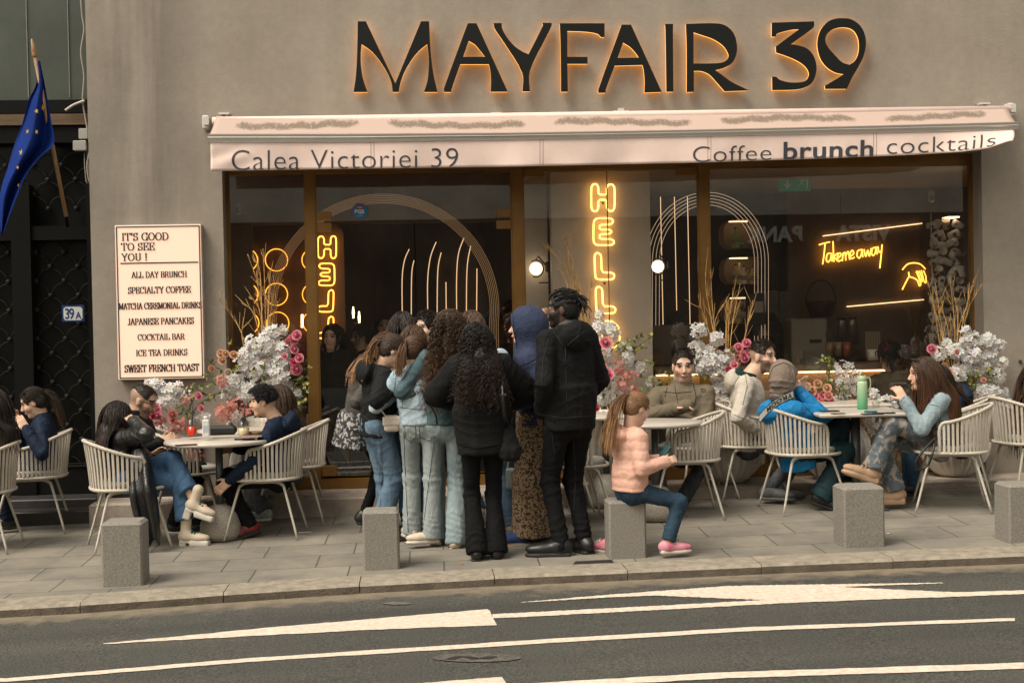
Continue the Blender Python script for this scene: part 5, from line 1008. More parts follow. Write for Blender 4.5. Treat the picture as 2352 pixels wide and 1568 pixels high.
for (u, w, r, ti) in ((97, 245, 8.5, .2), (85, 252, 6, -.3), (63, 305, 6.5, .3), (84, 300, 6, -.2), (48, 350, 8, .1), (42, 385, 4.5, .4), (44, 428, 6, -.2)):
    best = min(((s, t) for s in np.linspace(.05, .95, 19) for t in np.linspace(.05, .98, 40)), key=lambda st_: (lambda q_: (q_[0]-u)**2+(q_[1]-w)**2)((lambda P_: ((1176+F*np.dot(P_-CO, CR)/np.dot(P_-CO, cf)), 784-F*np.dot(P_-CO, CU)/np.dot(P_-CO, cf)))(flag_pt(*st_))))
    c = flag_pt(best[0], best[1], .012); pts = [(c[0]+(r if k % 2 == 0 else r*.42)/285*math.sin(k*math.pi/5+ti)*.8, c[1]+.0*k, c[2]+(r if k % 2 == 0 else r*.42)/285*math.cos(k*math.pi/5+ti)) for k in range(10)]
    e_ = MB(); e_.add([c]+pts, [(0, k+1, (k+1) % 10+1) for k in range(10)]); e_.build('star', mat('flag_gold', (.70, .42, .03), .6), fl)

# ================================================================ inside the cafe
def at_(name, u, w_, y, label, cat, group=None): return thing(name, label, cat, W(u, w_, y), 0, group)
cnt = thing('bar_counter', 'long pale counter with a warm light strip under its edge behind the right windows', 'counter', (0, 0, 0))
xa, xb = W(1500, 850, 1.0)[0], W(2052, 850, 1.0)[0]; zc = W(1800, 838, .9)[2]
e_ = MB(); e_.box(((xa+xb)/2, 1.15, zc-.03), (xb-xa, .55, .05), .006); e_.build('counter_top', mat('counter_stone', (.30, .22, .15), .5, var=.15, vs=5), cnt)
e_ = MB(); e_.box(((xa+xb)/2, 1.2, (zc+ZB)/2-.03), (xb-xa-.04, .4, zc-ZB-.06)); e_.build('front_panel', mat('counter_front', (.34, .22, .11), .6, var=.1, vs=3), cnt)
a_, b_x = W(1500, 757, 1.6), W(1602, 757, 1.6); e_ = MB(); e_.box(((a_[0]+b_x[0])/2, 1.6, (W(1550, 746, 1.6)[2]+zc)/2), (b_x[0]-a_[0], .04, W(1550, 746, 1.6)[2]-zc)); e_.build('back_panel', mat('counter_back', (.15, .115, .08), .7, var=.1, vs=3), cnt)
e_ = MB(); e_.box(((xa+xb)/2, .96, zc-.072), (xb-xa-.04, .03, .014)); e_.build('light_strip', glow('counter_led', (1, .60, .28), 3.2), cnt)
# back shelf behind the arch with niches of bottles
nic = thing('bottle_niche', 'three stacked lit alcoves holding bottles inside the right arch', 'shelf', (0, 0, 0)); nm = mat('niche_plaster', (.42, .33, .24), .7)
for (u0, u1, v0, v1) in ((1662, 1742, 505, 570), (1663, 1742, 590, 652), (1664, 1742, 682, 742)):
    y0 = 2.2; a, c = W(u0, v0, y0), W(u1, v1, y0); w2, h2 = c[0]-a[0], a[2]-c[2]; pr = []
    for (cx, cz, s) in ((a[0]+.10, a[2]-.10, 90), (a[0]+.10, c[2]+.10, 180)): pr += [(cx+.10*math.cos(math.radians(s+q)), cz+.10*math.sin(math.radians(s+q))) for q in np.linspace(0, 90, 6)]
    pr += [(c[0], c[2]), (c[0], a[2])]; e_ = MB(); nn = len(pr); pr = pr[::-1]
    e_.add([(x, y0, z) for x, z in pr]+[(x, y0+.25, z) for x, z in pr], [(i, (i+1) % nn, (i+1) % nn+nn, i+nn) for i in range(nn)]+[tuple(range(nn, 2*nn))]); e_.build('alcove', nm, nic)
    e_ = MB(); e_.box(((a[0]+c[0])/2, y0+.12, a[2]-.012), (w2-.16, .02, .010)); e_.build('alcove_light', glow('alcove_led', (1, .68, .38), 2.2), nic)
def bottle(u, v0, v1, y, col, label, wide=1.):
    a, c = W(u, v0, y), W(u, v1, y); h = a[2]-c[2]; t = thing('bottle', label, 'bottle', c, 0, 'bottles in the bar alcoves'); r = h*.155*wide; e_ = MB()
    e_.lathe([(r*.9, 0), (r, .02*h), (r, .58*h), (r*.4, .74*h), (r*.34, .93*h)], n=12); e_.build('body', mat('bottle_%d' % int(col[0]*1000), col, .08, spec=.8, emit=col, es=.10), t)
    e_ = MB(); e_.lathe([(r*.40, .93*h), (r*.40, h)], n=10); e_.build('cap', blk, t); e_ = MB(); e_.lathe([(r*1.02, .2*h), (r*1.02, .46*h)], n=12); e_.build('paper_label', mat('label_paper', (.5, .44, .34), .7), t)
for a in ((1690, 522, 568, 2.3, (.13, .20, .02), 'tall green bottle in the top bar alcove', 1.25), (1704, 545, 569, 2.35, (.03, .10, .08), 'small dark teal bottle in the top bar alcove', 1.2),
          (1690, 606, 651, 2.3, (.30, .20, .07), 'leftmost amber bottle in the middle bar alcove'), (1699, 598, 652, 2.36, (.34, .25, .12), 'tallest honey bottle in the middle bar alcove'), (1709, 610, 652, 2.28, (.40, .34, .22), 'pale bottle third from left in the middle bar alcove'), (1719, 614, 652, 2.34, (.22, .10, .03), 'dark brown bottle fourth from left in the middle bar alcove'), (1729, 612, 652, 2.3, (.32, .22, .10), 'rightmost amber bottle in the middle bar alcove'),
          (1695, 690, 741, 2.3, (.33, .20, .05), 'amber bottle left in the bottom bar alcove'), (1706, 688, 741, 2.33, (.05, .035, .02), 'black bottle beside the amber one in the bottom bar alcove')): bottle(*a)
# takeaway side: exit sign, ceiling spot, sensors, cups, machines
ex = at_('exit_sign', 1825, 420, 1.6, 'green emergency exit sign with down arrow and running figure under the ceiling', 'exit sign'); grn = mat('exit_green', (.02, .20, .09), .5, emit=(.03, .32, .14), es=.06); wht = mat('exit_white', (.5, .55, .5), .5, emit=(.6, .75, .65), es=.03)
s_ = 13.5/3267; e_ = MB(); e_.box((0, 0, 0), (74*s_, .03, 40*s_), .004); e_.build('panel', grn, ex)
e_ = MB(); e_.box((-.075, -.017, .018), (.022, .003, .075)); e_.add([(-.115, -.0185, -.012), (-.035, -.0185, -.012), (-.075, -.0185, -.062)], [(0, 2, 1)]); e_.build('arrow', wht, ex)
e_ = MB(); e_.ball((.075, -.017, .050), .010, 8, (1, .3, 1)); e_.tube([(.072, -.017, .035), (.064, -.017, .0)], .009, 5); e_.tube([(.064, -.017, .0), (.085, -.017, -.02), (.078, -.017, -.05)], .006, 5); e_.tube([(.064, -.017, .0), (.045, -.017, -.025), (.028, -.017, -.03)], .006, 5); e_.tube([(.05, -.017, .012), (.072, -.017, .03), (.095, -.017, .015)], .005, 5); e_.box((.118, -.0165, 0), (.016, .003, .13)); e_.build('running_figure', wht, ex)
e_ = MB(); e_.box((0, .01, .093), (50*s_, .05, .03)); e_.build('mount', wht, ex)
spt = at_('ceiling_spot', 1902, 384, 1.2, 'white cylinder spotlight under the ceiling of the right window', 'spotlight'); e_ = MB(); e_.lathe([(.035, -.055), (.036, .05)], n=14); e_.build('housing', mat('spot_white', (.5, .46, .4), .5), spt); e_ = MB(); e_.lathe([(.028, -.058), (.026, -.0555)], n=12); e_.build('lens', glow('spot_lens', (1, .55, .2), 5.), spt)
for (u, w_, lb) in ((2139, 451, 'small white motion sensor on the side wall by the cups'), (545, 480, 'small white motion sensor inside the leftmost window')):
    t = at_('motion_sensor', u, w_, .75, lb, 'sensor'); e_ = MB(); e_.box((0, 0, 0), (.055, .04, .11), .012); e_.build('housing', mat('sensor_white', (.32, .3, .27), .4), t); e_ = MB(); e_.box((0, -.021, -.015), (.04, .006, .05), .003); e_.build('lens', mat('sensor_lens', (.2, .19, .17), .2), t)
pc = mat('paper_cup', (.78, .72, .64), .7); pl_ = mat('cup_logo', (.12, .10, .14), .7)
bx = thing('acrylic_case', 'tall clear acrylic case packed with paper cups at the right end of the window', 'case', (0, 0, 0)); a, c = W(2132, 492, .66), W(2222, 830, .66); z_ = zc
e_ = MB(); e_.box(((a[0]+c[0])/2, .72, (a[2]+z_)/2), (c[0]-a[0]+.02, .30, a[2]-z_)); ob = e_.build('clear_wall', glass('acrylic', (.93, .92, .9), 1.3), bx)
e_ = MB(); 
for xx in (a[0]-.01, c[0]+.01): e_.box((xx, .565, (a[2]+z_)/2), (.008, .008, a[2]-z_+.01))
e_.build('edge', mat('acrylic_edge', (.45, .42, .36), .2), bx); e_ = MB(); e_.box(((a[0]+c[0])/2+.06, .72, a[2]-.03), (.10, .16, .012)); e_.build('lamp', glow('case_lamp', (1, .7, .42), 3.), bx)
cupm = MB(); cupm.lathe([(.026, -.048), (.036, .048), (.0375, .050), (.0345, .050), (.025, -.043)], n=12); cup0 = thing('paper_cup', 'white paper cup tumbled among others in the clear acrylic case', 'cup', (0, 0, 0), 0, 'cups in the acrylic case')
cupm.build('body', pc, cup0); e_ = MB(); e_.lathe([(.0318, -.010), (.0338, .014)], n=5); 
lm = MB(); lm.add([(.0335*math.sin(q)+0, -.0335*math.cos(q)-.0005, z) for z in (-.016, .016) for q in np.linspace(-.5, .5, 5)], [(i, i+1, i+6, i+5) for i in range(4)]); lm.build('logo_patch', pl_, cup0)
first = True; k = 0
for r in range(15):
    for cidx in range(4):
        p = (a[0]+.05+(c[0]-a[0]-.09)*(cidx+.5*(r % 2)*.7)/3.3+random.uniform(-.01, .01), .66+random.uniform(0, .12), z_+.05+(a[2]-z_-.12)*r/14.3+random.uniform(-.01, .01))
        t = cup0 if first else copy_tree(cup0); first = False; t.location = p; t.rotation_euler = (random.uniform(-1.7, 1.7), random.uniform(-1.3, 1.3), random.uniform(-1.5, 1.5))
mc = at_('drinks_machine', 1850, 790, 1.9, 'white boxy drinks machine on the back counter below the neon handwriting', 'machine'); e_ = MB(); e_.box((0, 0, 0), (.36, .3, .50), .015); e_.build('body', mat('machine_cream', (.30, .26, .20), .45), mc); e_ = MB(); e_.box((.06, -.151, .03), (.12, .006, .035)); e_.build('display', blk, mc)
e_ = MB(); e_.tube([(-.09, -.16, -.06), (-.09, -.16, -.16)], .012, 6); e_.build('spout', mat('brushed_steel', (.5, .48, .45)), mc)
for (u, w_, r, h, lb) in ((1934, 752, .05, .16, 'left steel jar on the counter below the lower light strip'), (1958, 752, .055, .17, 'right steel jar on the counter below the lower light strip')):
    t = at_('steel_jar', u, w_, 1.9, lb, 'jar'); e_ = MB(); e_.lathe([(r, -h), (r, h*.4), (r*.9, h*.5)], n=14); e_.build('body', mat('jar_steel', (.22, .19, .15), .3, .7), t); e_ = MB(); e_.lathe([(r*.95, h*.5), (r*.8, h*.62), (r*.2, h*.66)], n=14); e_.build('lid', blk, t)
sk = at_('stick_bundle', 2005, 790, 1.2, 'fan of pale wooden stirring sticks standing on the counter', 'sticks'); e_ = MB()
for i in range(16): x = (i/15-.5)*.13; e_.box((x*1.0, .01*(i % 3), 0), (.0075, .003, .235))
e_.build('sticks', mat('stick_wood', (.34, .25, .15), .7), sk); e_ = MB(); e_.lathe([(.05, -.15), (.055, -.05)], n=14); e_.build('cup', pc, sk)
bsk = at_('wicker_basket', 1886, 700, 2.2, 'brown wicker basket with a hoop handle on the shelf', 'basket'); wk = mat('wicker', (.075, .030, .018), .7, bump=.8, bs=90); e_ = MB(); e_.lathe([(.11, -.12), (.16, .03), (.165, .04), (.15, .04)], n=18); e_.build('bowl', wk, bsk); e_ = MB(); e_.tube([(.155*math.cos(t), 0, .03+.22*math.sin(t)) for t in np.linspace(0, math.pi, 16)], .009, 6); e_.build('handle', wk, bsk)
for (u, w_, ww, hh, lb) in ((1762, 705, .26, .34, 'left framed print on the brown wall under the arch'), (1810, 705, .22, .33, 'right framed print with a pale border on the brown wall')):
    t = at_('framed_print', u, w_, 2.58, lb, 'picture'); e_ = MB(); e_.box((0, 0, 0), (ww, .02, hh)); e_.build('frame', mat('print_frame', (.16, .14, .11), .5), t); e_ = MB(); e_.box((0, -.012, 0), (ww-.03, .006, hh-.03)); e_.build('print', mat('print_art', (.10, .11, .085), .6, var=.6, vs=14, c2=(.2, .17, .13)), t)
for (u, w_, y, dims, lb) in ((1735, 710, 1.35, (.16, .12, .30), 'black till screen on the counter in front of the bar alcoves'), (1585, 815, 1.2, (.2, .15, .12), 'black coffee grinder base on the counter behind the olive jacket')):
    t = at_('till_screen', u, w_, y, lb, 'screen'); e_ = MB(); e_.box((0, 0, 0), dims, .01); e_.build('housing', blk, t); e_ = MB(); e_.box((.02, -dims[1]/2-.003, .02), (dims[0]*.5, .005, dims[2]*.35)); e_.build('card', mat('card_pale', (.28, .24, .2), .6), t); e_ = MB(); e_.box((0, .0, -dims[2]/2-.05), (.05, .05, .10)); e_.build('stand', blk, t)
bag_in = at_('hand_bag', 1563, 800, 1.15, 'black handbag with looped straps standing on the counter', 'bag'); e_ = MB(); e_.box((0, 0, -.04), (.16, .1, .1), .02); e_.build('body', blk, bag_in); e_ = MB(); e_.tube([(.06*math.cos(t), 0, .01+.11*math.sin(t)) for t in np.linspace(0, math.pi, 14)], .006, 6); e_.build('handle', blk, bag_in)
for (u, dy, cc_, lb) in ((1905, 0, (.25, .16, .1), 'takeaway cup with black straws on the counter, left of the sticks'), (1945, .06, (.3, .07, .04), 'red drink with a straw on the counter beside the sticks'), (1925, .1, (.3, .22, .12), 'pale iced drink on the counter between the straw cups')):
    t = at_('drink_cup', u, 800, 1.15+dy, lb, 'cup'); e_ = MB(); e_.lathe([(.03, -.07), (.042, .06)], n=14); e_.build('body', mat('drink_%d' % u, cc_, .3), t); e_ = MB(); e_.tube([(.0, 0, .0), (.025, 0, .16)], .005, 5); e_.tube([(-.01, 0, .0), (-.03, 0, .15)], .005, 5); e_.build('straw', blk, t)
# round warning sticker on the transom
stk = at_('window_sticker', 827, 486, YG-.009, 'blue octagonal security sticker with red rim on the glass above the door', 'sticker'); r = .075
e_ = MB(); e_.prism([(r*math.cos(t+math.pi/8), r*math.sin(t+math.pi/8)) for t in np.linspace(0, 2*math.pi, 8, False)], -.0012, 0); e_.build('rim', mat('sticker_red', (.35, .03, .03), .5), stk)
r = .069; e_ = MB(); e_.prism([(r*math.cos(t+math.pi/8), r*math.sin(t+math.pi/8)) for t in np.linspace(0, 2*math.pi, 8, False)], -.0024, -.0013); e_.build('field', mat('sticker_blue', (.01, .17, .33), .5), stk)
e_ = MB(); e_.prism([(.021*math.cos(t), .034+.021*math.sin(t)) for t in np.linspace(0, 2*math.pi, 18, False)], -.0034, -.0025); e_.build('stop_disc', mat('sticker_red', (.35, .03, .03)), stk)
sw = mat('sticker_white', (.7, .7, .7), .5)
for body, sz, x, z, of in (('BGS', .046, -.046, -.016, .0016), ('STOP', .015, -.0185, .0285, .0004), ('alarm 24h', .013, -.031, -.040, 0)): o = link('lettering', text_mesh(body, sz, of, .0002), sw, stk); o.location = (x, -.0038, z)

# ================================================================ bollards
gr_ = mat('granite_bollard', (.215, .197, .168), .85, var=.36, vs=120, bump=.16, bs=90)
def bollard(u0, u1, vb, vt, label, rz=0.):
    p = G((u0+u1)/2, vb-8); d = np.dot(p-CO, cf); w = (u1-u0)/F*d*.93; h = (vb-vt)/F*d-.02
    b_ = MB(); b_.box((0, 0, h/2-.05), (w, w*.94, h+.1), .018); o = b_.build('bollard', gr_); o.location = (p[0], p[1]+w*.42, p[2]); o.rotation_euler = (0, 0, rz); tag(o, label, 'bollard', 'granite bollards along the kerb'); return o, h
bollard(232, 332, 1354, 1199, 'square granite bollard at the kerb in front of the girl in the leather coat')
bollard(832, 921, 1316, 1173, 'square granite bollard at the kerb left of the queue')
BG, BH = bollard(1396, 1489, 1290, 1150, 'square granite bollard with the small girl sitting on it')
bollard(1934, 2037, 1264, 1118, 'square granite bollard in front of the table for three at the right')
bollard(2312, 2410, 1253, 1112, 'square granite bollard cut by the right edge of the photo')

# ================================================================ chairs
rope = mat('chair_rope', (.52, .465, .39), .75, var=.10, vs=20, bump=.35, bs=160); ctube = mat('chair_tube', (.52, .475, .40), .45); cush = mat('chair_cushion', (.42, .39, .34), .85, var=.06, vs=8, bump=.2, bs=150)
def make_chair():
    t = thing('woven_chair', None, None); rx, ry = .265, .275
    def rim(a, z, e=1.): return (-rx*e*math.cos(a), ry*e*math.sin(a), z)
    b_ = MB(); b_.tube([(.265*math.copysign(abs(math.cos(q))**.75, math.cos(q)), .268*math.copysign(abs(math.sin(q))**.75, math.sin(q)), .440) for q in np.linspace(0, 2*math.pi, 40, False)], .0125, 8, True); b_.build('seat_rim', rope, t)
    b_ = MB(); b_.lathe([(.20, .440), (.245, .446), (.25, .470), (.235, .485), (.1, .49)], n=28); b_.build('cushion', cush, t)
    A = 1.93; ztop = lambda a: .665+.125*(.5+.5*math.cos(a*math.pi/A))**.9; out = lambda a: 1.0+.16*(.5+.5*math.cos(a*math.pi/A))
    pts = [rim(s, z, 1.) for s, z in ((-A, .44), (-A, .52), (-A, .60))]+[rim(-A+.05, .648, 1.0)]+[rim(a, ztop(a), out(a)) for a in np.linspace(-A+.14, A-.14, 36)]+[rim(A-.05, .648, 1.0)]+[rim(A, z, 1.) for z in (.60, .52, .44)]
    b_ = MB(); P_ = np.array(smooth_path(pts, 3)); rr = .0135*(1+.10*np.sin(np.arange(len(P_))*2.4)); b_.tube(P_, rr, 8); b_.build('top_rail', rope, t)
    b_ = MB(); N_ = 31
    for a in np.linspace(-A+.13, A-.13, N_):
        p, q = np.array(rim(a, ztop(a), out(a))), np.array(rim(a, .44, 1.0)); tan = nrm((rx*math.sin(a), ry*math.cos(a), 0)); no = np.array((tan[1], -tan[0], 0)); hw, ht = .0088, .0045; vs = []
        for e in (p, (p+q)/2+no*.004, q): vs += [e-tan*hw-no*ht, e+tan*hw-no*ht, e+tan*hw+no*ht, e-tan*hw+no*ht]
        b_.add(vs, [(j*4+k, j*4+(k+1) % 4, j*4+4+(k+1) % 4, j*4+4+k) for j in range(2) for k in range(4)])
    b_.build('rope_back', rope, t)
    for s in (-1, 1):
        for f in (1, -1): b_ = MB(); b_.tube(smooth_path([(f*.0, s*.16, .418), (f*.10, s*.165, .418), (f*.150, s*.18, .400), (f*.175, s*.19, .35), (f*.27, s*.255, 0)], 4), [.0125]*8+list(np.linspace(.0125, .0085, 9)), 8); b_.build('leg', ctube, t)
    return t
chair0 = make_chair(); chair_used = [False]
def chair(x, y, face, label, grp='woven rope chairs on the cafe terrace'):
    c = copy_tree(chair0) if chair_used[0] else chair0; chair_used[0] = True; c.location = (x, y, gz(x, y)); c.rotation_euler = (0, 0, math.radians(face)); tag(c, label, 'chair', grp); return c
chair(-4.06, -1.17, 182, 'woven rope chair at the left edge under the brown puffer jacket')
chair(-3.86, -.43, 188, 'woven rope chair of the ponytailed woman in front of the iron gate')
chair(-2.93, -1.32, 18, 'woven rope chair with a black leather coat hanging over its side')
chair(-2.62, -.62, 8, 'woven rope chair of the man looking at his phone')
chair(-1.95, -1.13, 176, 'woven rope chair of the boy in the navy jacket')
chair(-1.82, -.50, 180, 'woven rope chair behind the boy, by the bronze mullion')
chair(.36, -1.18, 5, 'woven rope chair half hidden behind the tall man in black')
chair(.30, -.52, 0, 'woven rope chair at the rear round table behind the tall man')
chair(1.22, -1.16, 176, 'empty woven rope chair to the right of the small girl')
chair(1.45, -.40, 200, 'woven rope chair of the man with folded arms')
chair(1.90, -.50, -6, 'woven rope chair of the smiling man in the cream hoodie')
chair(2.16, -1.10, 8, 'woven rope chair of the woman in the bright blue puffer')
chair(3.22, -1.38, 163, 'woven rope chair of the woman in the denim jacket')
chair(3.50, -.75, 158, 'woven rope chair behind the denim jacket, a navy coat over it')
chair(3.98, -1.08, 5, 'woven rope chair at the right edge of the photo')

# ================================================================ tables
marble = mat('table_marble', (.52, .47, .41), .28, var=.10, vs=5, spec=.5); terr = mat('terrazzo', (.46, .42, .36), .5, var=.55, vs=120, c2=(.18, .15, .12)); gpost = mat('post_grey', (.10, .105, .105), .4, .4)
def round_table(x, y, r, label, z=.745):
    t = thing('round_table', label, 'table', (x, y, gz(x, y)), 0, 'round terrace tables'); b_ = MB(); b_.lathe([(r*.9, z-.032), (r-.004, z-.028), (r, z-.016), (r-.002, z-.006), (r-.012, z)], n=56); b_.build('table_top', marble, t)
    b_ = MB(); b_.tube([(0, 0, .2), (0, 0, z-.03)], .028, 12); b_.build('column', gpost, t)
    b_ = MB(); b_.lathe([(.10, 0), (.140, .005), (.155, .05), (.15, .12), (.128, .19), (.085, .245), (.03, .265)], n=28); b_.build('dome_base', terr, t); return t
T1 = G(491, 1225); T1 = (-2.28, -1.22); T2 = (-2.18, -.48); T3 = (.98, -1.28); T4 = (.70, -.56)
round_table(*T1, .40, 'round white table between the girl in the leather coat and the boy'); round_table(*T2, .37, 'round white table with the drinks on it, behind the front left table')
round_table(*T3, .36, 'round white table directly behind the small girl'); round_table(*T4, .36, 'round white table nearer the window behind the tall man')
def square_table(c, L_, Wd, rz, label):
    x, y = c; t = thing('square_table', label, 'table', (x, y, gz(x, y)), rz, 'square terrace tables'); b_ = MB(); b_.box((0, 0, .735), (L_, Wd, .03), .010); b_.build('table_top', marble, t); b_ = MB(); b_.tube([(0, 0, .012), (0, 0, .72)], .036, 14); b_.build('column', gpost, t); b_ = MB(); b_.box((0, 0, .007), (.40, .40, .012), .003); b_.build('base_plate', gpost, t); b_ = MB(); b_.box((0, 0, .715), (.3, .3, .008)); b_.build('bracket', gpost, t)
square_table((2.56, -1.16), .70, .68, -.05, 'square white table with the green bottle, nearer the street'); square_table((2.64, -.46), .70, .68, -.05, 'square white table nearer the window at the right')
TZ1 = gz(*T1)+.746; TZ2 = gz(*T2)+.746
def on(u, v, zt):                       # point on a table top seen at (u, v)
    d = ray(u, v); t = (zt-CO[2])/d[2]; return CO+t*d
def phone(u, v, zt, rz, label, col=(.012, .012, .014), sz=(.15, .075)):
    p = on(u, v, zt); o = MB(); o.box((0, 0, .0048), (*sz, .008), .002); o = o.build('phone', mat('phone_%d' % int(col[2]*1000), col, .25)); o.location = p; o.rotation_euler = (0, 0, rz); tag(o, label, 'phone')
phone(428, 1023, TZ1, .3, 'black phone lying on the left round table near the man'); phone(562, 1009, TZ1, .1, 'black phone lying on the round table near the boy', (.013, .013, .016)); phone(577, 1003, TZ2, .05, 'pink notebook lying on the rear left table', (.35, .2, .19), (.16, .1))
def glass_drink(u, v, zt, h, r, col, label, straw=True):
    p = on(u, v, zt); t = thing('drink_glass', label, 'drink', p); b_ = MB(); b_.lathe([(r*.85, .004), (r*.9, .008), (r, h*.55)], n=14); b_.build('drink', mat('drink_l%d' % int(col[0]*999+col[2]*99), col, .15, spec=.6), t); b_ = MB(); b_.lathe([(r*.9, 0), (r*.95, .004), (r*1.06, h), (r*1.02, h), (r*1.02, h*.56)], n=16); b_.build('tumbler', glass('tumbler', (.92, .92, .9), 1.4), t)
    if straw: b_ = MB(); b_.tube([(0, 0, .02), (.012, 0, h+.13)], .004, 6); b_.build('straw', blk, t)
glass_drink(441, 1001, TZ2, .13, .034, (.70, .035, .01), 'glass of bright red drink with a black straw on the rear left table')
glass_drink(560, 1001, TZ2, .11, .042, (.62, .52, .30), 'rippled glass of cream drink with a dark straw on the rear left table')
p = on(474, 1003, TZ2); t = thing('bottle', 'slim white bottle standing on the rear left table', 'bottle', p); b_ = MB(); b_.box((0, 0, .065), (.052, .052, .13), .008); b_.build('body', mat('white_bottle', (.62, .60, .56), .4), t); b_ = MB(); b_.lathe([(.018, .13), (.018, .155)], n=12); b_.build('cap', mat('white_bottle', (.62, .60, .56)), t); b_ = MB(); b_.box((0, -.0265, .06), (.036, .002, .05)); b_.build('paper_label', mat('blue_label', (.35, .40, .45), .6), t)
p = on(510, 998, TZ2); b_ = MB(); b_.box((0, 0, .035), (.22, .10, .07), .02); o = b_.build('pouch', blk); o.location = p; tag(o, 'black pouch lying on the rear left table behind the white bottle', 'pouch')
p = on(588, 999, TZ2+.0); t = thing('ashtray', 'small woven tray beside the cream drink on the rear left table', 'tray', p); b_ = MB(); b_.lathe([(.045, 0), (.06, .03), (.055, .03), (.042, .008)], n=20); b_.build('bowl', mat('tray_straw', (.25, .18, .1), .8, bump=.6, bs=120), t); t.scale = (1, 1, 1)
TZ5 = gz(2.56, -1.16)+.751; TZ6 = gz(2.64, -.46)+.751
p = on(1981, 939, TZ5); t = thing('water_bottle', 'tall green to pale green water bottle with a carry loop on the square table', 'bottle', p); tall = .255
def grad_mat():
    m = mat('bottle_gradient', (.1, .4, .2), .25); N, L = nodes(m); b = N['Principled BSDF']; tc = N.new('ShaderNodeTexCoord'); sp = N.new('ShaderNodeSeparateXYZ'); L.new(tc.outputs['Object'], sp.inputs[0]); mr = N.new('ShaderNodeMapRange'); mr.inputs['From Max'].default_value = .22; L.new(sp.outputs['Z'], mr.inputs['Value'])
    r = N.new('ShaderNodeValToRGB'); r.color_ramp.elements[0].color = (.035, .33, .15, 1); r.color_ramp.elements[1].color = (.45, .55, .36, 1); L.new(mr.outputs[0], r.inputs[0]); L.new(r.outputs[0], b.inputs['Base Color']); return m
b_ = MB(); b_.lathe([(.037, 0), (.040, .006), (.040, .20), (.036, .215), (.03, .22)], n=22); b_.build('body', grad_mat(), t); b_ = MB(); b_.lathe([(.034, .22), (.035, .228), (.035, .25), (.026, .258), (.008, .26)], n=18); b_.build('lid', mat('lid_green', (.33, .46, .30), .4), t)
b_ = MB(); b_.tube(smooth_path([(.03, 0, .245), (.062, 0, .235), (.066, 0, .18), (.052, 0, .14), (.058, 0, .12)], 4), .006, 6); b_.build('carry_loop', mat('lid_green', (.33, .46, .30)), t)
phone(1905, 945, TZ5, .2, 'dark phone on the square table near the blue puffer', (.02, .014, .012), (.14, .07)); phone(1925, 951, TZ5, .3, 'olive sunglasses case on the square table', (.10, .085, .03), (.1, .05)); phone(2003, 952, TZ5, 0, 'black phone with a teal card on it near the denim woman', (.014, .014, .015)); phone(2030, 950, TZ5, -.1, 'thin black phone at the right end of the square table', (.011, .011, .012), (.16, .07))
p = on(2000, 948, TZ5+.010); b_ = MB(); b_.box((0, 0, .010), (.085, .05, .016), .004); o = b_.build('card_pack', mat('teal_pack', (.03, .16, .17), .4)); o.location = p; tag(o, 'small teal pack lying on the black phone', 'pack')
p = on(1958, 935, TZ5); b_ = MB(); b_.lathe([(.028, 0), (.034, .05), (.031, .05), (.026, .006)], n=14); o = b_.build('glass_cup', glass('tumbler', (.92, .92, .9), 1.4)); o.location = on(2012, 936, TZ5); tag(o, 'small clear glass beside the green water bottle', 'glass')

for i, (u, v, l_, w_, lb) in enumerate(((700, 1223, .10, .012, 'white paper strip on the paving right of the boy'), (1060, 1296, .022, .018, 'orange leaf scrap on the paving near the flared trousers'), (214, 1213, .03, .02, 'pale paper scrap on the paving by the left bollard'), (1310, 1180, .03, .016, 'pale scrap on the paving behind the small girl'), (2040, 1226, .03, .015, 'pale scrap on the paving right of the fourth bollard'))):
    p = G(u, v); o = MB(); o.box((0, 0, .0045), (l_, w_, .005), .001); o = o.build('paper_scrap', mat('scrap_%d' % (i == 1), (.45, .18, .06) if i == 1 else (.55, .52, .47), .8)); o.location = p; o.rotation_euler = (0, 0, .15+i); tag(o, lb, 'litter', 'scraps on the paving')
# ================================================================ vases and flower arrangements
vm = mat('vase_pearl', (.86, .81, .73), .45, .0, var=.10, vs=3)
def make_vase():
    t = thing('ribbed_vase', None, None); pr = [(.115, 0), (.13, .01)]+[(.13+.165*math.sin(math.pi*min(1, z/.52))**.85, .01+z) for z in np.linspace(.02, .46, 22)]+[(.165, .51), (.145, .56), (.145, .61), (.16, .64), (.152, .645), (.12, .60)]
    b_ = MB(); n = 120; b_.lathe(pr, n=n, rib=.075, ribn=26, twist=2.6); b_.build('body', vm, t)
    b_ = MB(); b_.lathe([(.125, .585), (.01, .59)], n=20); b_.build('soil', mat('vase_soil', (.04, .03, .02), .9), t); return t
PETAL = petal_mat('petals'); LEAF = mat('leaf_green', (.105, .155, .030), .5, var=.45, vs=30); STEM = mat('stem', (.07, .10, .03), .7); TW = mat('twig_bark', (.55, .33, .12), .75, var=.35, vs=25)
class PB:                                            # petals: vertices with their own colour
    def __init__(s): s.v = []; s.f = []; s.c = []
    def add(s, v, f, c): o = len(s.v); s.v += list(v); s.f += [tuple(i+o for i in q) for q in f]; s.c += list(c)
    def build(s, name, parent):
        v = np.array(s.v); me = bpy.data.meshes.new(name); me.from_pydata([tuple(p) for p in v], [], s.f); a = me.color_attributes.new('Col', 'FLOAT_COLOR', 'POINT'); c = np.ones((len(v), 4), np.float32); c[:, :3] = s.c; a.data.foreach_set('color', c.ravel()); me.polygons.foreach_set('use_smooth', np.ones(len(me.polygons), bool)); me.update()
        return link(name, me, PETAL, parent)
def basis(n):
    n = nrm(n); a = nrm(np.cross(n, (0, 0, 1) if abs(n[2]) < .9 else (1, 0, 0))); return n, a, np.cross(n, a)
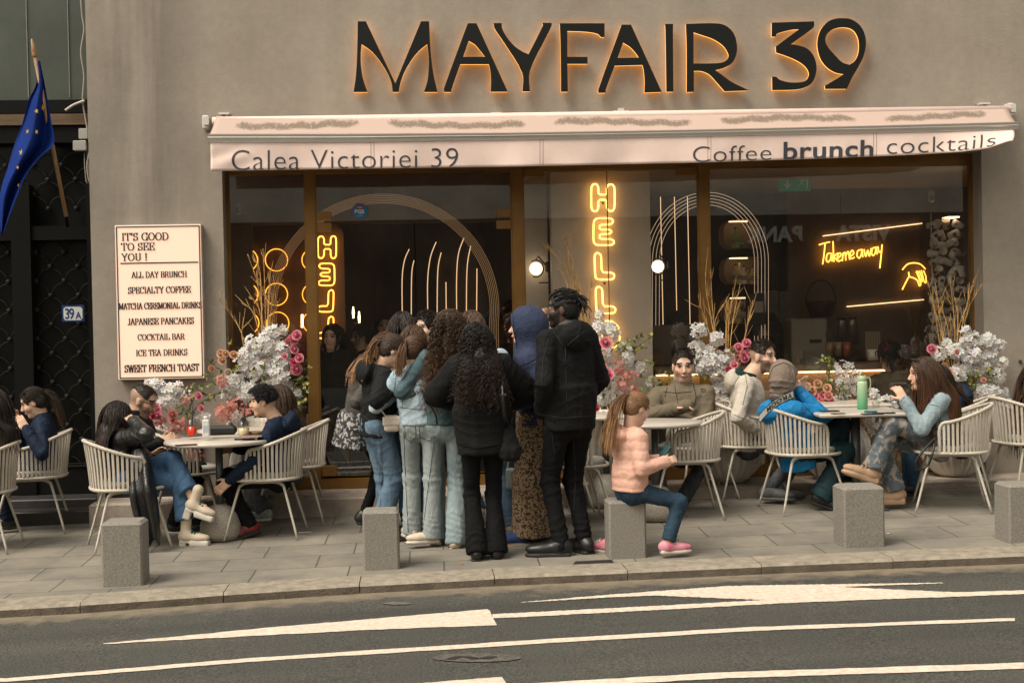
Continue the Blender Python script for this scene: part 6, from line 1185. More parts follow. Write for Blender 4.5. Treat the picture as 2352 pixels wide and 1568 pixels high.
def floret(pb, p, n, r, col, ctr, petals=5):
    n, a, b = basis(n); t0 = random.uniform(0, 6); vs = [p+n*r*.05]; cs = [ctr]; fs = []
    for k in range(petals):
        t = t0+2*math.pi*k/petals; d = a*math.cos(t)+b*math.sin(t); w = a*-math.sin(t)+b*math.cos(t); j = random.uniform(.85, 1.15); cu = random.uniform(.15, .5); cc = [max(0, min(1, x*random.uniform(.9, 1.06))) for x in col]; o = len(vs)
        vs += [p+d*r*.55*j-w*r*.36+n*r*cu*.45, p+d*r*j-w*r*.22+n*r*cu, p+d*r*1.08*j+n*r*cu*.75, p+d*r*j+w*r*.22+n*r*cu, p+d*r*.55*j+w*r*.36+n*r*cu*.45]; cs += [[x*.93 for x in cc]]+[cc]*3+[[x*.93 for x in cc]]; fs.append((0, o, o+1, o+2, o+3, o+4))
    pb.add(vs, fs, cs)
def cluster(t, name, c, rad, n, r, col, ctr):
    pb = PB(); n = int(n)
    for i in range(n):
        d = nrm(rng.normal(size=3)); d[1] -= .35; d = nrm(d); s = rng.uniform(.62, 1.04); p = c+d*rad*s; m = nrm(d+rng.normal(size=3)*.35+V(0, -.25, .1)); floret(pb, p, m, r*rng.uniform(.8, 1.15), col, ctr)
    return pb.build(name, t)
def rose(t, p, n, r, col, name='rose'):
    pb = PB(); n, a, b = basis(n)
    for ring, (k, rr, tilt) in enumerate(((3, .28, .1), (4, .46, .2), (5, .66, .34), (6, .86, .52), (7, 1.0, .80))):
        for i in range(k):
            th = 2*math.pi*(i+.5*(ring % 2))/k+random.uniform(-.15, .15); d = a*math.cos(th)+b*math.sin(th); w = -a*math.sin(th)+b*math.cos(th); h = r*(.75-.12*ring); W_ = r*rr*1.25*math.sin(math.pi/k)+r*.12; g = 1.15-.15*abs(ring-4)*.6-.06*(ring%2)+random.uniform(-.05, .05)
            base = p+d*r*rr*.25; m1 = p+d*r*rr*(.7+.2*tilt)+n*h*(.6-.35*tilt); m2 = p+d*r*rr*(.75+.42*tilt)+n*h*(1.0-.62*tilt); vs = [base-w*W_*.3, base+w*W_*.3, m1-w*W_, m1+w*W_+d*0, m2-w*W_*.6, m2+w*W_*.6, m1+d*r*.06, m2+d*r*.04]
            cc = [max(0, min(1, x*g)) for x in col]; deep = [max(0, x*g*.88) for x in col]; pb.add(vs, [(0, 1, 6), (0, 6, 2), (1, 3, 6), (2, 6, 7, 4), (6, 3, 5, 7)], [deep, deep, cc, cc, cc, cc, cc, cc])
    cc = [max(0, min(1, x*1.02)) for x in col]; c2 = [max(0, x*.80) for x in col]; vs = [p+n*r*.80]; cs = [c2]
    for i in range(9): th = i*2.4; rr_ = r*(.10+.035*i); vs.append(p+(a*math.cos(th*.29+i*.41)+b*math.sin(th*.29+i*.41))*rr_+n*r*(.78-.02*i)); cs.append(cc if i % 2 else c2)
    pb.add(vs, [(0, i+1, (i+1) % 9+1) for i in range(9)], cs)
    return pb.build(name, t)
def sprig(t, pts, size=.045, n=None, m=None, bloom=True):
    b_ = MB(); P = np.array(smooth_path(pts, 5)); b_.tube(P, .0028, 5); o = b_.build('leaf_sprig', STEM, t); lb = MB(); L_ = np.linalg.norm(np.diff(P, axis=0), axis=1).sum(); n = n or max(6, int(L_/.020))
    for i in range(n):
        k = min(len(P)-2, int((i+.6)/n*(len(P)-1))); p = P[k]; d = nrm(nrm(P[k+1]-P[k])*.6+rng.normal(size=3)*.75+V(0, -.2, 0)); s = size*rng.uniform(.6, 1.15); _, a, bb = basis(d); w = a*math.cos(i)+bb*math.sin(i); u = np.cross(d, w)
        lb.add([p, p+d*s*.3-w*s*.26+u*s*.06, p+d*s*.7-w*s*.22+u*s*.08, p+d*s, p+d*s*.7+w*s*.22+u*s*.08, p+d*s*.3+w*s*.26+u*s*.06, p+d*s*.5], [(0, 1, 6), (1, 2, 6), (2, 3, 6), (3, 4, 6), (4, 5, 6), (5, 0, 6)], True)
    lb.build('leaf', m or LEAF, o)
    if bloom:
        pb = PB()
        for i in range(max(2, n//5)): k = rng.integers(len(P)//3, len(P)); floret(pb, P[k]+rng.normal(size=3)*.012, rng.normal(size=3)+V(0, -1, .5), .016, (.62, .52, .16), (.6, .5, .2))
        pb.build('bud', o)
    return o
def twig(t, pts, r=.0065, side=8):
    b_ = MB(); P = np.array(smooth_path(pts, 6)); b_.tube(P, np.linspace(r, r*.3, len(P)), 5)
    for i in range(side):
        k = rng.integers(len(P)//4, len(P)-2); d = nrm(nrm(P[k+1]-P[k])+rng.normal(size=3)*.38); l = rng.uniform(.05, .16); b_.tube([P[k], P[k]+d*l*.5+V(0, 0, .008), P[k]+d*l+V(0, 0, .03)], [r*.5, r*.35, r*.15], 4)
    return b_.build('twig', TW, t)
WHITE, PINK, CORAL, PEACH, HOT, CREAM = (.90, .89, .90), (.76, .27, .34), (.74, .34, .29), (.70, .42, .27), (.62, .10, .17), (.70, .58, .44)
vase0 = make_vase(); vfirst = [True]
FY = -.13
def arrangement(u0, label, vlabel, conv, whites, roses, corals, greens, twigs, y=FY, vase_y=-.10, dens=1.9, standing=True):
    if standing:
        v = vase0 if vfirst[0] else copy_tree(vase0); vfirst[0] = False; p = W(u0, 1000, vase_y); v.location = (p[0], vase_y, ZB); v.rotation_euler = (0, 0, random.uniform(0, 6)); tag(v, vlabel, 'vase', 'ribbed pearl vases on the doorstep'); root = V(p[0], vase_y, ZB+.60)
    else: root = W(u0, 1000, y); root[2] = ZB+.4
    t = thing('flower_arrangement', label, 'flowers', root, 0, 'artificial flower arrangements'); o_ = np.array(root)
    def at(x, yy, dy=0.): q = conv(x, yy); return W(q[0], q[1], y+dy)-o_
    s_ = lambda px: px*conv(1, 0)[0]-px*conv(0, 0)[0]
    for x, yy, rx, ry in whites:
        dy = -.02-.08*random.random(); c = at(x, yy, dy); k = s_(1)/F*11.8; rad = V(rx*k, max(.035, (rx+ry)*k*.45), ry*k); n = max(14, dens*rad[0]*rad[2]/.00105*4.4); cluster(t, 'blossom_spray', c, rad, min(330, n*1.15), .0255, WHITE, (.62, .50, .22))
    for x, yy, r, col in roses:
        c = at(x, yy, -.19-.05*random.random()); rose(t, c, V(random.uniform(-.5, .5), -1, random.uniform(-.1, .6)), r*.88*s_(1)/F*11.7, col)
    for x, yy, rx, ry, col in corals:
        c = at(x, yy, -.15-.04*random.random()); k = s_(1)/F*11.8; rad = V(rx*k, max(.03, min(rx, ry)*k), ry*k); cluster(t, 'hydrangea', c, rad, max(22, rad[0]*rad[2]/.0006*7.5), .0150, col, tuple(x_*.8 for x_ in col))
    for g in greens: sprig(t, [at(*g[i], -.09-.06*i) for i in range(len(g))])
    for tw in twigs: twig(t, [V(random.uniform(-.04, .04), random.uniform(-.03, .03), 0)]+[at(*q, .03+random.uniform(-.05, .05)) for q in tw])
    # the leafy filling that the stems stand in
    if standing:
        for i in range(5): a = random.uniform(0, 6.28); sprig(t, [V(.05*math.cos(a), .05*math.sin(a), .02), V(.13*math.cos(a), .09*math.sin(a)-.03, .12), V(.20*math.cos(a), .10*math.sin(a)-.05, .16+.12*random.random())], bloom=False)
    return t
A_ = lambda x, y: (312.4+.293*x, 716.6+.293*y); B_ = lambda x, y: (1323+.30477*x, 716.6+.30477*y); C_ = lambda x, y: (1653.8+.41024*x, 698.3+.41024*y); D_ = lambda x, y: (2003+.30467*x, 716.6+.30467*y)
fromq = lambda q, inv: inv
def q3A(x, y): u, w = q3(x, y); return ((u-312.4)/.293, (w-716.6)/.293)
def q4B(x, y): u, w = q4(x, y); return ((u-1323)/.30477, (w-716.6)/.30477)
def q5B(x, y): u, w = q5(x, y); return ((u-1323)/.30477, (w-716.6)/.30477)
def q5D(x, y): u, w = q5(x, y); return ((u-2003)/.30467, (w-716.6)/.30467)
arrangement(612, 'tall white blossom arrangement with pink roses down its right side, left of the door', 'ribbed vase behind the boy, left of the door', A_,
  [(1090,150,95,52),(990,255,140,85),(880,360,100,85),(1140,300,80,70),(1130,400,90,80),(960,440,140,100),(1110,510,105,85),(760,560,105,75),(900,620,125,85),(760,640,80,50),(1240,640,50,60),(1245,720,38,38),(800,830,50,50),(760,885,40,38),(1180,600,60,60)],
  [(665,325,34,PEACH),(700,325,30,PEACH),(765,335,34,PEACH),(675,380,34,PEACH),(590,440,28,PEACH),(720,470,30,CREAM),(1260,180,42,PINK),(1230,215,46,PINK),(1190,228,28,PINK),(1240,297,36,PINK),(1280,360,38,PINK),(1255,445,50,PINK),(1235,390,32,HOT),(1165,345,26,PINK)],
  [(690,785,80,75,CORAL),(780,725,80,45,CORAL),(675,540,48,45,CORAL),(880,780,50,30,CORAL)],
  [[(720,330),(725,260),(728,212)],[(680,460),(610,420),(565,370)],[(690,500),(590,500),(515,490)],[(700,590),(590,560),(470,600)],[(700,620),(600,650),(520,640)],[(1000,440),(930,450),(890,470)],[(1020,560),(1000,500),(1010,400)],[(1200,500),(1290,470),(1360,430)],[(1210,540),(1290,520),(1350,500)],[(1230,600),(1300,590),(1340,610)],[(1240,660),(1300,680),(1335,710)],[(1220,440),(1290,420),(1330,380)],[(1250,710),(1280,740),(1285,770)],[(1230,560),(1310,550),(1345,560)],[(860,430),(780,420),(760,470)]],
  [[q3A(330,1050),q3A(232,690)],[q3A(360,1000),q3A(345,650)],[q3A(330,900),q3A(278,740)],[q3A(390,1000),q3A(408,790)],[q3A(420,1150),q3A(460,1040)],[q3A(330,1150),q3A(243,1010)],[q3A(300,1200),q3A(188,1050)],[q3A(210,1330),q3A(120,1150),q3A(5,1000)],[q3A(200,1350),q3A(200,1220)],[q3A(380,1100),q3A(300,880)],[q3A(400,1150),q3A(440,900)]])
arrangement(415, 'low pink and white arrangement below the lit menu sign', '', A_,
  [(150,575,75,50),(265,625,80,65),(260,705,90,65),(400,650,40,45),(520,825,50,38),(180,930,60,38),(330,600,40,40),(110,560,40,30)],
  [(160,760,42,PINK),(130,800,45,HOT),(170,810,36,PINK),(115,900,40,(.70,.36,.36)),(285,800,40,CORAL),(490,655,32,PINK),(510,750,28,PINK),(95,840,30,HOT),(285,840,34,CORAL)],
  [(200,865,50,38,CORAL),(330,900,70,48,CORAL),(395,690,42,36,CORAL),(260,945,60,40,CORAL),(460,1130,65,70,CORAL),(380,870,40,50,CORAL)],
  [[(360,800),(370,730),(350,670)],[(400,810),(440,700),(470,635)],[(430,770),(410,680),(400,600)],[(430,800),(520,700),(620,670)],[(300,790),(310,760),(345,740)],[(420,850),(400,800),(440,780)],[(440,1180),(480,1200),(500,1190)],[(470,620),(440,600),(460,560)]], [], y=-.16, standing=False)
arrangement(1393, 'white, rose and coral arrangement in front of the neon greeting, right of the tall man', 'ribbed vase half hidden behind the small girl', B_,
  [(180,40,30,55),(165,120,48,60),(260,150,75,75),(200,315,90,70),(390,345,50,75),(470,425,55,50),(570,525,38,38),(265,560,85,60),(190,640,80,65),(110,570,30,60),(350,260,45,40),(150,220,50,40),(240,480,120,85),(330,620,85,50),(150,480,60,110)],
  [(222,232,48,PINK),(152,240,34,PINK),(187,415,48,PINK),(240,472,48,PINK),(168,500,50,PINK),(125,620,32,PINK),(150,722,28,HOT),(125,392,28,CREAM),(152,330,28,PEACH)],
  [(325,410,42,75,CORAL),(410,480,80,34,CORAL),(350,550,46,48,CORAL),(440,577,45,30,CORAL)],
  [[(250,310),(290,260),(320,225)],[(300,300),(430,210),(560,170)],[(380,330),(480,250),(550,200)],[(420,360),(520,370),(590,390)],[(480,490),(580,500),(660,520)],[(500,560),(550,600),(570,650)],[(560,500),(620,470),(700,450)],[(330,320),(380,260),(390,230)],[(440,320),(460,290),(510,270)],[(600,540),(660,560),(740,490)]],
  [[q4B(600,990),q4B(500,800),q4B(400,672)],[q4B(590,900),q4B(575,570)],[q4B(590,800),q4B(540,610)],[q4B(660,1150),q4B(600,760)],[q4B(680,1150),q4B(668,960)],[q4B(735,1250),q4B(760,930)],[q4B(690,1200),q4B(640,990)],[q4B(560,980),q4B(470,850)]])
arrangement(1673, 'big white blossom arrangement with a knot of pink roses between the two seated men', 'large ribbed vase between the empty chair and the man in the cream hoodie', B_,
  [(925,140,62,55),(915,262,68,48),(1060,200,58,58),(1010,375,118,85),(1120,345,78,58),(1090,462,90,60),(1110,565,80,70),(1100,685,90,70),(1040,640,40,80),(1000,300,50,40),(960,430,50,40)],
  [(1225,267,38,PINK),(1285,234,36,PINK),(1258,312,28,PINK),(1300,312,38,PINK),(1272,347,36,PINK),(1192,397,32,PINK),(1150,432,26,HOT),(1182,287,28,(.40,.28,.15)),(1215,340,24,CORAL)], [],
  [[(1200,330),(1210,300),(1230,290)],[(1200,420),(1220,400),(1240,330)],[(900,470),(930,480),(990,500)],[(1170,480),(1190,440),(1180,400)],[(780,480),(720,470),(690,460)]],
  [[q5B(215,1150),q5B(175,900),q5B(192,650)],[q5B(190,1200),q5B(132,1040)],[q5B(230,1250),q5B(290,1040)],[q5B(320,1200),q5B(333,1010)],[q5B(330,1250),q5B(350,1050),q5B(378,900)],[q5B(350,1250),q5B(412,900)],[q5B(440,1280),q5B(460,1180),q5B(505,1080)],[q5B(460,1200),q5B(500,1010)],[q5B(230,1150),q5B(210,800)],[q5B(310,1280),q5B(360,980)]])
arrangement(1916, 'pale rose and white arrangement behind the green water bottle', 'ribbed vase behind the two square tables', C_,
  [(690,350,48,34),(680,410,58,44),(760,405,50,45),(760,470,45,40),(850,505,42,40),(905,540,58,38),(955,572,38,28),(690,535,40,38),(620,682,70,58),(850,682,60,50),(700,470,40,40)],
  [(482,462,28,PEACH),(512,487,30,PEACH),(546,446,26,PEACH),(600,470,26,PEACH),(467,502,22,PINK),(530,512,26,PINK),(580,510,26,PINK),(522,562,32,PINK),(570,556,28,CORAL),(612,550,34,PINK),(606,512,26,CORAL),(640,590,26,PINK)], [(740,702,26,55,CORAL)],
  [[(610,430),(600,360),(575,290)],[(620,430),(600,330),(555,325)],[(700,540),(690,480),(690,430)],[(610,380),(630,330),(600,290)],[(660,520),(680,480),(720,500)],[(640,480),(620,440),(650,420)]], [], dens=.9)
arrangement(2190, 'wide white arrangement with peach and pink roses at the right end of the window', 'large ribbed vase behind the chair of the denim woman', D_,
  [(710,150,38,40),(760,210,95,55),(880,220,58,55),(650,290,85,58),(560,230,38,45),(500,312,55,48),(760,335,105,58),(900,305,58,65),(960,252,48,48),(985,382,36,40),(700,422,105,58),(630,475,75,55),(950,475,48,75),(860,605,100,65),(960,605,68,58),(1012,672,48,36),(840,420,60,50)],
  [(540,417,42,PEACH),(576,457,38,PEACH),(450,277,38,PINK),(720,702,42,HOT),(727,632,36,HOT),(822,677,34,PINK),(690,652,30,CORAL),(640,300,22,CORAL),(840,510,22,CORAL),(325,570,30,PEACH)], [(690,600,40,45,(.45,.16,.14))],
  [[(760,570),(740,510),(720,470)],[(780,570),(790,500),(790,440)],[(850,490),(890,440),(920,410)],[(640,650),(630,610),(630,570)],[(780,590),(740,590),(730,540)],[(870,470),(880,430),(880,390)],[(850,500),(910,490),(940,460)]],
  [[q5D(1780,1330),q5D(1740,1080),q5D(1690,880)],[q5D(1800,1250),q5D(1745,890)],[q5D(1880,1250),q5D(1845,860)],[q5D(1900,1250),q5D(1960,1050),q5D(2012,860)],[q5D(1930,1180),q5D(1990,940)],[q5D(1950,1150),q5D(2020,980),q5D(2090,870)],[q5D(1830,1200),q5D(1760,1050)],[q5D(1790,1250),q5D(1720,1000)],[q5D(1900,1200),q5D(1880,1000)]])
# ================================================================ people (W(u, v, y): point measured in the photo at depth y)
w = lambda u, v, y: W(u, v, y)
blackc = cloth('black', (.0088, .0088, .0092), .85, .15, 8, .3, 50); blackt = cloth('black_trousers', (.0048, .0048, .0052), .85, .15, 8, .25, 45); leath = mat('leather_black', (.008, .0075, .007), .36, 0, .2, 12, .3, 26, spec=.5, wr=.14, ws=7)
softblk = cloth('charcoal', (.011, .011, .0115), .8, .15, 8, .3, 40); jean_mid = denim('jean_mid', (.055, .10, .165), (.17, .25, .33)); jean_dk = denim('jean_dark', (.018, .045, .085), (.05, .10, .16)); jean_lt = denim('jean_light', (.20, .27, .30), (.36, .42, .43)); jean_pale = denim('jean_pale', (.235, .275, .285), (.37, .405, .405)); jean_teal = denim('jean_teal', (.06, .115, .135), (.15, .225, .25)); jean_jk = denim('denim_light', (.27, .37, .44), (.44, .54, .60)); jean_grey = denim('jean_grey', (.03, .034, .04), (.13, .14, .15))
navy = cloth('navy', (.008, .016, .036), .7, .15, 8, .35, 40); hood_b = cloth('hoodie_blue', (.036, .046, .086), .9, .10, 9, .3, 60); olive = cloth('olive', (.15, .122, .085), .85, .12, 8, .25, 50); cream_c = cloth('cream', (.50, .45, .385), .9, .07, 8, .25, 60); peach_c = cloth('peach', (.66, .385, .30), .6, .06, 8, .2, 40); blue_p = cloth('puffer_blue', (.015, .19, .44), .42, .08, 8, .15, 30); taupe = cloth('taupe', (.21, .165, .135), .9, .1, 8, .35, 60); beige_c = cloth('beige', (.46, .33, .235), .8, .08, 8, .25, 50); brownp = cloth('puffer_brown', (.135, .095, .066), .5, .12, 8, .2, 30); khaki = cloth('khaki', (.12, .10, .07), .85, .15, 6, .25, 40); greyj = cloth('grey_jacket', (.075, .07, .062), .6, .2, 7, .3, 40)
leop = pattern('leopard', (.030, .020, .011), (.27, .18, .10), 62, .48); camo = pattern('camo', (.10, .125, .145), (.34, .30, .26), 15, .52); skp = pattern('floral', (.022, .022, .024), (.34, .33, .32), 36, .53)
white_r = mat('rubber_white', (.60, .55, .48), .6); cream_s = mat('shoe_cream', (.60, .50, .38), .6, var=.1, vs=12); black_s = mat('shoe_black', (.010, .010, .010), .4); black_r = mat('rubber_black', (.015, .014, .013), .7); beige_s = mat('shoe_beige', (.42, .27, .17), .55, var=.12, vs=14); pink_s = mat('shoe_pink', (.55, .09, .18), .6, var=.3, vs=18, c2=(.65, .35, .38)); grey_s = mat('shoe_grey', (.10, .10, .10), .7); red_s = mat('shoe_red', (.28, .02, .02), .6, var=.7, vs=16, c2=(.02, .02, .02)); green_s = mat('shoe_green', (.10, .22, .16), .6, var=.4, vs=20, c2=(.5, .5, .45)); blue_s = mat('shoe_blue', (.02, .05, .16), .7); gum = mat('rubber_gum', (.24, .11, .04), .6); laceg = mat('lace_green', (.01, .09, .06), .6)
SK = (.62, .40, .285); SK2 = (.54, .33, .22); SKD = (.10, .053, .033)
DK = (.020, .014, .010); BR = (.075, .038, .020); BR2 = (.115, .058, .028); BLK = (.010, .009, .008)
QG = 'people queueing at the cafe door'; SG = 'people seated on the terrace'
# ---- the queue
pt_, it_ = person('person in black jacket and trousers with tied dreadlocks, tall, turned to the left', w(1309, 950, -2.42), w(1303, 772, -2.42), w(1293, 711, -2.44), 118, 1.80, 118, 166, -2, hands=(w(1243, 948, -2.44), w(1330, 930, -2.15)), feet=(w(1288, 1248, -2.46), w(1343, 1243, -2.40)), fdir=(172, 118), build=1.0, skin=SKD, beard=.85, hair=dict(kind='dread', c=BLK, tip=(.02, .016, .012), n=220, fade=True),
    top=dict(m=blackc, hem=.10, hood='down', puff=.022, hip=.158, waist=.165, fold=.011, collar=.075, sleeve=1.05), bot=dict(kind='slim', m=blackt, fold=.009, drop=.05, fat=1.08, cr=1.5), shoes=dict(m=black_s, sm=black_r, sc=1.12, sole=.03), group=QG)
pc_5, ic_ = person('person from behind with black curls, oversized black sweater and flared black trousers', w(1108, 996, -2.43), w(1103, 838, -2.43), w(1094, 783, -2.41), 95, 1.60, 95, 95, 8, hands=(w(1060, 925, -2.17), w(1160, 925, -2.17)), epole=(V(-.9, -.25, -.15), V(.9, -.25, -.15)), feet=(w(1095, 1262, -2.47), w(1141, 1260, -2.44)), fdir=(85, 80), skin=SK2, hair=dict(kind='curly', c=(.016, .012, .010), tip=(.038, .024, .016), len=.43, bulk=.18, vol=2, n=800, amp=.011, r=.0029, back=.45),
    top=dict(m=blackc, hem=.14, puff=.052, hip=.15, waist=.165, fold=.012, fsc=(5, 5, 4), sleeve=1.5, name='sweater'), bot=dict(kind='flare', m=blackt, drop=.03, fold=.006), shoes=dict(m=black_s, sm=black_r), group=QG)
person('person with long brown curls, teal denim jacket and hand on hip', w(1022, 965, -2.0), w(1026, 818, -2.0), w(1036, 752, -2.0), 82, 1.70, 82, 70, 5, hands=(w(1003, 905, -1.95), w(1075, 930, -1.8)), epole=(V(-1, -.35, -.2), None), feet=(w(1000, 1222, -1.85), w(1046, 1236, -1.98)), skin=SK, hair=dict(kind='curly', c=(.055, .030, .017), tip=(.14, .075, .038), len=.50, bulk=.12, vol=1, n=760, amp=.010, r=.0023), top=dict(m=denim('jacket_teal', (.03, .062, .075), (.10, .15, .165)), hem=.03, puff=.018, fold=.009), bot=dict(kind='wide', m=jean_lt, fold=.010, drop=.04), shoes=dict(m=cream_s, sm=white_r), group=QG)
ps_, is_ = person('person in pale denim jacket and pale jeans with a brown ponytail, seen from behind', w(966, 968, -1.95), w(958, 858, -1.95), w(955, 806, -1.93), 78, 1.56, 78, 50, 12, hands=(w(915, 900, -1.75), w(990, 905, -1.7)), feet=(w(946, 1212, -1.78), w(992, 1234, -1.92)), fdir=(110, 190), skin=SK, hair=dict(kind='pony', c=BR, tip=(.20, .105, .052), len=.30, n=300, tie=(-.09, .02, .04), tail=120), top=dict(m=jean_jk, hem=.02, puff=.020, fold=.009, collar=.05), bot=dict(kind='wide', m=jean_pale, drop=.05), shoes=dict(m=cream_s, sm=white_r, sole=.032), group=QG)
ph_, ih_ = person('person in black hooded jacket and blue jeans, bending forward, dark ponytail with blond ends', w(864, 972, -1.7), w(873, 857, -1.7), w(903, 806, -1.72), 14, 1.60, 16, 8, 28, hands=(w(926, 872, -1.62), w(908, 888, -1.86)), feet=(w(890, 1210, -1.45), w(872, 1212, -1.66)), skin=SK, hair=dict(kind='pony', c=(.038, .022, .014), tip=(.42, .21, .09), len=.36, n=320, tie=(-.098, 0, .03), tail=120, back=.12), top=dict(m=softblk, hem=.10, puff=.026, hood='down', fold=.011), bot=dict(kind='wide', m=jean_mid, drop=.05, fat=1.12), shoes=dict(m=black_s, sm=black_r), group=QG)
person('person in grey jacket, ruffled patterned skirt and black tights left in the queue', w(825, 962, -1.25), w(842, 858, -1.3), w(889, 800, -1.25), 20, 1.58, 25, 20, 15, hands=(w(880, 930, -1.1), w(850, 940, -1.4)), feet=(w(842, 1176, -1.05), w(834, 1180, -1.2)), skin=SK, hair=dict(kind='long', c=BR2, tip=(.38, .20, .09), len=.30, n=180), top=dict(m=greyj, hem=.05, puff=.02, fold=.009), bot=dict(kind='tight', m=blackt), shoes=dict(m=black_s, sm=black_r), group=QG)
pn_, in_ = person('person with a navy hood up and a long leopard print skirt, facing left', w(1228, 955, -1.98), w(1216, 818, -1.98), w(1207, 752, -2.0), 172, 1.70, 174, 176, 0, hands=(w(1185, 930, -2.16), w(1165, 925, -1.8)), epole=(V(.6, -.3, -.6), None), feet=(w(1200, 1228, -1.92), w(1250, 1222, -1.8)), fdir=(185, 180), skin=SK, hair=None, top=dict(m=hood_b, hem=.06, hood='up', puff=.022, fold=.009, name='hoodie'), bot=dict(kind='skirt', m=leop, short=.02, hemr=.175, mid=1.32, fold=.011, fsc=(12, 12, 3)), shoes=dict(m=blue_s, sm=gum, sc=1.1), group=QG)
person('person in light blue top between the black sweater and the leopard skirt', w(1148, 962, -1.45), w(1108, 822, -1.5), w(1084, 752, -1.5), 60, 1.64, 60, 75, 5, hands=(w(1120, 870, -1.3), w(1160, 838, -1.62)), feet=(w(1166, 1204, -1.38), w(1184, 1196, -1.2)), fdir=(150, 120), skin=SK, hair=dict(kind='long', c=(.085, .045, .027), tip=(.16, .09, .05), len=.32, n=240), top=dict(m=jean_jk, hem=.03, puff=.016), bot=dict(kind='straight', m=jean_mid, fold=.010, drop=.02), shoes=dict(m=white_r, sm=white_r), group=QG)
person('person with straight dark hair seen from behind, deepest in the queue', w(940, 938, -1.1), w(934, 815, -1.1), w(926, 752, -1.1), 75, 1.64, 75, 80, 0, feet=(w(932, 1172, -1.0), w(952, 1174, -1.0)), skin=SK, hair=dict(kind='long', c=(.026, .018, .014), tip=(.04, .026, .02), len=.40, n=300, bulk=.1), top=dict(m=softblk, puff=.016), bot=dict(kind='straight', m=jean_dk), shoes=dict(m=black_s, sm=black_r), group=QG)
person('person with brown hair from behind, just beyond the pale denim jacket', w(955, 945, -1.45), w(952, 835, -1.45), w(951, 782, -1.45), 85, 1.55, 85, 80, 5, feet=(w(1090, 1195, -1.35)*0+w(968, 1188, -1.3), w(946, 1192, -1.3)), skin=SK, hair=dict(kind='long', c=BR, tip=BR2, len=.26, n=240, bulk=.1), top=dict(m=taupe, puff=.012), bot=dict(kind='straight', m=jean_mid), shoes=dict(m=white_r, sm=white_r), group=QG)
person('person with dark hair turning a pale face back over the crowd', w(990, 942, -1.15), w(992, 818, -1.15), w(984, 753, -1.18), 110, 1.62, 140, 212, 4, feet=(w(1000, 1176, -1.1), w(1108, 1186, -1.1)), skin=(.70, .48, .37), hair=dict(kind='short', c=(.024, .016, .012), len=.05, n=420, low=-.03, droop=1.6, cap=1.03), top=dict(m=softblk, puff=.012), bot=dict(kind='straight', m=jean_mid), shoes=dict(m=white_r, sm=white_r), group=QG)
person('person with long blonde hair almost hidden behind the navy hood', w(1248, 950, -1.55), w(1252, 815, -1.55), w(1252, 748, -1.55), 120, 1.64, 120, 140, 0, feet=(w(1240, 1200, -1.4), w(1262, 1200, -1.4)), skin=(.70, .48, .37), hair=dict(kind='long', c=(.36, .22, .11), tip=(.46, .30, .17), len=.38, n=260), top=dict(m=blackc, puff=.012), bot=dict(kind='straight', m=blackt), shoes=dict(m=white_r, sm=white_r), group=QG)
# ruffled skirt of the girl at the left of the queue is worn over the tights
q = SDF(); Lq = V(-.3, .95, 0); q.cap(w(822, 945, -1.25), .165, w(818, 985, -1.25), .185, .02, sv=Lq, ss=1, sd=.8, flat=True); q.cap(w(818, 982, -1.25), .18, w(812, 1028, -1.25), .20, .01, sv=Lq, ss=1, sd=.8, flat=True); v, f = q.mesh(.010); v = folds(v, f, .016, (22, 22, 6)); link('skirt', npmesh('skirt', v, f), skp, bpy.data.objects['person.005'])
# ---- left tables
pl_, _ = person('person with long black hair and black leather coat slumped over the left table', w(290, 1092, -1.32), w(268, 1008, -1.30), w(270, 958, -1.26), 12, 1.55, 35, 40, 18, 8, hands=(w(345, 1050, -1.12), w(306, 968, -1.40)), epole=(None, V(.3, -.6, -.5)), feet=(w(447, 1152, -1.45), w(428, 1222, -1.40)), fdir=(-8, -10), fpitch=(18, 0), kpole=(V(.6, 0, 1), V(.6, .2, 1)), skin=SK, hair=dict(kind='long', c=(.017, .011, .009), tip=(.05, .028, .018), len=.40, n=420, bulk=.25, back=.2),
    top=dict(m=leath, hem=.10, puff=.024, fold=.006, sleeve=1.25, fsc=(8, 8, 3), name='coat'), bot=dict(kind='wide', m=denim('jean_blue', (.030, .072, .150), (.075, .145, .25)), fold=.009, drop=-.10, fat=1.1), shoes=dict(m=cream_s, sm=white_r, heel=True, lace=laceg, shaft=.10, sc=.95), group=SG, vox=.006)
gv = []; n1_, n2_s = 22, 30
for j in range(n2_s+1):
    t_ = j/n2_s; lu = 300+34*t_**2.2-8*math.sin(3*t_); ru = 340+26*math.sin(min(1, t_*1.15)*1.57)
    for i in range(n1_+1):
        s_ = i/n1_; u_ = lu+(ru-lu)*s_; fo = math.sin(s_*9+t_*1.1+.8*math.sin(t_*4)); gv.append(w(u_, 1036+(212+9*math.sin(s_*7))*t_-12*(1-t_)*math.sin(3*s_), -1.42-.16*min(1, t_*2.2)-.06*math.sin(math.pi*s_)-(.006+.040*t_**.7)*math.copysign(abs(fo)**.6, fo)))
o = link('coat_tail', npmesh('coat_tail', gv, np.array([(j*(n1_+1)+i, j*(n1_+1)+i+1, (j+1)*(n1_+1)+i+1, (j+1)*(n1_+1)+i) for j in range(n2_s) for i in range(n1_)])), leath, pl_); md_ = o.modifiers.new('thickness', 'SOLIDIFY'); md_.thickness = .006
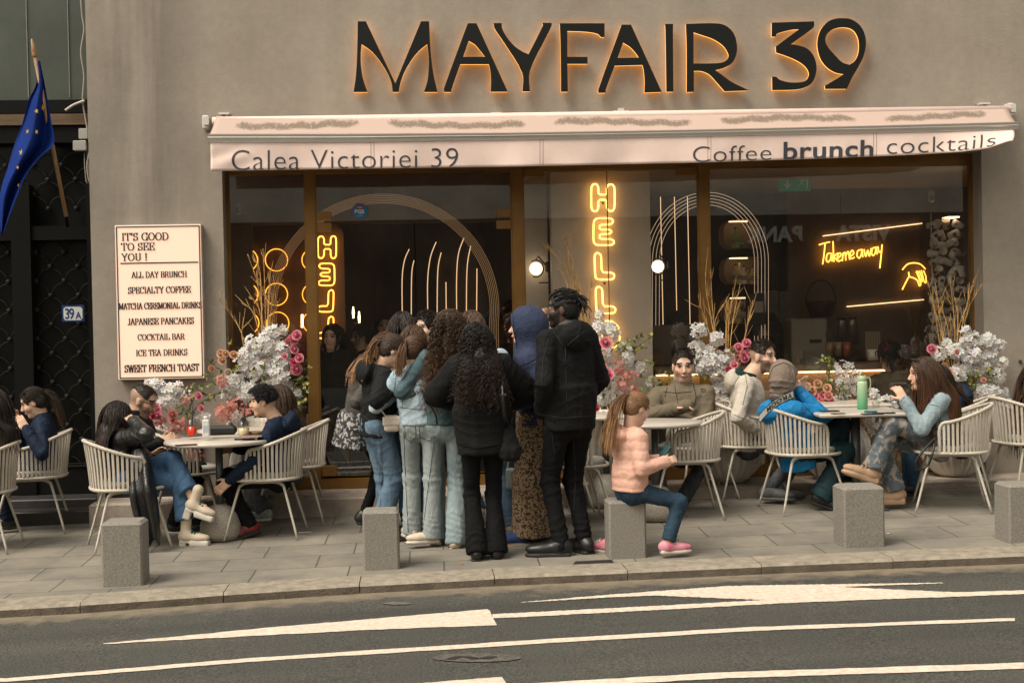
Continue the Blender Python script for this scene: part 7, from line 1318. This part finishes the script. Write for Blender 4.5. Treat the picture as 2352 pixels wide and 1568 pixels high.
person('person with cropped hair and glasses in black padded jacket looking at a phone', w(322, 1078, -.66), w(314, 978, -.66), w(328, 921, -.66), -5, 1.78, -8, -8, 22, hands=(w(372, 1014, -.82), w(366, 1016, -.98)), feet=(w(410, 1188, -.55), w(402, 1200, -.80)), build=1.08, skin=(.50, .31, .215), beard=.6, glasses=True, hair=dict(kind='short', c=(.022, .015, .011), len=.012, n=500, low=.045, cap=.955, fringe=.02, fade=True, top=.35, r=.003), top=dict(m=softblk, hem=.08, puff=.035, quilt=.085, collar=.10, fold=.006), bot=dict(kind='straight', m=blackt), shoes=dict(m=black_s, sm=white_r), group=SG)
pk_, ik_ = person('person, a boy with black hair in a navy hooded jacket, smiling to the left', w(640, 1088, -1.14), w(637, 972, -1.16), w(606, 922, -1.17), 178, 1.58, 172, 180, 4, hands=(w(528, 1103, -1.36), w(545, 1030, -.9)), epole=(V(.25, -.5, -.6), None), feet=(w(574, 1205, -1.20), w(560, 1196, -.96)), fdir=(205, 190), fpitch=(15, 10), skin=(.60, .38, .26), smile=1, hair=dict(kind='short', c=(.010, .008, .008), len=.060, n=1000, low=-.03, cap=1.03, fwd=.9, droop=1.5, r=.0032, top=-.05), top=dict(m=navy, hem=.06, hood='down', puff=.026, fold=.013), bot=dict(kind='straight', m=blackt, fat=1.06, fold=.010), shoes=dict(m=red_s, sm=black_r, sc=1.12), group=SG, vox=.006)
person('person with brown hair in a beige jacket sitting behind the boy', w(668, 1076, -.50), w(655, 970, -.52), w(640, 918, -.54), 172, 1.64, 168, 150, 10, hands=(w(590, 1052, -.62), w(560, 1015, -.3)), feet=(w(606, 1172, -.72), w(592, 1186, -.4)), fdir=(200, 185), skin=SK, hair=dict(kind='long', c=(.06, .035, .022), tip=(.09, .05, .03), len=.20, n=260, bulk=.1), top=dict(m=beige_c, hem=.06, puff=.026, collar=.06, fold=.010), bot=dict(kind='wide', m=jean_grey, fat=1.05), shoes=dict(m=green_s, sm=white_r), group=SG)
person('person with dark ponytail and navy jacket looking down in front of the iron gate', w(98, 1068, -.42), w(98, 970, -.42), w(77, 924, -.44), 188, 1.64, 190, 188, 22, hands=(w(60, 985, -.66), w(36, 970, -.42)), epole=(V(.2, -.6, -.7), None), feet=(w(20, 1190, -.45), w(10, 1195, -.3)), skin=(.60, .38, .265), hair=dict(kind='pony', c=(.024, .016, .011), tip=(.075, .04, .022), len=.36, n=320, tie=(-.10, 0, .035), tail=130, back=.10), top=dict(m=navy, hem=.10, puff=.02, collar=.05, fold=.011), bot=dict(kind='straight', m=cloth('navy_trousers', (.010, .014, .03))), shoes=dict(m=black_s, sm=black_r), group=SG)
person('person in a brown padded jacket cut by the left edge of the photo', w(-14, 1100, -1.16), w(-20, 985, -1.16), w(-22, 928, -1.16), 175, 1.66, 175, 178, 10, hands=(w(-90, 1030, -1.3), None), feet=(w(-90, 1225, -1.2), w(-95, 1215, -1.0)), skin=SK, hair=dict(kind='long', c=DK, tip=DK, len=.34, n=240), top=dict(m=brownp, hem=.10, puff=.055, quilt=.095, collar=.09, fold=.006, sleeve=1.2), bot=dict(kind='straight', m=blackt), shoes=dict(m=black_s, sm=black_r), group=SG)
# ---- small girl on the bollard
pg_, ig_ = person('person, small girl with ponytail and peach padded jacket sitting on a bollard', w(1447, 1118, -2.62), w(1446, 998, -2.62), w(1462, 938, -2.62), 18, 1.22, 22, 24, 20, hands=(w(1519, 1056, -2.62), w(1528, 1060, -2.72)), epole=(V(-.3, .2, -.8), V(-.3, -.4, -.8)), feet=(w(1393, 1248, -2.38), w(1532, 1250, -2.72)), fdir=(150, 8), kpole=(V(.9, .3, .6), V(1, 0, .9)), skin=(.66, .43, .32), build=1.05, hair=dict(kind='pony', c=(.20, .105, .050), tip=(.38, .21, .10), len=.66, n=420, tie=(-.085, 0, .075), tail=130, back=.10, band=(.05, .10, .20)),
    top=dict(m=peach_c, hem=.03, puff=.036, quilt=.062, hood='down', fold=.005, hip=.165, sleeve=1.15, cr=.6), bot=dict(kind='straight', m=denim('jean_navy', (.012, .028, .052), (.035, .065, .10)), fat=1.15, drop=-.04), shoes=dict(m=pink_s, sm=white_r, sc=1.15, sole=.034, lace=white_r), group=SG, vox=.0055, curl=.9)
# ---- right tables
po_, io_ = person('person with cropped dark hair and olive jacket, arms folded, facing the camera', w(1572, 1022, -.46), w(1567, 899, -.48), w(1569, 842, -.50), 252, 1.80, 258, 264, 4, hands=(w(1546, 957, -.60), w(1548, 939, -.72)), epole=(V(1, -.1, -.5), V(-1, -.1, -.5)), feet=(w(1560, 1160, -.86), w(1518, 1165, -.78)), kpole=(V(.2, -1, .3), V(-.5, -1, .3)), build=1.2, skin=(.60, .385, .28), beard=.42, hair=dict(kind='short', c=(.026, .017, .012), len=.014, n=520, low=.03, cap=.965, fringe=.004, fade=True, top=.4, r=.003), top=dict(m=olive, hem=.08, puff=.014, sleeve=1.2, cuff=.42, collar=.085, fold=.010), bot=dict(kind='straight', m=jean_grey), shoes=dict(m=black_s, sm=black_r), group=SG, vox=.006, curl=1.0)
pb_, ib_ = person('bearded person in cream hoodie with dark green hood, smiling to the right', w(1718, 1008, -.52), w(1718, 876, -.54), w(1752, 820, -.56), -14, 1.80, -18, -42, 2, hands=(w(1772, 985, -.55), w(1742, 990, -.72)), epole=(None, V(-.5, -.55, -.5)), feet=(w(1790, 1125, -.55), w(1765, 1122, -.78)), fdir=(-15, -30), build=1.10, skin=(.62, .395, .285), beard=.72, smile=1, hair=dict(kind='short', c=(.032, .020, .013), len=.028, n=620, low=.035, fringe=.015, cap=.98, fade=True, top=.25, fwd=.5, droop=.3), top=dict(m=cream_c, hem=.08, puff=.016, hood='down', fold=.010, name='hoodie'), bot=dict(kind='slim', m=jean_grey), shoes=dict(m=grey_s, sm=grey_s), group=SG)
pw, _ = person('person in a bright blue puffer and taupe hood, elbows on the square table', w(1832, 1040, -1.08), w(1797, 935, -1.12), w(1800, 868, -1.12), 12, 1.66, 18, 52, 8, hands=(w(1842, 905, -.98), w(1836, 900, -1.08)), epole=(V(.6, .3, -.8), V(.7, -.3, -.9)), feet=(w(1886, 1138, -1.20), w(1922, 1082, -1.0)), fdir=(-10, 5), fpitch=(20, 0), kpole=(V(.7, 0, 1), V(.7, 0, 1)), skin=SK, hair=None, top=dict(m=blue_p, hem=.12, puff=.042, fold=.008, quilt=.11, collar=.06, hood='down', sleeve=1.15), bot=dict(kind='flare', m=denim('jean_bottle', (.010, .028, .036), (.026, .055, .065)), fat=1.15, fold=.010), shoes=dict(m=black_s, sm=black_r), group=SG)
pd_, id_ = person('person with long brown hair, denim jacket and camouflage jeans raising one hand', w(2158, 1012, -1.34), w(2152, 908, -1.36), w(2120, 858, -1.38), 176, 1.70, 170, 178, 6, hands=(w(2078, 920, -1.46), w(2082, 985, -1.12)), epole=(V(.15, -.5, -.9), None), feet=(w(2003, 1082, -1.42), w(2058, 1132, -1.30)), fdir=(182, 180), fpitch=(-18, 0), kpole=(V(-.7, 0, 1), V(-.7, .2, 1)), skin=(.62, .395, .285), smile=.6, curl=.8, hair=dict(kind='long', c=(.048, .022, .012), tip=(.15, .062, .026), len=.56, n=420, bulk=.12, back=.35), top=dict(m=denim('denim_blue', (.14, .20, .235), (.31, .375, .40)), hem=.10, puff=.022, collar=.06, fold=.011), bot=dict(kind='wide', m=camo, fat=1.08, fold=.012, drop=-.02), shoes=dict(m=beige_s, sm=beige_s, sc=1.12, sole=.045, shaft=.06, lace=mat('lace_beige', (.36, .24, .15), .7)), group=SG, vox=.006)
person('person in a navy coat almost hidden behind the denim jacket', w(2205, 1015, -.78), w(2182, 915, -.80), w(2150, 872, -.82), 170, 1.62, 170, 178, 8, hands=(w(2110, 990, -.9), w(2100, 985, -.6)), feet=(w(2098, 1115, -.95), w(2090, 1118, -.7)), skin=SK, hair=dict(kind='long', c=DK, tip=BR, len=.26, n=160), top=dict(m=navy, hem=.08, puff=.034, hood='down', fold=.008), bot=dict(kind='straight', m=jean_dk), shoes=dict(m=black_s, sm=black_r), group=SG)
person('person in black with long brown hair cut by the right edge of the photo', w(2388, 1030, -1.04), w(2386, 920, -1.02), w(2396, 856, -1.02), 8, 1.68, 8, 8, 8, hands=(None, None), feet=(w(2440, 1160, -1.2), w(2440, 1150, -.9)), skin=SK, hair=dict(kind='long', c=(.05, .026, .015), tip=(.13, .06, .03), len=.60, n=300, bulk=.15), top=dict(m=blackc, puff=.02), bot=dict(kind='straight', m=blackt), shoes=dict(m=black_s, sm=black_r), group=SG)
# knitted hood of the woman in blue (a cap hugging the head) and the lettered band on her jacket
c = w(1800, 868, -1.12); HF = frame(52, 8)
q = SDF(); q.ell(c-HF[0]*.012+HF[2]*.025, V(.118, .098, .112), HF); q.cap(c-HF[0]*.03-HF[2]*.03, .092, c-HF[0]*.03-HF[2]*.125, .088, .04); q.cap(c-HF[0]*.07+HF[2]*.065, .050, c-HF[0]*.105-HF[2]*.04, .048, .04); q.ell(c+HF[0]*.10-HF[2]*.012, V(.075, .068, .10), HF, .012, '-'); q.cap(c+HF[0]*.05+HF[2]*.055-HF[1]*.07, .014, c+HF[0]*.05+HF[2]*.055+HF[1]*.07, .014, .02); v, f = q.mesh(.009); v = folds(v, f, .010, (7, 7, 7)); v = creases(v, f, [(c-HF[2]*.07, HF[2], .10, .010, .07, .05), (c+HF[2]*.04-HF[0]*.02, HF[0]+HF[2]*.4, .11, .008, .09, .07)], 2.); hd_o = link('hood', npmesh('hood', v, f), taupe, pw)
# ---- people inside, behind the glass
IG = 'people inside the cafe'
person('person in a khaki jacket with back to the window, inside behind the denim woman', w(2062, 980, .68), w(2058, 872, .70), w(2042, 815, .72), 100, 1.75, 100, 110, 12, hands=(w(2030, 930, .95), w(2095, 930, .95)), feet=(w(2050, 1090, 1.0), w(2080, 1090, 1.0)), build=1.25, skin=SK, hair=dict(kind='long', c=BLK, len=.10, n=160), top=dict(m=khaki, puff=.04, hood='down', fold=.012, hem=.12), bot=dict(kind='straight', m=blackt), shoes=dict(m=black_s), group=IG, vox=.009)
for u, vv, y, H, dd, lb in ((764, 775, .95, 1.60, 250, 'person with long dark hair standing just inside the left door pane'), (832, 775, 1.5, 1.62, 200, 'person in dark clothes inside, between the candle lamp and the queue'), (884, 750, 2.0, 1.70, 270, 'person in dark clothes deep inside, left of the dark head in the queue'), (1551, 742, 1.9, 1.62, 90, 'person with dark hair behind the counter under the upright light lines'), (1760, 745, 1.85, 1.64, 150, 'person, a barista in black beside the till under the arch')):
    h = w(u, vv, y); k = H/1.7; person(lb, h-V(0, 0, .705*k), h-V(0, 0, .17*k), h, dd, H, feet=(V(h[0]+.08, y, ZB+.085), V(h[0]-.08, y, ZB+.085)), skin=SK, hair=dict(kind='long', c=BLK, tip=BLK, len=.38 if u < 800 else .16, n=160, bulk=.3 if u < 800 else .1), top=dict(m=blackc, puff=.03 if u < 800 else .012), bot=dict(kind='straight', m=blackt), shoes=dict(m=black_s), group=IG, vox=.010)

# ================================================================ bags and held things
def strap(pts, r=.006, flat=1.): m_ = MB(); m_.tube(smooth_path(pts, 6), r, 6); return m_
t = thing('handbag', 'small cream shoulder bag hanging from the black hooded jacket', 'bag', w(900, 972, -1.93)); o_ = np.array(t.location); q = SDF(); q.box((0, 0, 0), (.055, .034, .058), None, .025, .01); v, f = q.mesh(.006); link('body', npmesh('body', v, f), mat('bag_cream', (.60, .53, .44), .45, var=.08, vs=12), t); q = SDF(); q.box((.0, -.030, .018), (.064, .010, .032), None, .009, .01); v, f = q.mesh(.005); link('flap', npmesh('flap', v, f), mat('bag_cream', (.46, .39, .32)), t); strap([w(888, 958, -1.93)-o_, w(872, 935, -1.97)-o_, w(862, 900, -1.95)-o_, w(872, 860, -1.88)-o_], .005).build('strap', mat('bag_cream', (.46, .39, .32)), t)
t = thing('shoulder_bag', 'black soft bag on a long strap at the right hip of the black sweater', 'bag', w(1170, 1012, -2.50)); o_ = np.array(t.location); q = SDF(); q.cap((0, 0, .07), .035, (.0, 0, -.05), .078, .03, sv=V(1, 0, 0), ss=1., sd=.6); q.box((.0, 0, -.08), (.070, .045, .05), None, .035, .02); v, f = q.mesh(.008); v = folds(v, f, .010, (14, 14, 9)); link('body', npmesh('body', v, f), softblk, t); strap([w(1152, 858, -2.52)-o_, w(1155, 905, -2.66)-o_, w(1158, 950, -2.64)-o_, V(-.01, 0, .09)], .011).build('strap', leath, t); e_ = MB(); e_.box(w(1156, 907, -2.672)-o_, (.04, .012, .018), .003); e_.build('buckle', mat('buckle_dark', (.06, .06, .055), .4, .6), t)
t = thing('tote_bag', 'pale mint handbag hanging between the black sweater and the leopard skirt', 'bag', w(1180, 1098, -1.62)); q = SDF(); q.box((0, 0, 0), (.058, .035, .075), None, .015, .01); v, f = q.mesh(.007); o_ = np.array(t.location); link('body', npmesh('body', v, f), mat('bag_mint', (.40, .46, .43), .45), t); strap([(-.045, 0, .07), (-.03, 0, .16), (.0, 0, .22), (.03, 0, .16), (.045, 0, .07)], .006).build('handle', mat('bag_mint', (.40, .46, .43)), t)
t = thing('bag_strap', 'thin dark strap with chain hanging from the pale denim jacket', 'strap', w(1000, 945, -2.14)); o_ = np.array(t.location); tag(t, None, None); strap([w(968, 895, -2.16)-o_, w(985, 925, -2.18)-o_, w(1000, 952, -2.18)-o_, w(1004, 975, -2.16)-o_], .006).build('strap', leath, t)
p = w(1521, 1044, -2.66); o = MB(); o.box((0, 0, 0), (.010, .075, .15), .003); o = o.build('phone', mat('phone_teal', (.02, .075, .075), .4)); o.location = p; o.rotation_euler = (.15, .65, .25); tag(o, 'dark teal phone held by the small girl', 'phone')
p = w(384, 1004, -.90); o = MB(); o.box((0, 0, 0), (.15, .075, .009), .003); o = o.build('phone', blk); o.location = p; o.rotation_euler = (.0, -.45, .2); tag(o, 'black phone held by the man with glasses', 'phone')
# loop of a bag strap hanging from the denim woman's chair
o = strap([w(2148, 1005, -1.62), w(2120, 1035, -1.66), w(2103, 1062, -1.66), w(2110, 1078, -1.66), w(2130, 1068, -1.66), w(2142, 1040, -1.66), w(2146, 1015, -1.62)], .010).build('bag_strap', leath); tag(o, 'black strap loop hanging from the chair of the denim woman', 'strap')
# lettered band across the back of the blue puffer
C_p = np.array(smooth_path([w(1744, 962, -1.36), w(1764, 940, -1.40), w(1790, 920, -1.385), w(1822, 905, -1.33)], 12)); n_ = len(C_p); up = V(-.18, -.22, .96); m_ = MB(); m_.add([p+up*.024 for p in C_p]+[p-up*.024 for p in C_p], [(i, i+1, i+1+n_, i+n_) for i in range(n_-1)], True); bd_ = m_.build('band', mat('band_white', (.62, .62, .6), .6), pw)
m_ = MB(); m_.add([p+up*.030+V(0, .006, 0) for p in C_p]+[p-up*.034+V(0, .006, 0) for p in C_p], [(i, i+1, i+1+n_, i+n_) for i in range(n_-1)], True); m_.build('band_edge', blk, pw)
me = text_mesh('YROOM', .05, .0015, .0, 1.1); xs_ = [v_.co.x for v_ in me.vertices]; x0_, x1_ = min(xs_), max(xs_)
for v_ in me.vertices:
    s_2 = .30+.66*(1-(v_.co.x-x0_)/(x1_-x0_)); i = s_2*(n_-1); j = min(int(i), n_-2); p = C_p[j]*(1-i+j)+C_p[j+1]*(i-j); v_.co = p-up*(v_.co.z-.018)*.95+V(0, -.004, 0)
link('lettering', me, blk, bd_)

# ---- collars, seams, zips, pockets laid on the cloth
from mathutils.bvhtree import BVHTree
def ring_piece(pe, i_, m, name, r, rad, dz=.03, back=.03):
    q = SDF(); nb, Ls_, Fs_, T_ = i_['nb'], i_['Ls'], i_['Fs'], i_['T']; pts = [nb+Ls_*rad*math.sin(a)*1.05-Fs_*(rad*math.cos(a)+back*.3)+T_*(dz+.012*math.cos(a)) for a in np.linspace(-2.5, 2.5, 9)]; q.chain(pts, [r*(.7+.5*max(0, math.cos(a))) for a in np.linspace(-2.5, 2.5, 9)], .02); v, f = q.mesh(.007); link(name, npmesh(name, v, f), m, pe)
ring_piece(pb_, ib_, cloth('green_hood', (.010, .034, .027), .9), 'hood', .030, .075, .035); ring_piece(pt_, it_, cloth('grey_collar', (.075, .08, .08), .7), 'collar', .022, .062, .055)
ring_piece(po_, io_, cloth('olive_dark', (.018, .016, .014), .9), 'collar', .014, .060, .062)
def seam(pe, part, lines, m, r=.0022, name='seam'):
    for o in pe.children:
        if o.name.split('.')[0] == part:
            me = o.data; bv = BVHTree.FromPolygons([v.co for v in me.vertices], [p.vertices[:] for p in me.polygons])
            for ln in lines:
                P_ = []
                for a, b in zip(ln[:-1], ln[1:]):
                    for k in range(6): P_.append((a[0]+(b[0]-a[0])*k/6, a[1]+(b[1]-a[1])*k/6))
                P_.append(ln[-1]); pts = []
                for u, v_ in P_:
                    d = ray(u, v_); h = bv.ray_cast(Vector(CO), Vector(d/np.linalg.norm(d)))
                    if h[0] is not None: pts.append(np.array(h[0])+np.array(h[1])*r*.5)
                runs = [[]]
                for p in pts:
                    if runs[-1] and np.linalg.norm(p-runs[-1][-1]) > .09: runs.append([])
                    runs[-1].append(p)
                for rn in runs:
                    if len(rn) > 2: e_ = MB(); e_.tube(rn, r, 5); e_.build(name, m, o)
X3 = lambda *pts: [(735+.4453*x, 643.1+.4453*y) for x, y in pts]
st_d = cloth('thread_dark', (.085, .105, .12)); st_k = cloth('thread_black', (.003, .003, .003)); st_g = cloth('thread_grey', (.035, .035, .036))
seam(ps_, 'trousers', [X3((425, 712), (515, 722), (610, 726)), X3((437, 750), (440, 815), (468, 832), (495, 808), (492, 748), (437, 750)), X3((512, 748), (514, 805), (560, 830), (602, 806), (600, 748), (512, 748)), X3((512, 700), (516, 860)), X3((430, 720), (438, 950), (455, 1300)), X3((600, 740), (560, 1050), (530, 1300))], st_d)
seam(ps_, 'jacket', [X3((412, 655), (500, 666), (605, 664)), X3((400, 520), (480, 540), (590, 545)), X3((430, 540), (425, 655)), X3((395, 470), (380, 600))], st_d)
seam(ph_, 'trousers', [X3((300, 750), (318, 900), (322, 1000), (310, 1170)), X3((235, 740), (262, 780), (300, 790))], st_d); seam(ph_, 'jacket', [X3((352, 480), (366, 560), (350, 720)), X3((225, 600), (260, 560), (285, 470)), X3((215, 690), (300, 760))], st_g)
seam(pt_, 'jacket', [X3((1125, 690), (1250, 712), (1400, 700)), X3((1190, 250), (1265, 345), (1365, 265)), X3((1180, 300), (1150, 420), (1140, 560)), X3((1265, 345), (1275, 700))], st_g, .0026); seam(pt_, 'trousers', [X3((1300, 730), (1320, 1000), (1300, 1320)), X3((1190, 740), (1210, 900)), X3((1395, 730), (1400, 1000), (1380, 1300))], st_g)
seam(pn_, 'hoodie', [X3((995, 150), (1000, 260), (1018, 350)), X3((1025, 445), (1080, 425), (1120, 400)), X3((1045, 640), (1100, 675))], cloth('thread_blue', (.018, .022, .045)), .0028)
seam(pc_5, 'sweater', [X3((700, 838), (800, 868), (915, 850)), X3((690, 560), (655, 640), (640, 700))], st_k, .004)
B3 = lambda *pts: [B_(x, y) for x, y in pts]; D3 = lambda *pts: [D_(x, y) for x, y in pts]
seam(pb_, 'hoodie', [B3((1275, 465), (1290, 560), (1255, 700)), B3((1180, 560), (1235, 470), (1300, 455)), B3((1190, 770), (1260, 800))], cloth('thread_cream', (.26, .22, .18)), .003)
seam(po_, 'jacket', [B3((745, 560), (760, 640), (770, 690)), B3((660, 600), (750, 610), (870, 600)), B3((700, 520), (670, 640)), B3((880, 520), (905, 640), (890, 700)), B3((945, 578), (975, 584), (972, 602), (948, 598), (945, 578))], cloth('thread_olive', (.035, .028, .019)), .0028)
seam(pd_, 'jacket', [D3((480, 520), (560, 560), (640, 640)), D3((360, 560), (420, 690), (500, 710)), D3((430, 940), (500, 950), (570, 940)), D3((520, 720), (500, 930)), D3((205, 690), (245, 640))], st_d, .0026)
seam(pk_, 'jacket', [[(585, 1000), (600, 1020), (640, 1030)], [(640, 945), (665, 985), (672, 1020)], [(520, 1092), (534, 1112)]], cloth('thread_navy', (.003, .006, .014)), .003)
seam(pw, 'hood', [[(1766, 868), (1776, 842), (1800, 832), (1822, 842)], [(1768, 900), (1790, 905), (1815, 897)]], cloth('thread_taupe', (.09, .07, .055)), .003)
seam(pw, 'jacket', [[(1760, 975), (1800, 985), (1850, 975)], [(1770, 1010), (1810, 1018), (1840, 1010)], [(1830, 905), (1850, 935), (1870, 955)]], cloth('thread_azure', (.002, .07, .26)), .003)
e_ = MB()
for q_ in (-1, 1): e_.tube([id_['LP'](.048+.016*math.sin(a), q_*.036+.026*math.cos(a), .108+.012*math.sin(a)) for a in np.linspace(0, 2*math.pi, 14, False)], .006, 6, True); e_.tube([id_['LP'](.05, q_*.062, .105), id_['LP'](.0, q_*.088, .055), id_['LP'](-.03, q_*.09, .02)], .004, 5)
e_.tube([id_['LP'](.055, -.012, .112), id_['LP'](.055, .012, .112)], .005, 5); o = e_.build('sunglasses', blk); tag(o, 'black sunglasses pushed up on the head of the denim woman', 'sunglasses')
q = SDF()
for i in (1,): Hj, K, A, fd = ig_['leg'][i]; q.cap(A-Z*.01, .030, A+(K-A)*.14, .032, .01)
v, f = q.mesh(.006); link('sock', npmesh('sock', v, f), cloth('yellow', (.60, .42, .05)), pg_)
